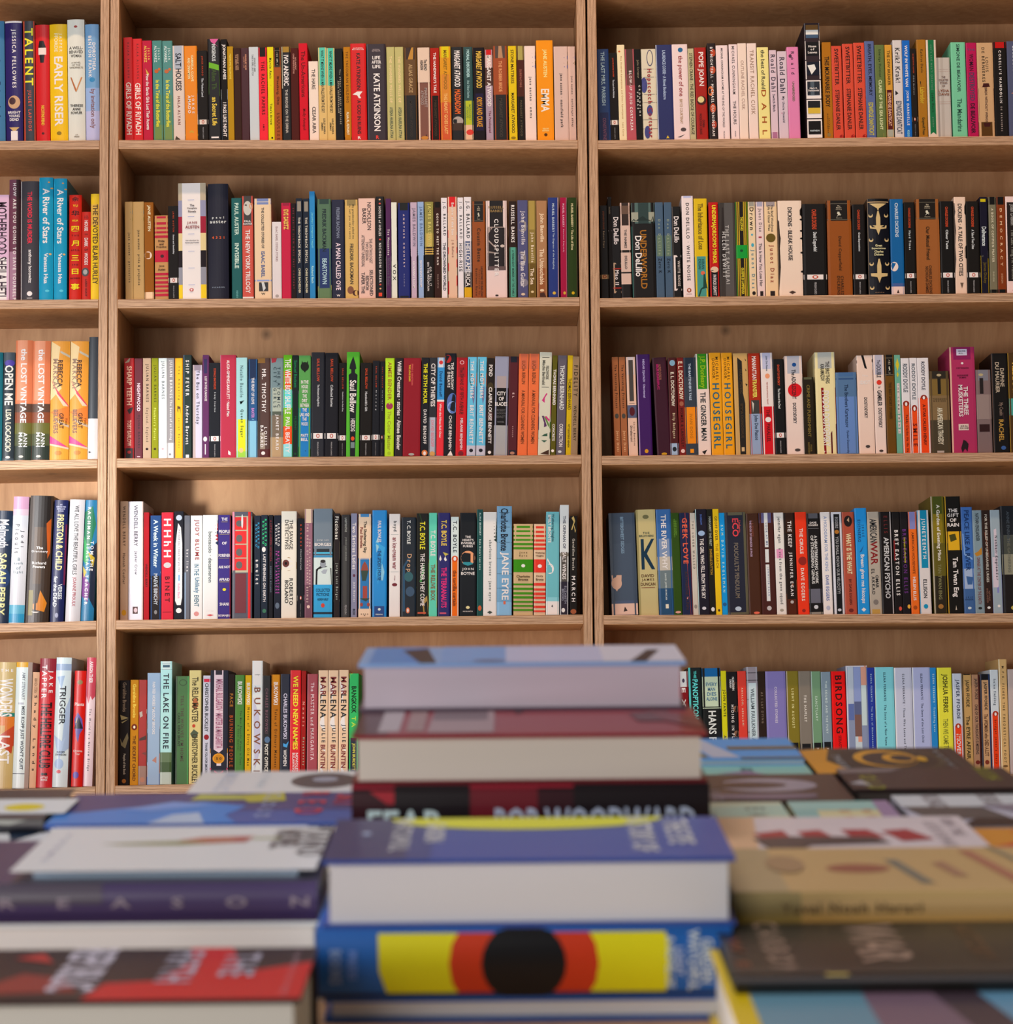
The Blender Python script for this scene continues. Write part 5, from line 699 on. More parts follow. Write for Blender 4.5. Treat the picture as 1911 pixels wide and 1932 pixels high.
937 965.5 955.5 6c94b0|B.055-.058 2c4454|B.19-.193 2c4454|B.33-.333 2c4454|B.48-.483 2c4454|B.62-.623 2c4454|B.75-.753 2c4454|B.88-.885 2c4454|B.88-1 7ca4c0|T.02-.41 1c2430 .5 Charlotte Bronte|T.42-.86 e8f0f4 .6 JANE EYRE|B.87-.9 c85838 .45 .6|L tallest pale blue paperback with white comic capitals on tiles
968.5 1005.5 989 c09c70|B.02-.045 3c7c0c|B.07-.09 3c7c0c|B.12-.14 3c7c0c|B.165-.185 3c7c0c|B.21-.235 3c7c0c|B.255-.28 3c7c0c|B.39-.53 347c08|O.46 .5 .1 e4dcc0 .018|B.655-.675 3c7c0c|B.7-.725 3c7c0c|B.75-.775 3c7c0c|B.795-.82 3c7c0c|B.845-.865 3c7c0c|B.89-.91 3c7c0c|B.935-.955 3c7c0c|H.3-.37 4c4028 .4 Jane/Eyre|H.56-.63 4c4028 .7 Charlotte/Bronte|L short tan paperback with hand-painted green stripes
1007 1029.5 989 d4ac88|B.025-.05 d0301c|B.075-.1 d0301c|B.12-.145 d0301c|B.17-.195 d0301c|B.215-.24 d0301c|B.26-.285 d0301c|B.39-.535 d42c18|O.465 .5 .18 ecdcc8 .02|B.65-.68 d0301c|B.71-.735 d0301c|B.755-.785 d0301c|B.8-.825 d0301c|B.85-.87 d0301c|B.9-.925 d0301c|B.95-.97 d0301c|H.305-.37 5c3828 .8 Wuthering/Heights|H.56-.63 5c3828 .65 Emily/Bronte|L short tan paperback with hand-painted red stripes
1030 1055 966 64a4a8|O.555 .3 .3 e0e0e8 .05|P e0e0e8 .0,.55,.1,.45,.5,.54|B.83-.87 80b8bc|B.87-1 dcdce4|P 3c3c40 .4,.92,.5,.9,.55,.93|T.02-.29 34646c .24 Wuthering Heights|S.03-.3 c0dce0 .24 -.24 EMILY BRONTE|L teal blue paperback with a white teardrop and white foot
1056 1073 953 ccc8e0|B.43-.7 4c443c|B.7-1 241c28|B.44-.47 645848|T.1-.4 5c5868 .34 THE ORPHAN OF|T.43-.68 e0dce0 .42 SALT WINDS|T.74-.9 b8b0bc .6 ELIZABETH/BROOKS|O.96 .4 .2 d8d0d4 .02|L tall paperback, pale lilac over dark stormy purple
1075 1089 974 14100e|P b89858 .2,.02,.5,0,.7,.05,.3,.14,.15,.14,.5,.06|P b89858 .5,.08,.8,.15,.7,.17|T.23-.55 988c80 .36 Geraldine Brooks|T.61-.87 d0c8c0 .5 MARCH|O.97 .5 .4 985030 .025
''',
'4R': r'''
1151 1200.5 968.5 38404c|B.3-.86 3c4450|B.86-.89 40485c|B.89-1 c49c88|O.69 .22 .2 b88c74 .06|P b88c74 .03,.61,.42,.61,.4,.69,.22,.77,.06,.7|P 2c1c18 .45,.97,.5,.92,.6,.96|T.04-.4 60707c .12 BITTERSWEET SEDGES|L wide slate blue paperback with a tan shield shape, first on its shelf
1202.5 1239.5 962 a89464|B0-1 847448 0 .1|P 0c2838 .2,.28,.36,.28,.36,.4,.75,.28,.9,.28,.5,.42,.9,.57,.72,.57,.36,.45,.36,.57,.2,.57|O.07 .5 .16 605838 .02|H.21-.265 3c4c44 .75 THE/BROTHERS|H.61-.73 6c4428 .75 DAVID/JAMES/DUNCAN|B.74-.745 6c3020 .15 .85|L khaki paperback with a giant dark blue letter K
1240 1268.5 961.5 2c5484|B.28-.45 6c7890|B.45-.58 a89888|B.58-.75 5c6464|B.75-1 1c3c58|P c8b8a0 .45,.9,.65,.9,.65,.94,.45,.94|T.05-.57 b8c4cc .34 THE RIVER WHY|T.61-.86 a0a8a0 .14 DAVID JAMES DUNCAN|L blue dusk landscape paperback with spaced pale capitals
1268.5 1284 968 243c08|T.06-.24 4c6c20 .4 ELAINE DUNDY/THE DUD AVOCADO|O.975 .5 .35 b88070 .012|L dark moss green paperback with a tiny pink tag
1284.5 1304 968 141c38|P b83c24 .55,0,1,0,1,1,.8,1,.6,.5|T.05-.5 b8442c .5 GEEK LOVE|T.58-.95 2c1c1c .3 KATHERINE DUNN|P c07068 .45,.84,.6,.82,.55,.85|L navy and red-orange paperback with jagged lettering
1304.5 1314.5 968 b0a090|B.6-.605 484038|B.64-.645 484038|T.08-.55 706858 .4 THE LOVER WALLED|O.92 .5 .3 807468 .02
1314.5 1336 961 14101c|B0-1 a8b8d0 0 .06|O.23 .5 .3 8494ac .025|T.05-.15 3c5084 .16 DURROW|T.28-.85 d0ccd4 .34 THE GIRL WHO FELL FROM THE SKY|O.94 .5 .18 b8b0b8 .015|L black paperback with white bold capitals and a pale blue bird
1336 1347.5 961 14140c|P 542010 0,.67,1,.62,1,1,0,1|T.07-.35 78786c .4 MARGARET THE FIRST|T.38-.62 84601c .4 DANIELLE DUTTON|O.95 .5 .3 c0b8b0 .02
1347.5 1359 960.5 dca00c|B.75-1 c88c10|T.07-.3 5c4c14 .45 GEOFF DYER|T.33-.56 b07410 .45 THE SEARCH|O.96 .5 .2 3c2c14 .012
1359 1370 968 047cbc|T.12-.78 88b4cc .4 SUM DAVID EAGLEMAN|O.9 .5 .35 1c4c74 .018
1370 1409.5 967 1c1c28|B0-.03 544c38|B0-1 544c38 .88 1|B.98-1 544c38|T.06-.24 a82c30 .3 ECO|S.08-.2 8c3030 .12 .2 Umberto|T.3-.84 584c40 .22 FOUCAULT'S PENDULUM|O.945 .5 .15 a0a8b0 .022|L wide charcoal paperback with red capitals and an olive border
1410 1434 969 3c1c0c|O.985 .6 .24 c85840 .012|T.07-.23 5c2c20 .16 G. B. EDWARDS|S.07-.43 8c7080 .16 -.16 THE BOOK OF EBENEZER LE PAGE|L plain dark brown paperback with a tiny coral tag
1434.5 1462 968 3c1814|B0-.1 504868|B0-.34 c0b8cc .35 .6|B.36-.49 c0b8cc .35 .6|B.51-.87 c0b8cc .35 .6|T.1-.32 4c5068 .14 LOOK AT ME|T.54-.82 4c5068 .14 JENNIFER EGAN|O.94 .5 .16 a89c98 .022|L brown and maroon striped paperback with a narrow white strip down it
1462.5 1481 967.5 c8bcb0|B.36-.45 c87c98|T.04-.3 4c4c4c .42 jennifer egan|T.35-.9 5c5450 .4 a visit from the goon squad|O.96 .5 .2 8c8070 .014|L off-white paperback with a pink smudge across it
1481.5 1502 968 180c08|B0-.2 2c1408|P 8c4418 0,.8,.6,.7,1,.66,1,.9,0,1|B.85-1 441808|T.08-.34 d8ccc0 .36 THE KEEP|T.39-.82 dcd0c8 .36 JENNIFER EGAN|O.88 .5 .16 a09088 .016|L black paperback with an orange-brown flare and white capitals
1502.5 1524 966.5 dc2c10|O.48 .55 .38 7c1c14 .042|T.16-.41 d89c90 .3 THE CIRCLE|T.55-.87 d8a090 .3 DAVE EGGERS|O.965 .5 .16 7c1c14 .016|L vivid red-orange paperback with a dark red disc
1524 1549.5 969 100c0c|B0-.05 4c484c|B.75-.89 58545c|B.98-1 807468|O.93 .5 .16 b0acac .02|H.08-.13 b0a8a8 .7 DAVE/EGGERS|B.15-.152 8c8484 .1 .9|T.22-.7 a8a09c .55 A HEARTBREAKING WORK/OF STAGGERING GENIUS|L black paperback with grey blocks at top and foot
1550.5 1568.5 966.5 ccc4d8|T.04-.58 98a4c8 .34 A HOLOGRAM FOR THE KING|T.62-.87 4c64a8 .34 DAVE EGGERS|O.94 .5 .22 9c98a4 .022|L pale lilac white paperback with faint blue lettering
1571 1590.5 966.5 b8b0bc|B.02-1 0c0c0e .22 .8|O.195 .5 .22 985c1c .02|T.05-.16 b0a8a8 .3 EGGERS|T.24-.8 b8b0ac .3 YOU SHALL KNOW OUR VELOCITY!|O.96 .5 .18 b0acb0 .014|L black paperback framed in white with a brown dot
1591 1614 966.5 98402c|O.09 .5 .34 1c1010 .055|P b08868 .4,.08,.6,.05,.6,.1|T.21-.61 d0a078 .42 WHAT IS THE WHAT|T.66-.91 601c14 .22 BY DAVE EGGERS|O.965 .5 .2 5c1c18 .018|L brick red paperback with a small dark portrait and cream capitals
1615 1637.5 959 1878bc|T.11-.32 1c4878 .6 JESSE/EISENBERG|P 1c4878 .3,.42,.7,.35,.5,.41|T.44-.9 b8ccdc .42 Bream gives me hiccups|P d8dce0 .3,.96,.5,.94,.7,.96,.5,.98|L bright blue paperback with white handwriting
1638.5 1661 966 988878|B.955-1 a07838|T.07-.3 24282c .6 AMERICAN|T.29-.52 98181c .6 WAR|T.56-.81 1c181c .65 OMAR/EL AKKAD|O.885 .5 .22 6c6058 .025|L grey-tan paperback with heavy black and red capitals
1661.5 1685 966 100a0a|B0-1 a89c98 .85 .92|T.04-.21 481414 .3 ELLIS|T.25-.85 948c88 .42 AMERICAN PSYCHO|L glossy black paperback with grey serif capitals and a creased edge
1685.5 1700 966 100c0c|B.28-.48 6c1414 .1 .3|T.18-.82 d4ccc8 .5 BRET EASTON ELLIS|O.95 .7 .2 b84030 .02
1700.5 1715 966 100c10|T.17-.8 481c50 .5 BRET EASTON ELLIS|T.25-.5 988420 .2 THE RULES OF ATTRACTION|O.93 .8 .2 c89030 .02
1716 1731.5 966 d85814|B0-.17 706c98|T.2-.61 8c3c10 .32 AMERICAN HOUSEWIFE|T.64-.87 ecb898 .36 HELEN ELLIS|O.94 .5 .24 8c3c10 .02|L orange paperback with a lilac top band
1733 1754.5 963 c0b0a8|B0-1 0c7898 0 .06|B0-.56 04708c .25 .85|T.08-.47 dcd4c8 .4 JUNETEENTH|T.67-.85 2c2828 .34 ELLISON|O.93 .5 .2 0c7898 .022|L grey-white paperback with a teal label panel
1759 1784 937 5c5010|B0-.15 3c4010|B.15-.4 746010|B.4-.68 544814|B.68-1 241c10|B0-1 988874 0 .08|T.07-.55 c0b490 .34 A Garden of Evening Mists|T.58-.88 605838 .26 TAN TWAN ENG|O.94 .5 .2 8c5c28 .02|L tall moss green paperback fading to black, left of a tall black one
1785.5 1815 937 0c0a08|B0-1 b08418 0 .05|B.3-.46 c08c14 .07 1|P 5c5428 .07,.4,1,.41,1,.46,.07,.46|P 3c3810 .2,.33,.6,.32,.7,.37,.3,.39|H.1-.265 c8bcb0 .75 THE/GIFT/OF/RAIN|T.52-.86 d0bcac .42 Tan Twan Eng|P a09080 .45,.97,.5,.93,.55,.97|L tall black paperback with a golden sunset band
1815 1837 957 345890|P 7890b8 .1,.25,1,.3,.9,.5,.2,.45|B.58-.77 8c94a8|P 345078 .3,.65,.9,.66,.8,.73,.4,.73|B.77-1 345078|T.03-.6 1c3868 .42 PEACE LIKE A RIVER|H.84-.88 1c3050 .7 LEIF/ENGER|O.95 .5 .16 b0b4b8 .012|L cloudy blue paperback with navy serif capitals
1837 1855 963 707c80|P a06820 .1,.42,.5,.4,.9,.36,.9,.43,.3,.45|T.03-.3 1c2024 .4 NATHAN ENGLANDER|T.46-.91 8c4438 .36 DINNER AT THE CENTER OF THE EARTH|O.95 .5 .2 202020 .012|L grey-blue paperback with a small orange chair
1854.5 1870.5 963 241410|P 5c2c1c .2,.2,.5,.25,1,.5,.8,.5|T.04-.7 908478 .3 FOR THE RELIEF OF UNBEARABLE URGES|T.76-.9 5c3c30 .5 NATHAN/ENGLANDER|O.945 .5 .2 c0b8b4 .012|L very dark brown paperback, left of the palest one at the edge
1870.5 1889 962.5 848c90|P b4a0a4 .08,.2,.6,.18,.65,.75,.1,.75|P 706c98 0,.75,.6,.75,1,.6,1,1,0,1|T.25-.68 3c4444 .36 Nathan Englander|T.3-.6 806c74 .12 THE MINISTRY OF SPECIAL CASES|O.93 .6 .14 c8bcbc .014|L pale grey and lilac paperback with a pink label strip
1890 1918 955 14161a|B.27-.64 3c3c34|B.45-.64 78705c|B.64-1 181210|T.05-.35 303438 .2 ANNE ENRIGHT|T.3-.62 4c483c .2 THE GATHERING|O.95 .7 .2 a08c3c .02|L dark paperback with a pale sand band, cut by the right edge
''',
'5L': r'''
-8 26.5 1250 c4a468|B.4-.43 207868 .3 1|B.43-.55 d07024|B.5-.56 c89850 0 .5|P b84020 0,.6,1,.5,1,.66,.3,.66|P b84020 .3,.66,1,.6,.9,.72|P e8c890 0,.55,.4,.6,0,.68|T.13-.43 f0e4d0 .75 WONDERS|H.05-.08 f0e0c0 .7 THE|T.58-.8 e8d8b8 .6 LAST|L tan hardcover with orange flame shapes, cut by the left edge
26.5 57 1250 d4d8e0|B0-.04 d89c28|B0-1 a89084 .75 1|B.88-.885 5c5c64 0 .75|T.08-.3 9ca0a8 .2 AMY STEWART|T.35-.85 1c2838 .28 MISS KOPP JUST WON'T QUIT|B.32-.335 a8a8b0 .2 .55|L white hardcover with a gold top band and navy capitals
58 71 1268.5 d8a480|T.05-.18 b88460 .5 AMANDA STERN|T.2-.85 241c18 .55 Shady Lands
71 102 1243 c01c24|B0-.1 8c2430|T.05-.31 d8c8e0 .75 JAKE/TAPPER|T.34-.85 280c14 .7 THE HELLFIRE CLUB|H.91-.95 e8c8c0 .45 LITTLE/BROWN|O.895 .4 .1 181010 .01|O.895 .6 .1 181010 .01|L bright red hardcover with tall dark condensed capitals
102 131 1241 ccd4e0|B.05-.1 94a4bc|P 98acc4 .1,.15,.6,.14,.4,.25|P a0b0c8 .7,.4,1,.3,1,.7,.5,.75|P a8b8d0 0,.6,.6,.65,.8,.6,.4,.8|O.82 .4 .3 a0b4d0 .04|T.22-.52 1c2430 .42 TRIGGER|H.72-.76 1c2430 .7 DAVID/SWINSON|O.88 .4 .14 d04048 .014|L pale blue-white marbled hardcover with bold black capitals
137 159 1266 d01408|P 605098 .1,.42,.4,.36,.8,.42,.9,.5,.6,.55,.5,.62,.3,.57|P 1c1c2c .1,.5,.5,.4,.9,.5|P d0b040 .2,.45,.35,.4,.3,.45|O.1 .5 .24 8c7040 .02|O.9 .4 .26 5c3ca0 .03|H.27-.31 e8a8a0 .8 Plants|H.68-.73 e8a8a0 .8 Christina/Tour|L bright red hardcover with a violet patch and dark figure
160 178 1241 e8c8c8|P c44050 0,0,1,0,1,.3,.7,.33,.5,.3,.3,.36,0,.28|T.03-.2 f0dce0 .36 AARON THIER|T.4-.88 2c3038 .3 The World Is a Narrow Bridge|B0-1 d86880 0 .08|L dripping red over pink-white hardcover beside the plywood upright
''',
'5M': r'''
224.5 244.5 1284 140c0c|P 8c7850 .1,.33,.9,.36,.2,.38|P 8c7850 .2,.4,.9,.37,.3,.41|P 6c5c40 .1,.55,.3,.6,.8,.5,.9,.55,.6,.65,.2,.62|T.02-.3 6c5848 .36 Geraldine Brooks|T.7-.9 8c7c6c .3 People of the Book|O.96 .5 .2 985820 .02|L black paperback first on its shelf, with gold sketched wing lines
245.5 261 1283 b8740c|T.04-.36 d8a040 .4 Geraldine Brooks|O.45 .5 .36 6c2008 .03|O.45 .5 .14 e8d0b0 .014|T.53-.96 6c2c08 .4 THE SECRET CHORD|L gold paperback with a small brown oval
261 277 1283 9c2018|P 382820 0,.3,1,.28,1,.5,0,.42|P 8c5c48 0,.42,1,.38,1,.8,.6,.85,0,.75|P b0a090 .1,.31,1,.28,1,.32,.2,.36|P 3c2018 .1,.56,.9,.53,.9,.57,.1,.58|P 702c24 .4,.7,1,.68,.9,.72|B.82-1 946c5c|O.95 .5 .3 ac6c50 .025|L red paperback with a painted half face below
277.5 302 1270 94a4b8|P 1c4470 0,.45,1,.38,1,.45,.6,.48,0,.46|P a0705c 0,.46,1,.48,1,.52,0,.5|P 1c2434 0,.54,1,.5,1,.75,0,.8|P b07868 0,.83,.6,.76,1,.72,1,.9,0,.93|P 5c6ca0 0,.93,1,.9,1,1,0,1|T.08-.55 d0d8e0 .22 PAINTED HORSES MALCOLM BROOKS|L grey-blue painted paperback with dark hills and a horse
302 324 1248 a8d0dc|B0-.07 c8e0e8|B.02-.023 3c5c6c|B.065-.068 3c5c6c|B.03-.05 2c4c5c .2 .8|B.74-.82 5c6c48|B.82-.9 3c5028|B.9-1 b0b4a4|T.1-.71 202838 .5 THE LAKE ON FIRE|L tall pale sky blue paperback with dark capitals
331 356 1276 3c6430|B0-1 28401c 0 .12|B0-1 549454 .9 1|O.06 .55 .3 28401c .03|O.06 .55 .24 3c6430 .024|T.18-.79 5c4434 .24 TELL THE WOLVES I'M HOME|S.34-.65 2c3018 .2 -.25 CAROL RIFKA BRUNT|L forest green paperback with a round seal at its top
356.5 379 1265 d0b878|P a85c38 .3,.26,.6,.24,.8,.3,.6,.35,.3,.33|P 4c5440 .1,.56,.4,.52,.8,.55,.6,.6,.3,.6|T.06-.46 5c4c30 .55 The RELIC MASTER|O.49 .4 .14 b84028 .015|T.56-1 5c4c30 .5 CHRISTOPHER BUCKLEY|L butter yellow paperback with ornate storybook capitals
382.5 396.5 1275 c0b8c0|B.03-.06 c82840 .1 1|T.07-.52 181c24 .5 CHRISTOPHER BUCKLEY|O.57 .5 .35 901c24 .025|T.62-.92 40444c .35 THANK YOU FOR SMOKING|L narrow pale grey paperback with a red top stripe
396.5 430 1265 242430|P d8b8bc .2,0,.72,0,.72,.7,.5,.73,.2,.7|P e89828 0,.69,.5,.74,1,.69,1,.73,.5,.79,0,.73|P e0c8d0 0,.73,.5,.79,1,.73,1,1,0,1|O.78 .48 .34 e08c20 .045|O.78 .48 .26 c07818 .035|P c83860 0,.86,.5,.91,1,.86,1,.875,.5,.925,0,.875|B0-.04 302830 .28 .65|T.08-.69 84485c .4 MIKHAIL BULGAKOV · MASTER & MARGARITA|H.765-.795 1c1410 .3 50|L dark slate and pink paperback with a gold medal
430 442.5 1272 1c0e0a|T.18-.3 905818 .5 FACE|T.38-.85 8c3810 .55 BURNING PEOPLE
443 461 1274 3c701c|T.06-.27 dce4d0 .5 BUKOWSKI|T.33-.83 20380c .5 The Most Beautiful Woman in Town/& Other Stories|P d8e0c8 .2,.93,.5,.96,.8,.93,.55,.97,.55,1,.45,1,.45,.97|L green paperback with small white block capitals at its top
462 474 1274.5 d09c10|T.07-.27 e8e0d0 .55 BUKOWSKI|T.3-.84 3c3008 .5 Notes of a Dirty Old Man
475 495 1247 d0ccd8|B0-.2 dcd4c8|P a098a8 0,.13,.6,.12,1,.2,.3,.22|P b8b0c0 .1,.3,.7,.45,.9,.7,.3,.9|T.22-.91 a05838 .62 BUKOWSKI|H.11-.12 88847c .5 SAUNTERING|L tallest white paperback with huge brown capitals
495 510.5 1275 0c0a0c|T.12-.54 5c3840 .34 CHARLES BUKOWSKI|O.6 .6 .35 4c6480 .03|T.64-.9 c0b0a0 .42 POST OFFICE|L black paperback, right of the tall white one
511.5 528 1273 a8600c|B0-.1 c87c14|T.07-.28 dccfc0 .5 BUKOWSKI|T.32-.86 4c2c0c .4 Tales of Ordinary Madness|P d8c8a8 .2,.93,.5,.96,.8,.93,.55,.97,.55,1,.45,1,.45,.97|L caramel orange paperback with small white block capitals
529 547 1272 101428|T.18-.6 a89cb0 .4 CHARLES BUKOWSKI|P 3c90c8 .3,.64,.6,.65,.9,.62,.7,.68,.3,.67|T.7-.85 d8d4bc .36 WOMEN|L near-black navy paperback with a small bright blue bird
547 567.5 1265 d01018|T.05-.71 e8d018 .46 WE NEED NEW NAMES|T.74-.91 e8c8c0 .6 NOVIOLET/BULAWAYO|P 60a0c0 .4,.94,.7,.94,.7,1,.4,1|L red paperback with bold yellow capitals
568 577 1266 981410|B.53-1 202c10|T.28-.5 c07868 .5 Novels|T.6-.85 90987c .5 Mayakovsky
579 599 1272 9c3c44|T.08-.8 d89c9c .32 The MASTER and MARGARITA|T.23-.6 702830 .14 MIKHAIL BULGAKOV|L rose brown paperback with thin pale capitals
600 618.5 1265 e0b490|P e8e4e4 .1,.1,.5,.15,1,.05,1,.18,.3,.3|P e8e4e4 0,.35,.6,.4,.7,.55,.2,.5|P e8e4e4 0,.75,.7,.7,1,.8,.4,.95|P e8e4e4 0,.9,.4,.85,.6,1,0,1|T.06-.23 981c20 .6 MAR|T.22-.43 181414 .6 LENA|T.49-.65 282c38 .5 JULIE|T.67-.88 a03030 .5 BUNTIN|L left of three peach and white paperbacks with red and black capitals
619 638 1265 e0b490|P e8e4e4 .1,.1,.5,.15,1,.05,1,.18,.3,.3|P e8e4e4 0,.35,.6,.4,.7,.55,.2,.5|P e8e4e4 0,.75,.7,.7,1,.8,.4,.95|P e8e4e4 0,.9,.4,.85,.6,1,0,1|T.06-.23 981c20 .6 MAR|T.22-.43 181414 .6 LENA|T.49-.65 282c38 .5 JULIE|T.67-.88 a03030 .5 BUNTIN|L middle of three peach and white paperbacks with red and black capitals
639 657 1264.5 e0b490|P e8e4e4 .1,.1,.5,.15,1,.05,1,.18,.3,.3|P e8e4e4 0,.35,.6,.4,.7,.55,.2,.5|P e8e4e4 0,.75,.7,.7,1,.8,.4,.95|P e8e4e4 0,.9,.4,.85,.6,1,0,1|T.06-.23 981c20 .6 MAR|T.22-.43 181414 .6 LENA|T.49-.65 282c38 .5 JULIE|T.67-.88 a03030 .5 BUNTIN|L right of three peach and white paperbacks with red and black capitals
658.5 676 1271 30a858|B.6-1 28303c|P d8c830 0,0,.3,0,0,.05|T.12-.37 101c14 .55 BANGKOK|T.4-.5 98c038 .45 TA|T.65-.9 b8a840 .4 JOHN BURDETT|L bright green paperback half hidden by the blurred stack
''',
'5R': r'''
1272 1282.5 1267 b42c08|T.1-.5 801808 .4 EUGENIDES|T.35-.7 c86040 .4 Doris
1282.5 1300.5 1267 68080e|B0-.15 c0b8bc|O.09 .5 .14 3c3040 .02|T.16-.7 d8c4c0 .4 EXLEY|L white over dark red paperback, left of a turquoise-edged one
1301 1326 1260 0c1414|B0-1 389c94 0 .15|T.03-.1 3c9c90 .2 THE|T.11-.48 48a89c .42 PANOPTICON|L black paperback with turquoise letters and turquoise left edge
1326.5 1361.5 1261 0e1010|B0-.08 045080|B.08-.36 a4ac90|B.365-.37 101414|B.37-.378 a4ac90|H.13-.31 2c4c60 .6 EVERY/MAN/DIES/ALONE|T.4-1 a0b8a0 .42 HANS FALLADA|L wide blue, sage green and black paperback with stacked title
1362 1372.5 1266 b4a80c|B.1-.2 a0989c|B.58-1 b8a8a4|T.18-.44 24240c .65 JOHN FANTE|T.62-.9 3c3030 .5 ASK THE DUST
1372.5 1393 1268 0e0c0e|O.13 .85 .3 704c38 .03|O.36 .85 .3 704c38 .03|O.6 .85 .3 704c38 .03|T.05-.18 a09890 .5 NURUDDIN/FARAH|T.32-.9 c0b4b0 .26 HIDING IN PLAIN SIGHT|L black paperback with brown half discs along its edge
1393.5 1410 1266.5 b83024|B.68-1 0e0e12|T.16-.53 d88c74 .24 ABSALOM, ABSALOM!|T.74-1 b0a8a8 .24 FAULKNER|L coral red over black paperback
1410.5 1431.5 1258.5 8c8488|B0-.15 7c7074|B.05-.06 4c4448|B.12-.13 4c4448|B.15-1 a8b0b0 .15 .85|B.3-.305 50484c 0 .15|B.6-.605 50484c 0 .15|T.2-1 646c70 .34 WILLIAM FAULKNER AS I LAY DYING|L weathered-board paperback with a pale label strip down it
1432 1446 1267 20120a|T.2-.5 5c4c40 .3 AS I LAY DYING|T.76-1 988c84 .3 FAULKNER
1446 1484.5 1267 6c6090|B.69-1 100e14|T.15-.5 9c90b4 .12 COLLECTED STORIES|T.74-1 b0a8ac .14 FAULKNER|L wide lavender over black paperback
1485.5 1508.5 1266.5 6c5c18|B0-1 948470 0 .08|B.69-1 100e0e|T.17-.55 b0a468 .2 LIGHT IN AUGUST|T.74-1 b0a8a4 .22 FAULKNER|L olive gold over black paperback
1508.5 1532 1266.5 6c6054|B.7-1 0e0e10|T.23-.49 a89c90 .2 THE HAMLET|T.76-1 b0a8a4 .22 FAULKNER|L warm grey over black paperback
1532 1550.5 1267 607c5c|B0-1 98a89c 0 .08|B.69-1 0e0e10|T.24-.48 94ac8c .24 SANCTUARY|T.74-1 b0a8a4 .24 FAULKNER|L sage green over black paperback
1551 1569.5 1268 6c7880|B.68-1 0e0e10|T.09-.6 98a4ac .22 THE SOUND AND THE FURY|T.74-1 b0a8a4 .24 FAULKNER|L blue-grey over black paperback
1570.5 1597 1267 cc0408|T.04-.6 3c0404 .5 BIRDSONG|T.62-.95 900408 .22 SEBASTIAN FAULKS|L wide pure red paperback with black serif capitals
1598 1638.5 1256.5 74788c|B0-1 b0a8ac 0 .06|B0-.35 9ca0a8 .08 .34|B.35-.5 505c88 .08 .34|B0-.33 7880a4 .36 .68|B.33-.45 4c506c .36 .68|B.45-.65 684840 .36 .68|B.65-1 a8acac .36 .68|B.65-.7 c08068 .5 .68|B0-.18 b8806c .7 .96|B.18-.55 a8b0ac .7 .94|B0-.01 b0a8ac|L wide book made of three photographic strips, pale left edge
1638.5 1652 1260 1c2c78|T.06-.75 8090c0 .3 ELENA FERRANTE · The Days of Abandonment|L deep blue paperback with thin pale lettering, narrow
1652 1688.5 1259 6cacb0|B0-1 b0c8cc 0 .05|T.05-.73 1c3c4c .16 ELENA FERRANTE · The Story of a New Name|L wide aqua paperback with small navy lettering
1689 1722.5 1260 a8a4b0|B0-1 c4bcc4 0 .05|T.06-.98 3c3c4c .16 ELENA FERRANTE · Those Who Leave and Those Who Stay|L wide pale grey-white paperback with small dark lettering
1723 1757 1259.5 9494b4|B0-1 b8b4c8 0 .05|T.06-.7 2c3050 .16 ELENA FERRANTE · The Story of the Lost Child|L wide pale lilac-blue paperback with small navy lettering
1757 1768.5 1260 1c6ca0|T.06-.6 90bcd8 .4 ELENA FERRANTE · Troubling Love
1770 1797.5 1260 c4bc30|T.06-.42 2c2c0c .45 JOSHUA FERRIS|T.48-.92 8c8830 .36 THEN WE CAME TO THE END|L wide lemon yellow paperback with hand-cut black capitals
1799 1816.5 1271 a8a8b8|B.52-1 cc3410|O.52 .5 .3 90280c .025|O.525 .5 .12 d8d0cc .016|T.06-.45 343c54 .5 JASPER FFORDE|T.6-.66 dc9c88 .5 THE/BIG|T.66-.96 e0ccc4 .45 OVER EASY|L lilac grey over orange-red paperback
1817.5 1835 1272 a47c48|B0-1 14100c 0 .1|B0-.01 14100c|T.06-.33 3c3420 .5 JASPER FFORDE|T.42-.85 3c3018 .42 The EYRE AFFAIR|L tan paperback with dark edge and heavy dark title
1835.5 1850 1273 90684c|B0-1 3c1414 .8 1|T.04-.25 34242c .5 JASPER FFORDE|T.3-.8 4c3430 .4 ONE OF OUR THURSDAYS IS MISSING|O.88 .5 .3 5c1c14 .02
1851 1869.5 1272 ac8058|B0-.06 0c0c10|B0-1 14182c 0 .15|B0-1 1c2c4c .85 1|T.08-.36 2c2420 .4 JASPER FFORDE|T.4-.82 6c3c24 .42 The WOMAN who DIED A LOT|O.88 .5 .22 6c2818 .022|L tan paperback framed in dark navy edges
1870 1885.5 1264 b0b0b8|B.42-1 d43000|O.42 .55 .36 90240c .025|O.425 .55 .14 d8d0cc .016|T.09-.34 5c6068 .42 helen fielding|T.48-.9 8c2404 .42 bridget jones's diary|L pale grey over vivid orange paperback
1886.5 1902 1244 b48c58|B0-1 d0b898 0 .1|T.06-.9 5c4428 .3 M.F.K. FISHER THE THEORETICAL FOOT|O.93 .5 .3 604424 .01|L tall tan paperback with spaced typewriter capitals
1903 1925 1263 a08c84|L pale dusky paperback at the right edge beside the tall tan one
''',
}
CAL = {}  # gains per shelf and bay put the light's balance into cover colours
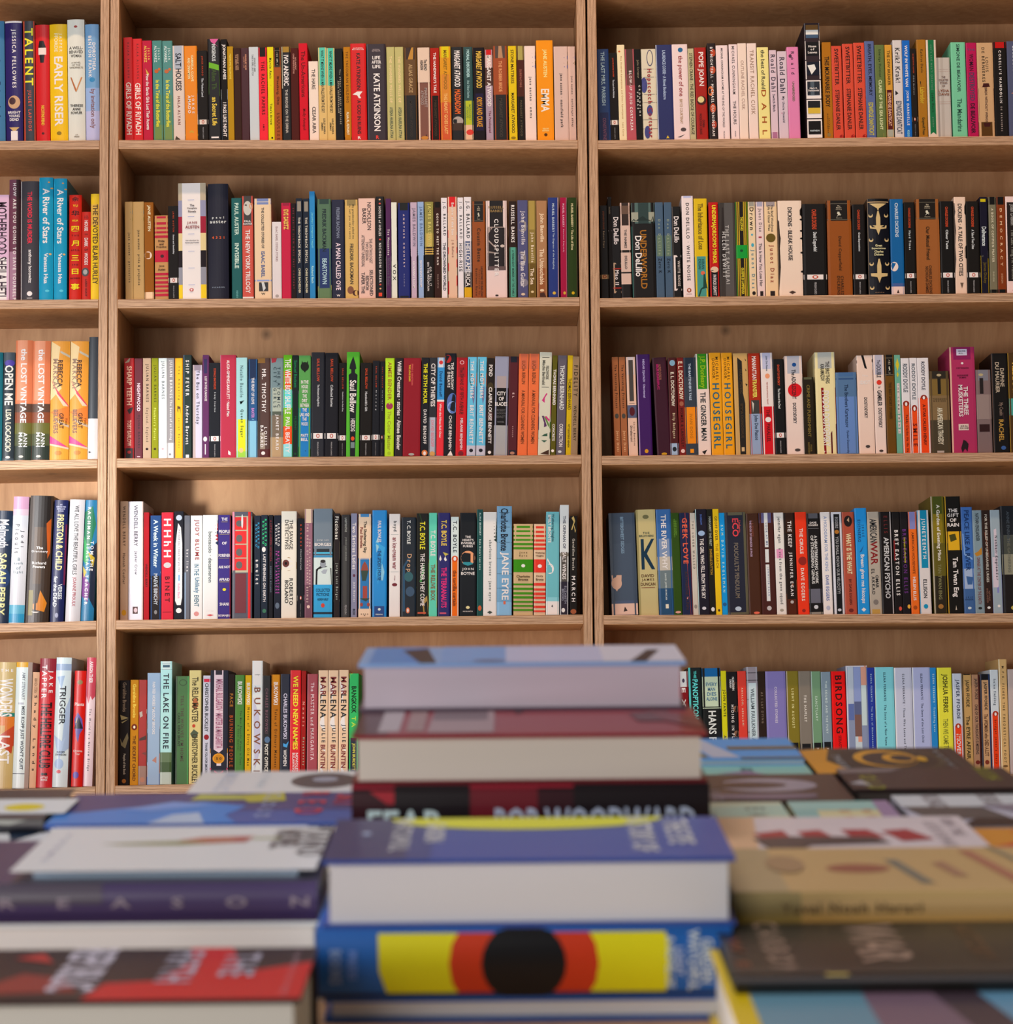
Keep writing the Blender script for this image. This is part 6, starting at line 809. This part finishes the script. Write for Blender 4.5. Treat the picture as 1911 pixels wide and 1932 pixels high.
CAL = {(1, 'L'): (1.075, 1.330, 1.513), (1, 'M'): (1.035, 1.312, 1.536), (1, 'R'): (1.162, 1.491, 1.790), (2, 'L'): (1.117, 1.330, 1.470), (2, 'M'): (1.117, 1.388, 1.582), (2, 'R'): (1.276, 1.606, 1.848), (3, 'L'): (0.750, 0.750, 0.762), (3, 'M'): (1.146, 1.388, 1.559), (3, 'R'): (1.368, 1.682, 1.908), (4, 'L'): (0.750, 0.750, 0.750), (4, 'M'): (1.193, 1.428, 1.582), (4, 'R'): (1.449, 1.734, 1.939), (5, 'L'): (1.103, 1.242, 1.330), (5, 'M'): (1.177, 1.388, 1.513), (5, 'R'): (1.513, 1.790, 2.000), }

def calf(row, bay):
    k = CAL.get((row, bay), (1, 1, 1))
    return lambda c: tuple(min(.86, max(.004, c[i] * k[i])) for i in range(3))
def lean(row, bay, x):
    tab = {'1L': .011, '1M': .017, '1R': .030, '2L': -.003, '2M': .008, '2R': .022, '3L': -.015, '3R': .032, '4L': -.042, '4R': .037, '5L': -.036, '5M': -.008, '5R': .030}
    k = '%d%s' % (row, bay)
    s = -.022 * max(0, (x - 450) / 620) if k == '3M' else (-.003 if k == '4M' else tab[k])
    return s - ((x - 510) / 51100)
ROWN = ['', 'top', 'second', 'third', 'fourth', 'fifth']; BAYN = {'L': 'left', 'M': 'middle', 'R': 'right'}
GLOSSY = ('glossy', 'shiny')
books = []
for key, txt in DATA.items():
    row, bay = int(key[0]), key[1]
    for ln in txt.strip().split('\n'):
        p = ln.split('|'); hd = p[0].split()
        lab = [q[2:] for q in p[1:] if q[:2] == 'L ']
        books.append(dict(row=row, bay=bay, x0=float(hd[0]), x1=float(hd[1]), top=float(hd[2]), bg=hd[3], items=[q for q in p[1:] if q[:2] != 'L '], lab=lab[0] if lab else None))
def area(b):
    x0, x1 = max(0, b['x0']), min(1911, b['x1'])
    base = ROWS[b['bay']][b['row'] - 1][1]
    if b['row'] == 5 and b['bay'] == 'R': base = 1425
    return (x1 - x0) * (base - b['top'])
labelled = sorted([b for b in books if b['lab']], key=area, reverse=True)
NIND = 300
for b in labelled[:NIND]: b['ind'] = True
rest = MB()
order = sorted(books, key=lambda b: (b['row'], b['bay'], b['x0']))
prev = None
for b in order:
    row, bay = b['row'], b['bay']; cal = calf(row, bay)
    base_px = ROWS[bay][row - 1]; xm = (b['x0'] + b['x1']) / 2
    yb = base_px[1] + (base_px[3] - base_px[1]) * (xm - base_px[0]) / (base_px[2] - base_px[0])
    ym = (b['top'] + yb) / 2
    s = SET - .002 * ((hash(b['bg']) % 7) if False else (int(b['x0'] * 7) % 7)) / 3
    P0, P1 = unproj(b['x0'], ym, s), unproj(b['x1'], ym, s)
    xc = (P0.x + P1.x) / 2; w = max(.006, P1.x - P0.x - .0005)
    th = lean(row, bay, xm)
    if b['x0'] == 1235: th += .022
    zs = zline(bay, row, xc); zt = unproj(xm, b['top'], s).z; h = zt - zs
    zv = unproj(xm, yb, s).z - zs if row < 5 else 0
    zmid = (unproj(xm, ym, s).z - zs)
    a = -math.atan(th)                   # top leans left when th > 0
    xb = xc + math.tan(-a) * 0 + th * zmid
    lim = INT[bay]
    hard = bay == 'L' or b['bg'] in ('1c1a26', '0a0a12')
    dep = min(.19, max(.105, h * .66)) if not hard else .155
    if b['bay'] == 'L' and b['lab'] and ('paperback' in b['lab']): hard = False
    items = macros(b['items'], row)
    # keep the foot of the outermost books off the uprights
    lo, hi = lim[0] + .0006 + w / 2, lim[1] - .0006 - w / 2
    sh_top = -th * h
    if xb < lo: xb = lo
    if xb + sh_top < lo: xb = lo - sh_top
    if xb > hi: xb = hi
    if xb + sh_top > hi: xb = hi - sh_top
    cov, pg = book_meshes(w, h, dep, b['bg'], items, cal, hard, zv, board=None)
    lift = abs(math.sin(a)) * w / 2 + .0003
    Mx = Matrix.Translation((xb, s, zs + lift)) @ Matrix.Rotation(a, 4, 'Y')
    if b.get('ind'):
        root = empty('hardcover_book' if hard else 'paperback_book', (xb, s, zs + lift), (0, a, 0))
        where = ', %s shelf, %s bay' % (ROWN[row], BAYN[bay])
        if len((b['lab'] + where).split()) > 16: where = ', %s shelf' % ROWN[row]
        if len((b['lab'] + where).split()) > 16: where = ''
        tag(root, b['lab'] + where, 'book', 'books on the %s shelf of the %s bay' % (ROWN[row], BAYN[bay]))
        glossy = hard or int(b['x0'] * 3) % 3 == 0 or any(g in b['lab'] for g in GLOSSY)
        cov.obj('cover', M_JACKET if hard else (M_GLOSS if glossy else M_MATTE), root)
        pg.obj('pages', M_PAGE, root)
    else:
        rest.extend(cov, Mx); rest.extend(pg, Mx)
o = rest.obj('slim_books', M_MATTE)
tag(o, 'slimmest paperbacks squeezed between the wider books along all the shelves', 'book', None, 'stuff')

# ------------------------------------------------------------------ sloped display table and its stacks
TAU = PITCH + math.atan(216 / F)
TF = Matrix.Translation(CAM) @ Matrix.Rotation(TAU, 4, 'X')     # table frame: x right, y up the slope, z off the table
TN = -.361
def nof(px_y, v):                       # height above the slope of a point seen at row px_y at distance v
    return -(px_y - 750) / F * v * 1.0
def xof(px, v): return (px - 955.5) / F * v

TK = ((1.27, 1.48, 1.62), (1.42, 1.62, 1.78), (1.5, 1.72, 1.95))
def tcal(x):                            # gains offsetting the light on three stack groups, put into printed colours
    k = TK[0] if x < -.11 else (TK[1] if x < .08 else TK[2])
    return lambda c: tuple(min(.86, max(.004, c[i] * k[i])) for i in range(3))

def tbook(v, x0, x1, nt, nb, dep, face, cover, label=None, top=(), side=(), page='c8beb0', board=None, yaw=0, seen=True, soft=False, kind=None, inset=.004, edge=None):
    """a book lying on the slope; near edge at v, face 'spine' or 'pages' towards the viewer"""
    w = x1 - x0; H = nt - nb; t = .0006 if soft else .0026
    if H < .012: t = min(t, .0007)
    ins = .0006 if soft else inset
    q = tcal((x0 + x1) / 2); c = q(lin(cover)); bc = q(lin(board or cover)); pc = q(lin(page))
    cv = MB(); pg = MB()
    cv.box(-w / 2, w / 2, 0, dep, H - t, H, c); cv.box(-w / 2, w / 2, 0, dep, 0, t, bc)
    r = min(.004, H * .18)
    if face == 'spine':
        n = 8; prof = [(-r * (1 - ((2 * i / n) - 1) ** 2), H * i / n) for i in range(n + 1)]
        for i in range(n):
            (ya, za), (yb_, zb_) = prof[i], prof[i + 1]
            cv.quad((-w / 2, ya, za), (w / 2, ya, za), (w / 2, yb_, zb_), (-w / 2, yb_, zb_), c)
            for sx in (-1, 1): cv.quad((sx * w / 2, ya, za), (sx * w / 2, yb_, zb_), (sx * w / 2, .003, zb_), (sx * w / 2, .003, za), c)
        pg.box(-w / 2 + ins, w / 2 - ins, .0035, dep - ins, t + .0001, H - t - .0001, pc)
        if side:
            sp = MB(); art(sp, side, w, H, 0, q, lambda x: 0, eps=.00008)
            sp = slice_mb(sp, 2, [H * i / n for i in range(1, n)])
            def yz(z):
                u = max(0, min(n - 1e-6, z / H * n)); i = int(u); return prof[i][0] + (prof[i + 1][0] - prof[i][0]) * (u - i)
            sp.v = [(x, y + yz(z) - .0001, z) for x, y, z in sp.v]; cv.extend(sp)
    else:
        cv.box(-w / 2, w / 2, dep - .003, dep, t, H - t, c)
        pg.box(-w / 2 + ins, w / 2 - ins, ins, dep - .0035, t + .0001, H - t - .0001, pc)
        for i in range(len(pg.v)): pass
    if top:
        tp = MB(); art(tp, list(top), w, dep, 0, q, lambda x: 0, eps=.00008)
        cv.extend(tp, Matrix(((1, 0, 0, 0), (0, 0, 1, 0), (0, -1, 0, H + .00005), (0, 0, 0, 1))))
    nm = 'paperback_book' if soft else 'hardcover_book'
    root = empty(nm, (0, 0, 0))
    root.matrix_world = TF @ Matrix.Translation(((x0 + x1) / 2, v, nb)) @ Matrix.Rotation(yaw, 4, 'Z')
    tag(root, label, 'book', 'books stacked on the display table')
    cv.obj('cover', M_GLOSS if soft else M_JACKET, root); pg.obj('pages', M_PAGE, root)
    return root

# the table itself
tb = empty('display_table', (0, 0, 0)); tb.matrix_world = TF; tag(tb, 'plywood display table holding the piles of books, slightly sloped towards the viewer', 'table')
def tpart(name, x0, x1, y0, y1, z0, z1, M=None):
    mb = MB(); mb.box(x0, x1, y0, y1, z0, z1, (.5, .5, .5)); o = mb.obj(name, M_PF, tb)
    bv = o.modifiers.new('b', 'BEVEL'); bv.width = .003; bv.segments = 2
    return o
tpart('table_top', -.66, .66, 1.24, 2.345, TN - .03, TN)
for sx in (-.60, .56):
    for vy in (1.28, 2.28):
        p = TF @ Vector((sx + .02, vy + .02, TN - .03)); q = TF.inverted()
        mb = MB(); mb.box(p.x - .025, p.x + .025, p.y - .025, p.y + .025, 0, p.z + .004, (.5, .5, .5))
        o = mb.obj('leg', M_PF, tb); o.matrix_parent_inverse = tb.matrix_world.inverted()

def T(v, xa, xb, ya, yb_, dep, *a, **k):      # pixel rows -> heights
    nt = nof(ya, v) if ya > 3 else ya; nb = nof(yb_, v) if yb_ > 3 else yb_
    return tbook(v, xa, xb, nt, nb, dep, *a, **k)
FL = TN
# central front stack
T(1.52, -.108, .128, 1889.5, FL, .15, 'pages', '1c4c8c', 'blue hardcover at the foot of the front centre stack, only its white page edges showing', page='d8d4d0')
T(1.52, -.1125, .128, 1757.5, 1889, .148, 'spine', '1c5494', 'blue hardcover lying flat, spine out with a yellow, red and black eye',
  side=['B0-.07 0c2040', 'B0-1 1c5494 0 .15', 'P d8bc0c .15,.06,.84,.06,.85,.25,.85,.8,.84,.93,.17,.93,.152,.6', 'O.5 .5 .18 b83010 1.0', 'B0-.06 1c5494', 'B.93-1 0c2448', 'O.5 .5 .102 0c0a0c .6',
        'S.3-.72 6c84bc .022 -.412 PRESS', 'S.28-.78 8c9ccc .028 -.452 BOOKS', 'S.12-.88 b8bce4 .022 .352 A NOVEL OF', 'S.28-.7 a8acd8 .02 .374 LIGHT', 'S.04-.92 c0c4ec .028 .408 WATCHFUL', 'S.16-.8 c0c4ec .028 .44 GARDEN'], top=())
T(1.52, -.1085, .1305, 1625.5, 1757, .148, 'pages', '2c4484', 'blue hardcover with white page edges facing out, yellow arc on its cover',
  top=['B0-1 242c54 0 .2', 'B0-1 26386c .2 .26', 'O.0 .5 .36 e4c404 .3', 'S.0-.8 e0d4e4 .05 -.32 WATCHFUL', 'S.14-.6 d0c4d8 .05 -.235 GARDEN', 'S.02-.86 dcd0e4 .065 .29 A STORY OF', 'S.1-.7 dcd0e4 .065 .385 THE EYE', 'O.4 .09 .012 a0a4b8 .04'], page='ccc6be')
# rear centre stack
T(1.785, -.104, .134, -.330, FL, .15, 'pages', '30282c', 'dark hardcover lowest in the rear centre stack behind the blue book', page='b8b0a8')
T(1.785, -.104, .134, -.2965, -.3299, .15, 'pages', '5c2420', 'maroon hardcover under the one lettered in silver, hidden low in the rear stack', page='b8b0a8')
T(1.775, -.106, .135, 1483.5, -.2964, .155, 'spine', '2c0a10', 'dark red and black hardcover lying flat with large silver capitals on its spine',
  side=['B0-.1 14080c', 'B0-1 5c1018 .33 .52', 'P 8c1820 .05,.1,.3,.12,.28,.3,.1,.34', 'B0-.06 7c1420', 'B0-1 140a0c .62 1', 'B0-1 140a0c .12 .33', 'G.45-.98 b4c0bc .045 .26 FEAR', 'G.42-.98 a0a4b0 .4 .96 BOB WOODWARD'], top=())
T(1.775, -.1055, .1335, 1387.5, 1483, .155, 'pages', '7c1c20', 'dark red hardcover second from the top of the rear stack, cream pages facing out',
  top=['B0-1 3c1418 0 .1', 'B.1-.9 9c8884 .07 .13', 'B.15-.9 846058 .15 .2', 'P 8c6c68 .22,.2,.4,.15,.4,.95,.21,.95', 'B.15-.5 5c4444 .22 .38', 'P 3c1418 .44,.0,.5,.1,.47,.3', 'P 4c1418 .8,.3,.92,.2,.9,.6,.82,.6', 'P 601418 .85,.1,1,.5,1,.9,.9,.6'], page='c4b09c', board='5c1418')
T(1.906, -.108, .1285, 1252, 1344, .125, 'pages', '7c94b4', 'hardcover crowning the rear centre stack, blue and lilac jacket, mauve-grey pages',
  top=['B0-1 4878ac .03 .2', 'P 181820 .12,.2,.2,.1,.24,1,.19,1', 'B0-1 6c8cb4 .25 .45', 'B0-1 b0a8c0 .45 .75', 'B0-1 c8b8c8 .75 1', 'P 1c1418 .83,1,.9,.3,.94,.3,.88,1', 'O.9 .4 .05 5c4858 .05'], page='b4a0a0', board='4c3c44', edge='7c94b4')
# left stacks, nearest first
T(1.36, -.347, -.109, 1889, FL, .128, 'pages', '2c1c1c', 'black and red hardcover with fat white capitals on its cover, nearest on the left',
  top=['P c41418 .52,1,.55,.7,.66,.66,.72,.3,.7,0,.8,0,.85,.5,1,.3,1,1', 'P 8c2c24 .25,.9,.35,.5,.45,.6,.5,.85', 'P b83028 .1,0,.2,.1,.15,.4,.08,.5', 'P b83028 .3,.2,.4,.3,.36,.1',
       'S.05-.95 ccb8c0 .1 -.32 HUMAINE', 'S.02-.85 d0bcc4 .11 -.02 REPUBLIC', 'S.1-.7 b4a4ac .08 .2 FIFTH', 'S.15-.6 b0a0a8 .08 .335 THE', 'S.1-.95 b88c90 .012 .46 A MEMOIR OF WAR'], page='c8bcac')
T(1.58, -.335, -.1145, 1742, FL, .155, 'pages', 'd0c8c8', 'hardcover under the purple-spined book on the left, cream page edges out', page='d4c4b8')
T(1.58, -.350, -.1155, 1664.5, 1741.5, .155, 'spine', '443450', 'dusky purple hardcover lying flat on the left, faint pale letters on its spine',
  side=['B0-.5 4c4048 0 .45', 'B.7-1 2c2044', 'G.35-.6 887478 .03 .98 A R E A S O N'])
T(1.58, -.300, -.1165, 1640, 1664, .16, 'pages', 'd4c8d0', 'white hardcover on the left with a thin painted figure across its cover',
  top=['P 807c44 .22,.42,.4,.38,.55,.36,.7,.4,.5,.46,.3,.45', 'P b06048 .48,.36,.56,.28,.74,.26,.72,.4,.6,.42', 'O.33 .7 .03 a83c34 .06', 'B.3-.33 a8a054 .74 .84', 'S.12-.55 3c343c .1 .36 NOVEL', 'S.02-.72 3c343c .1 .46 PIANO', 'S.2-.8 a89ca8 .018 -.42 POEMS'], page='9ca4ac', board='4c444c', inset=.012)
T(1.95, -.344, -.108, 1552.5, FL, .15, 'pages', '2c4c8c', 'deep blue hardcover on the left with bright blue clouds and red lettering on top',
  top=['B.0-.6 343468 0 1', 'P 2474b8 0,1,0,.7,.2,.5,.45,.3,.6,.45,.55,.75,.6,1', 'P a8b0d4 .32,1,.38,.72,.46,.66,.5,1', 'P 6c8cc0 .2,.55,.35,.3,.5,.4,.3,.6', 'P b0a848 .42,.05,.6,.1,.6,.25,.4,.25', 'P b0a030 .55,.1,.7,.0,.72,.3,.6,.35', 'S.05-.85 a0a0bc .05 .17 CLOUD', 'S.0-.75 c0283c .09 .31 RED', 'S.1-.5 b82c44 .1 .43 SKY', 'P 8890b0 .97,.2,.98,.2,.985,.8,.975,.8'], page='dccab0', board='8c2434')
T(2.10, -.257, -.045, 1494.5, FL, .12, 'pages', 'dcdce4', 'white hardcover on the left, farthest back, with a dark vinyl disc on its cover',
  top=['O.48 .5 .13 4c4044 .36', 'O.42 .5 .05 989098 .12', 'S.1-.9 b4b4c0 .06 -.38 MUSIC', 'S.1-.8 c0c0c8 .03 -.24 STORY', 'S.05-.8 a0a0ac .1 .2 RECORD'], page='c4c0bc')
T(1.78, -.58, -.333, 1655, FL, .105, 'pages', 'e08090', 'pink-red hardcover lying at the far left edge', top=['P f0b8c0 .6,0,.8,.1,.75,.7,.5,.9', 'P d8405c .85,0,1,0,1,.6,.9,.6'], page='d8b8b8')
T(1.90, -.58, -.328, 1598, FL, .15, 'pages', 'd8dce8', 'white and pale blue hardcover lying under the rounded black one at the far left', top=['P 1c2838 .8,.4,.9,.2,.92,.5,.85,.8', 'P 4c64a0 .9,.5,1,.2,1,.5', 'P 202830 .5,.2,.7,.2,.65,.6,.55,.5'], page='dcdce4')
T(1.97, -.60, -.348, 1540, 1568, .15, 'spine', '2c282c', 'black hardcover with a rounded spine lying flat at the far left edge', side=['B0-.5 4c4440', 'B.75-1 141418', 'P 8c8478 .7,.0,.95,.1,.9,.4,.75,.2'])
T(1.992, -.59, -.336, 1529.5, -.3113, .07, 'pages', 'd4dce0', 'thin white booklet with a yellow blotch lying on the rounded black book', top=['O.6 .86 .06 d8b820 .25', 'P b0bcc0 .4,0,.43,0,.38,1,.35,1', 'P b0bcc0 .6,0,.62,0,.58,1,.56,1'], soft=True)
# right stacks
T(1.31, .115, .355, -.3189, FL, .25, 'pages', 'c8a010', 'yellow hardcover with grey-blue panels on its cover, nearest on the right',
  top=['P 5c7c84 .05,.62,.4,.6,.42,1,.05,1', 'P 6c5058 .3,.62,.55,.6,.5,1,.3,1', 'P 5c8090 .55,.6,1,.58,1,1,.6,1', 'P 3c2c30 .45,.6,.55,.6,.6,1,.5,1'], page='c8bcac')
T(1.40, .1195, .365, 1858, 1886, .148, 'spine', '1c1814', 'glossy black hardcover on the right with bronze lettering across its cover',
  side=['B0-.25 4c4440'], top=['S.0-.9 8c6c58 .06 -.38 CARBON', 'S.05-.75 8c6c58 .12 -.14 WAR', 'S.1-.7 5c3c24 .05 .08 HISTORY', 'S.1-.88 5c3c24 .05 .24 PEOPLES', 'B.86-.98 e8a850 .2 .25', 'S.3-.85 6c3820 .03 -.47 WE', 'B.86-.95 2c2824'], page='b0a494')  # the thin gold bar is a glint painted on the cover
T(1.565, .138, .33, -.3145, FL, .145, 'pages', '3c342c', 'dark hardcover beneath the tan one on the right', page='a09484')
T(1.56, .1325, .332, 1693, -.3144, .15, 'spine', 'b48c58', 'tan hardcover lying flat on the right with dark lettering on its spine',
  side=['B0-.2 a88450', 'B0-1 8c7448 0 .2', 'G.3-.62 5c4428 .14 .56 Yuval Noah Harari', 'G.35-.7 5c5440 .84 .92 S'], top=['B0-1 a0845c 0 .17', 'O.5 .42 .1 8c4c38 .1', 'P 6c6454 .52,.3,.56,.3,.62,.85,.58,.85', 'P 98684c .66,.4,.7,.35,.74,.7,.7,.7', 'P a06048 .78,.1,.82,.1,.9,.8,.86,.85', 'P 7c7058 .88,.0,.9,.0,1,.75,.98,.8', 'O.4 .2 .06 94704c .2'])
T(1.72, .138, .317, -.330, FL, .14, 'pages', '8c8478', 'grey hardcover beneath the white one with red figures on the right', page='b8aca0')
T(1.72, .136, .317, 1616, -.3299, .14, 'pages', 'c8b0a8', 'whitish hardcover on the right with a row of small red figures on its cover',
  top=['P c89870 0,0,.2,0,.15,1,0,1', 'P 942028 .16,.5,.28,.4,.3,.65,.2,.7', 'P 942028 .33,.45,.42,.4,.45,.6,.35,.6', 'P 942028 .5,.4,.6,.4,.65,.65,.52,.6', 'P 942028 .65,.45,.75,.4,.82,.7,.7,.75', 'P 3c3030 .15,.65,.3,.6,.6,.62,.65,.8,.35,.85,.3,1,.2,1', 'S.2-.9 7c6c6c .05 .36 LESSONS', 'S.1-.6 847474 .05 .43 FOR THE'], page='c0ac98')
T(1.87, .132, .207, -.3103, FL, .142, 'pages', 'b8b494', 'pale green-cream book behind the blue stack on the right', top=['P a0b098 0,.2,1,.1,1,.5,0,.5', 'S.3-.85 5c6c60 .2 -.3 WILD', 'S.2-.9 6c7464 .2 .2 EAST', 'P c8b48c .6,.5,1,.5,1,1,.6,1'], page='b0a890')
T(1.87, .212, .288, -.3103, FL, .142, 'pages', 'd0b484', 'peach and teal book on the right with faint orange lettering', top=['P 7ca094 0,0,.25,.0,.2,1,0,1', 'B0-.3 90ac9c', 'S.3-.9 c07848 .1 .0 SUN', 'S.3-.9 c07c50 .1 .22 RISE', 'P 907088 .85,0,1,0,1,1,.8,1'], page='b8a080')
T(1.87, .2925, .53, 1572, FL, .15, 'pages', 'b0a4a8', 'large grey and white photo book on the right edge',
  top=['B0-.38 c0b8b4', 'S.02-.4 6c5c5c .06 -.38 RICHARD', 'S.0-.42 6c5c5c .06 -.2 SERRA', 'P 4c4440 0,.38,.25,.4,.3,.75,.05,.8', 'P 7c6c74 .25,.35,.5,.3,.6,.6,.4,.75', 'P 1c1418 .1,1,.2,.75,.5,.8,.6,1', 'P 1c1418 .7,.8,1,.75,1,1,.8,1', 'P 8c8084 .5,.35,.9,.4,1,.6,.6,.65'], page='988c8c')
T(1.70, .3255, .55, 1650, FL, .155, 'pages', 'c87c24', 'orange and red flowered hardcover at the right edge', top=['P b83418 .0,.5,.15,.3,.35,.6,.2,.9', 'P c84c20 .1,.1,.3,0,.5,.3,.3,.4', 'P e09830 .2,.5,.4,.45,.5,.9,.3,.8', 'P 8c3c14 .35,.2,.5,.5,.4,.8', 'P e8a850 .05,.7,.2,.65,.2,1,.05,1'], page='b08c60')
T(2.02, .132, .266, 1520, FL, .146, 'pages', '3c2824', 'dark brown hardcover on the right with a large pale ring on its cover',
  top=['O.42 .55 .3 8c7c80 .24', 'O.42 .42 .25 3c2824 .12', 'P 3c2824 0,.3,.3,.3,.25,.55,0,.55', 'S.6-.95 8c7c80 .1 -.3 LIFE', 'B.75-.85 64545c .2 .8', 'O.86 .5 .3 6c5864 .08'], page='6c5c54')
T(2.05, .2685, .405, 1498, FL, .112, 'pages', '302020', 'dark hardcover on the right with yellow-green lettering on its cover',
  top=['S.1-1 8c8418 .1 -.36 GOLD', 'S.0-.6 8c8418 .1 .36 RUSH', 'P 6c5c58 .0,0,.4,0,.3,.2,0,.25', 'P a09490 .0,.75,.08,.6,.12,.85'], page='5c5048')
T(2.18, .120, .252, -.3135, FL, .14, 'pages', '7ca490', 'sage green book under the sky blue one at the rear right', top=['O.85 .1 .1 5c2c20 .1', 'S.7-1 3c5c54 .08 .1 GREEN', 'P 80607c .4,.95,.6,.85,.7,1'], page='98a890')
T(2.235, .118, .251, -.3085, -.3134, .14, 'pages', '4c84b4', 'thin sky blue book with tan stripes at the rear right', top=['P a8a0a4 .0,.1,.12,.1,.3,.9,.15,.9', 'P a8a0a4 .3,.1,.42,.1,.6,.9,.42,.9', 'P 6c5c34 .14,.1,.26,.1,.4,.9,.3,.9', 'B.4-.55 6c5838 .55 1', 'B.9-.98 5c5038 .6 1'], soft=True, page='a0a0a0')
T(2.18, .2555, .392, 1468, FL, .156, 'pages', '28201c', 'black and amber hardcover with concentric rings at the rear right',
  top=['P c47c10 0,.1,.2,0,.12,.5,.25,1,0,1', 'O.5 .5 .36 3c3424 .46', 'O.5 .48 .34 141414 .42', 'S.3-.8 a8a4a0 .05 -.3 THESE', 'O.45 .5 .2 c88418 .34', 'O.48 .52 .17 1c1818 .28', 'O.45 .58 .1 c88418 .18', 'O.45 .6 .07 14161c .12', 'S.0-.9 848480 .04 .36 TRUTHS', 'S.0-.8 5c5c54 .015 .42 A HISTORY', 'O.5 .72 .03 d88c18 .1'], page='6c5844')
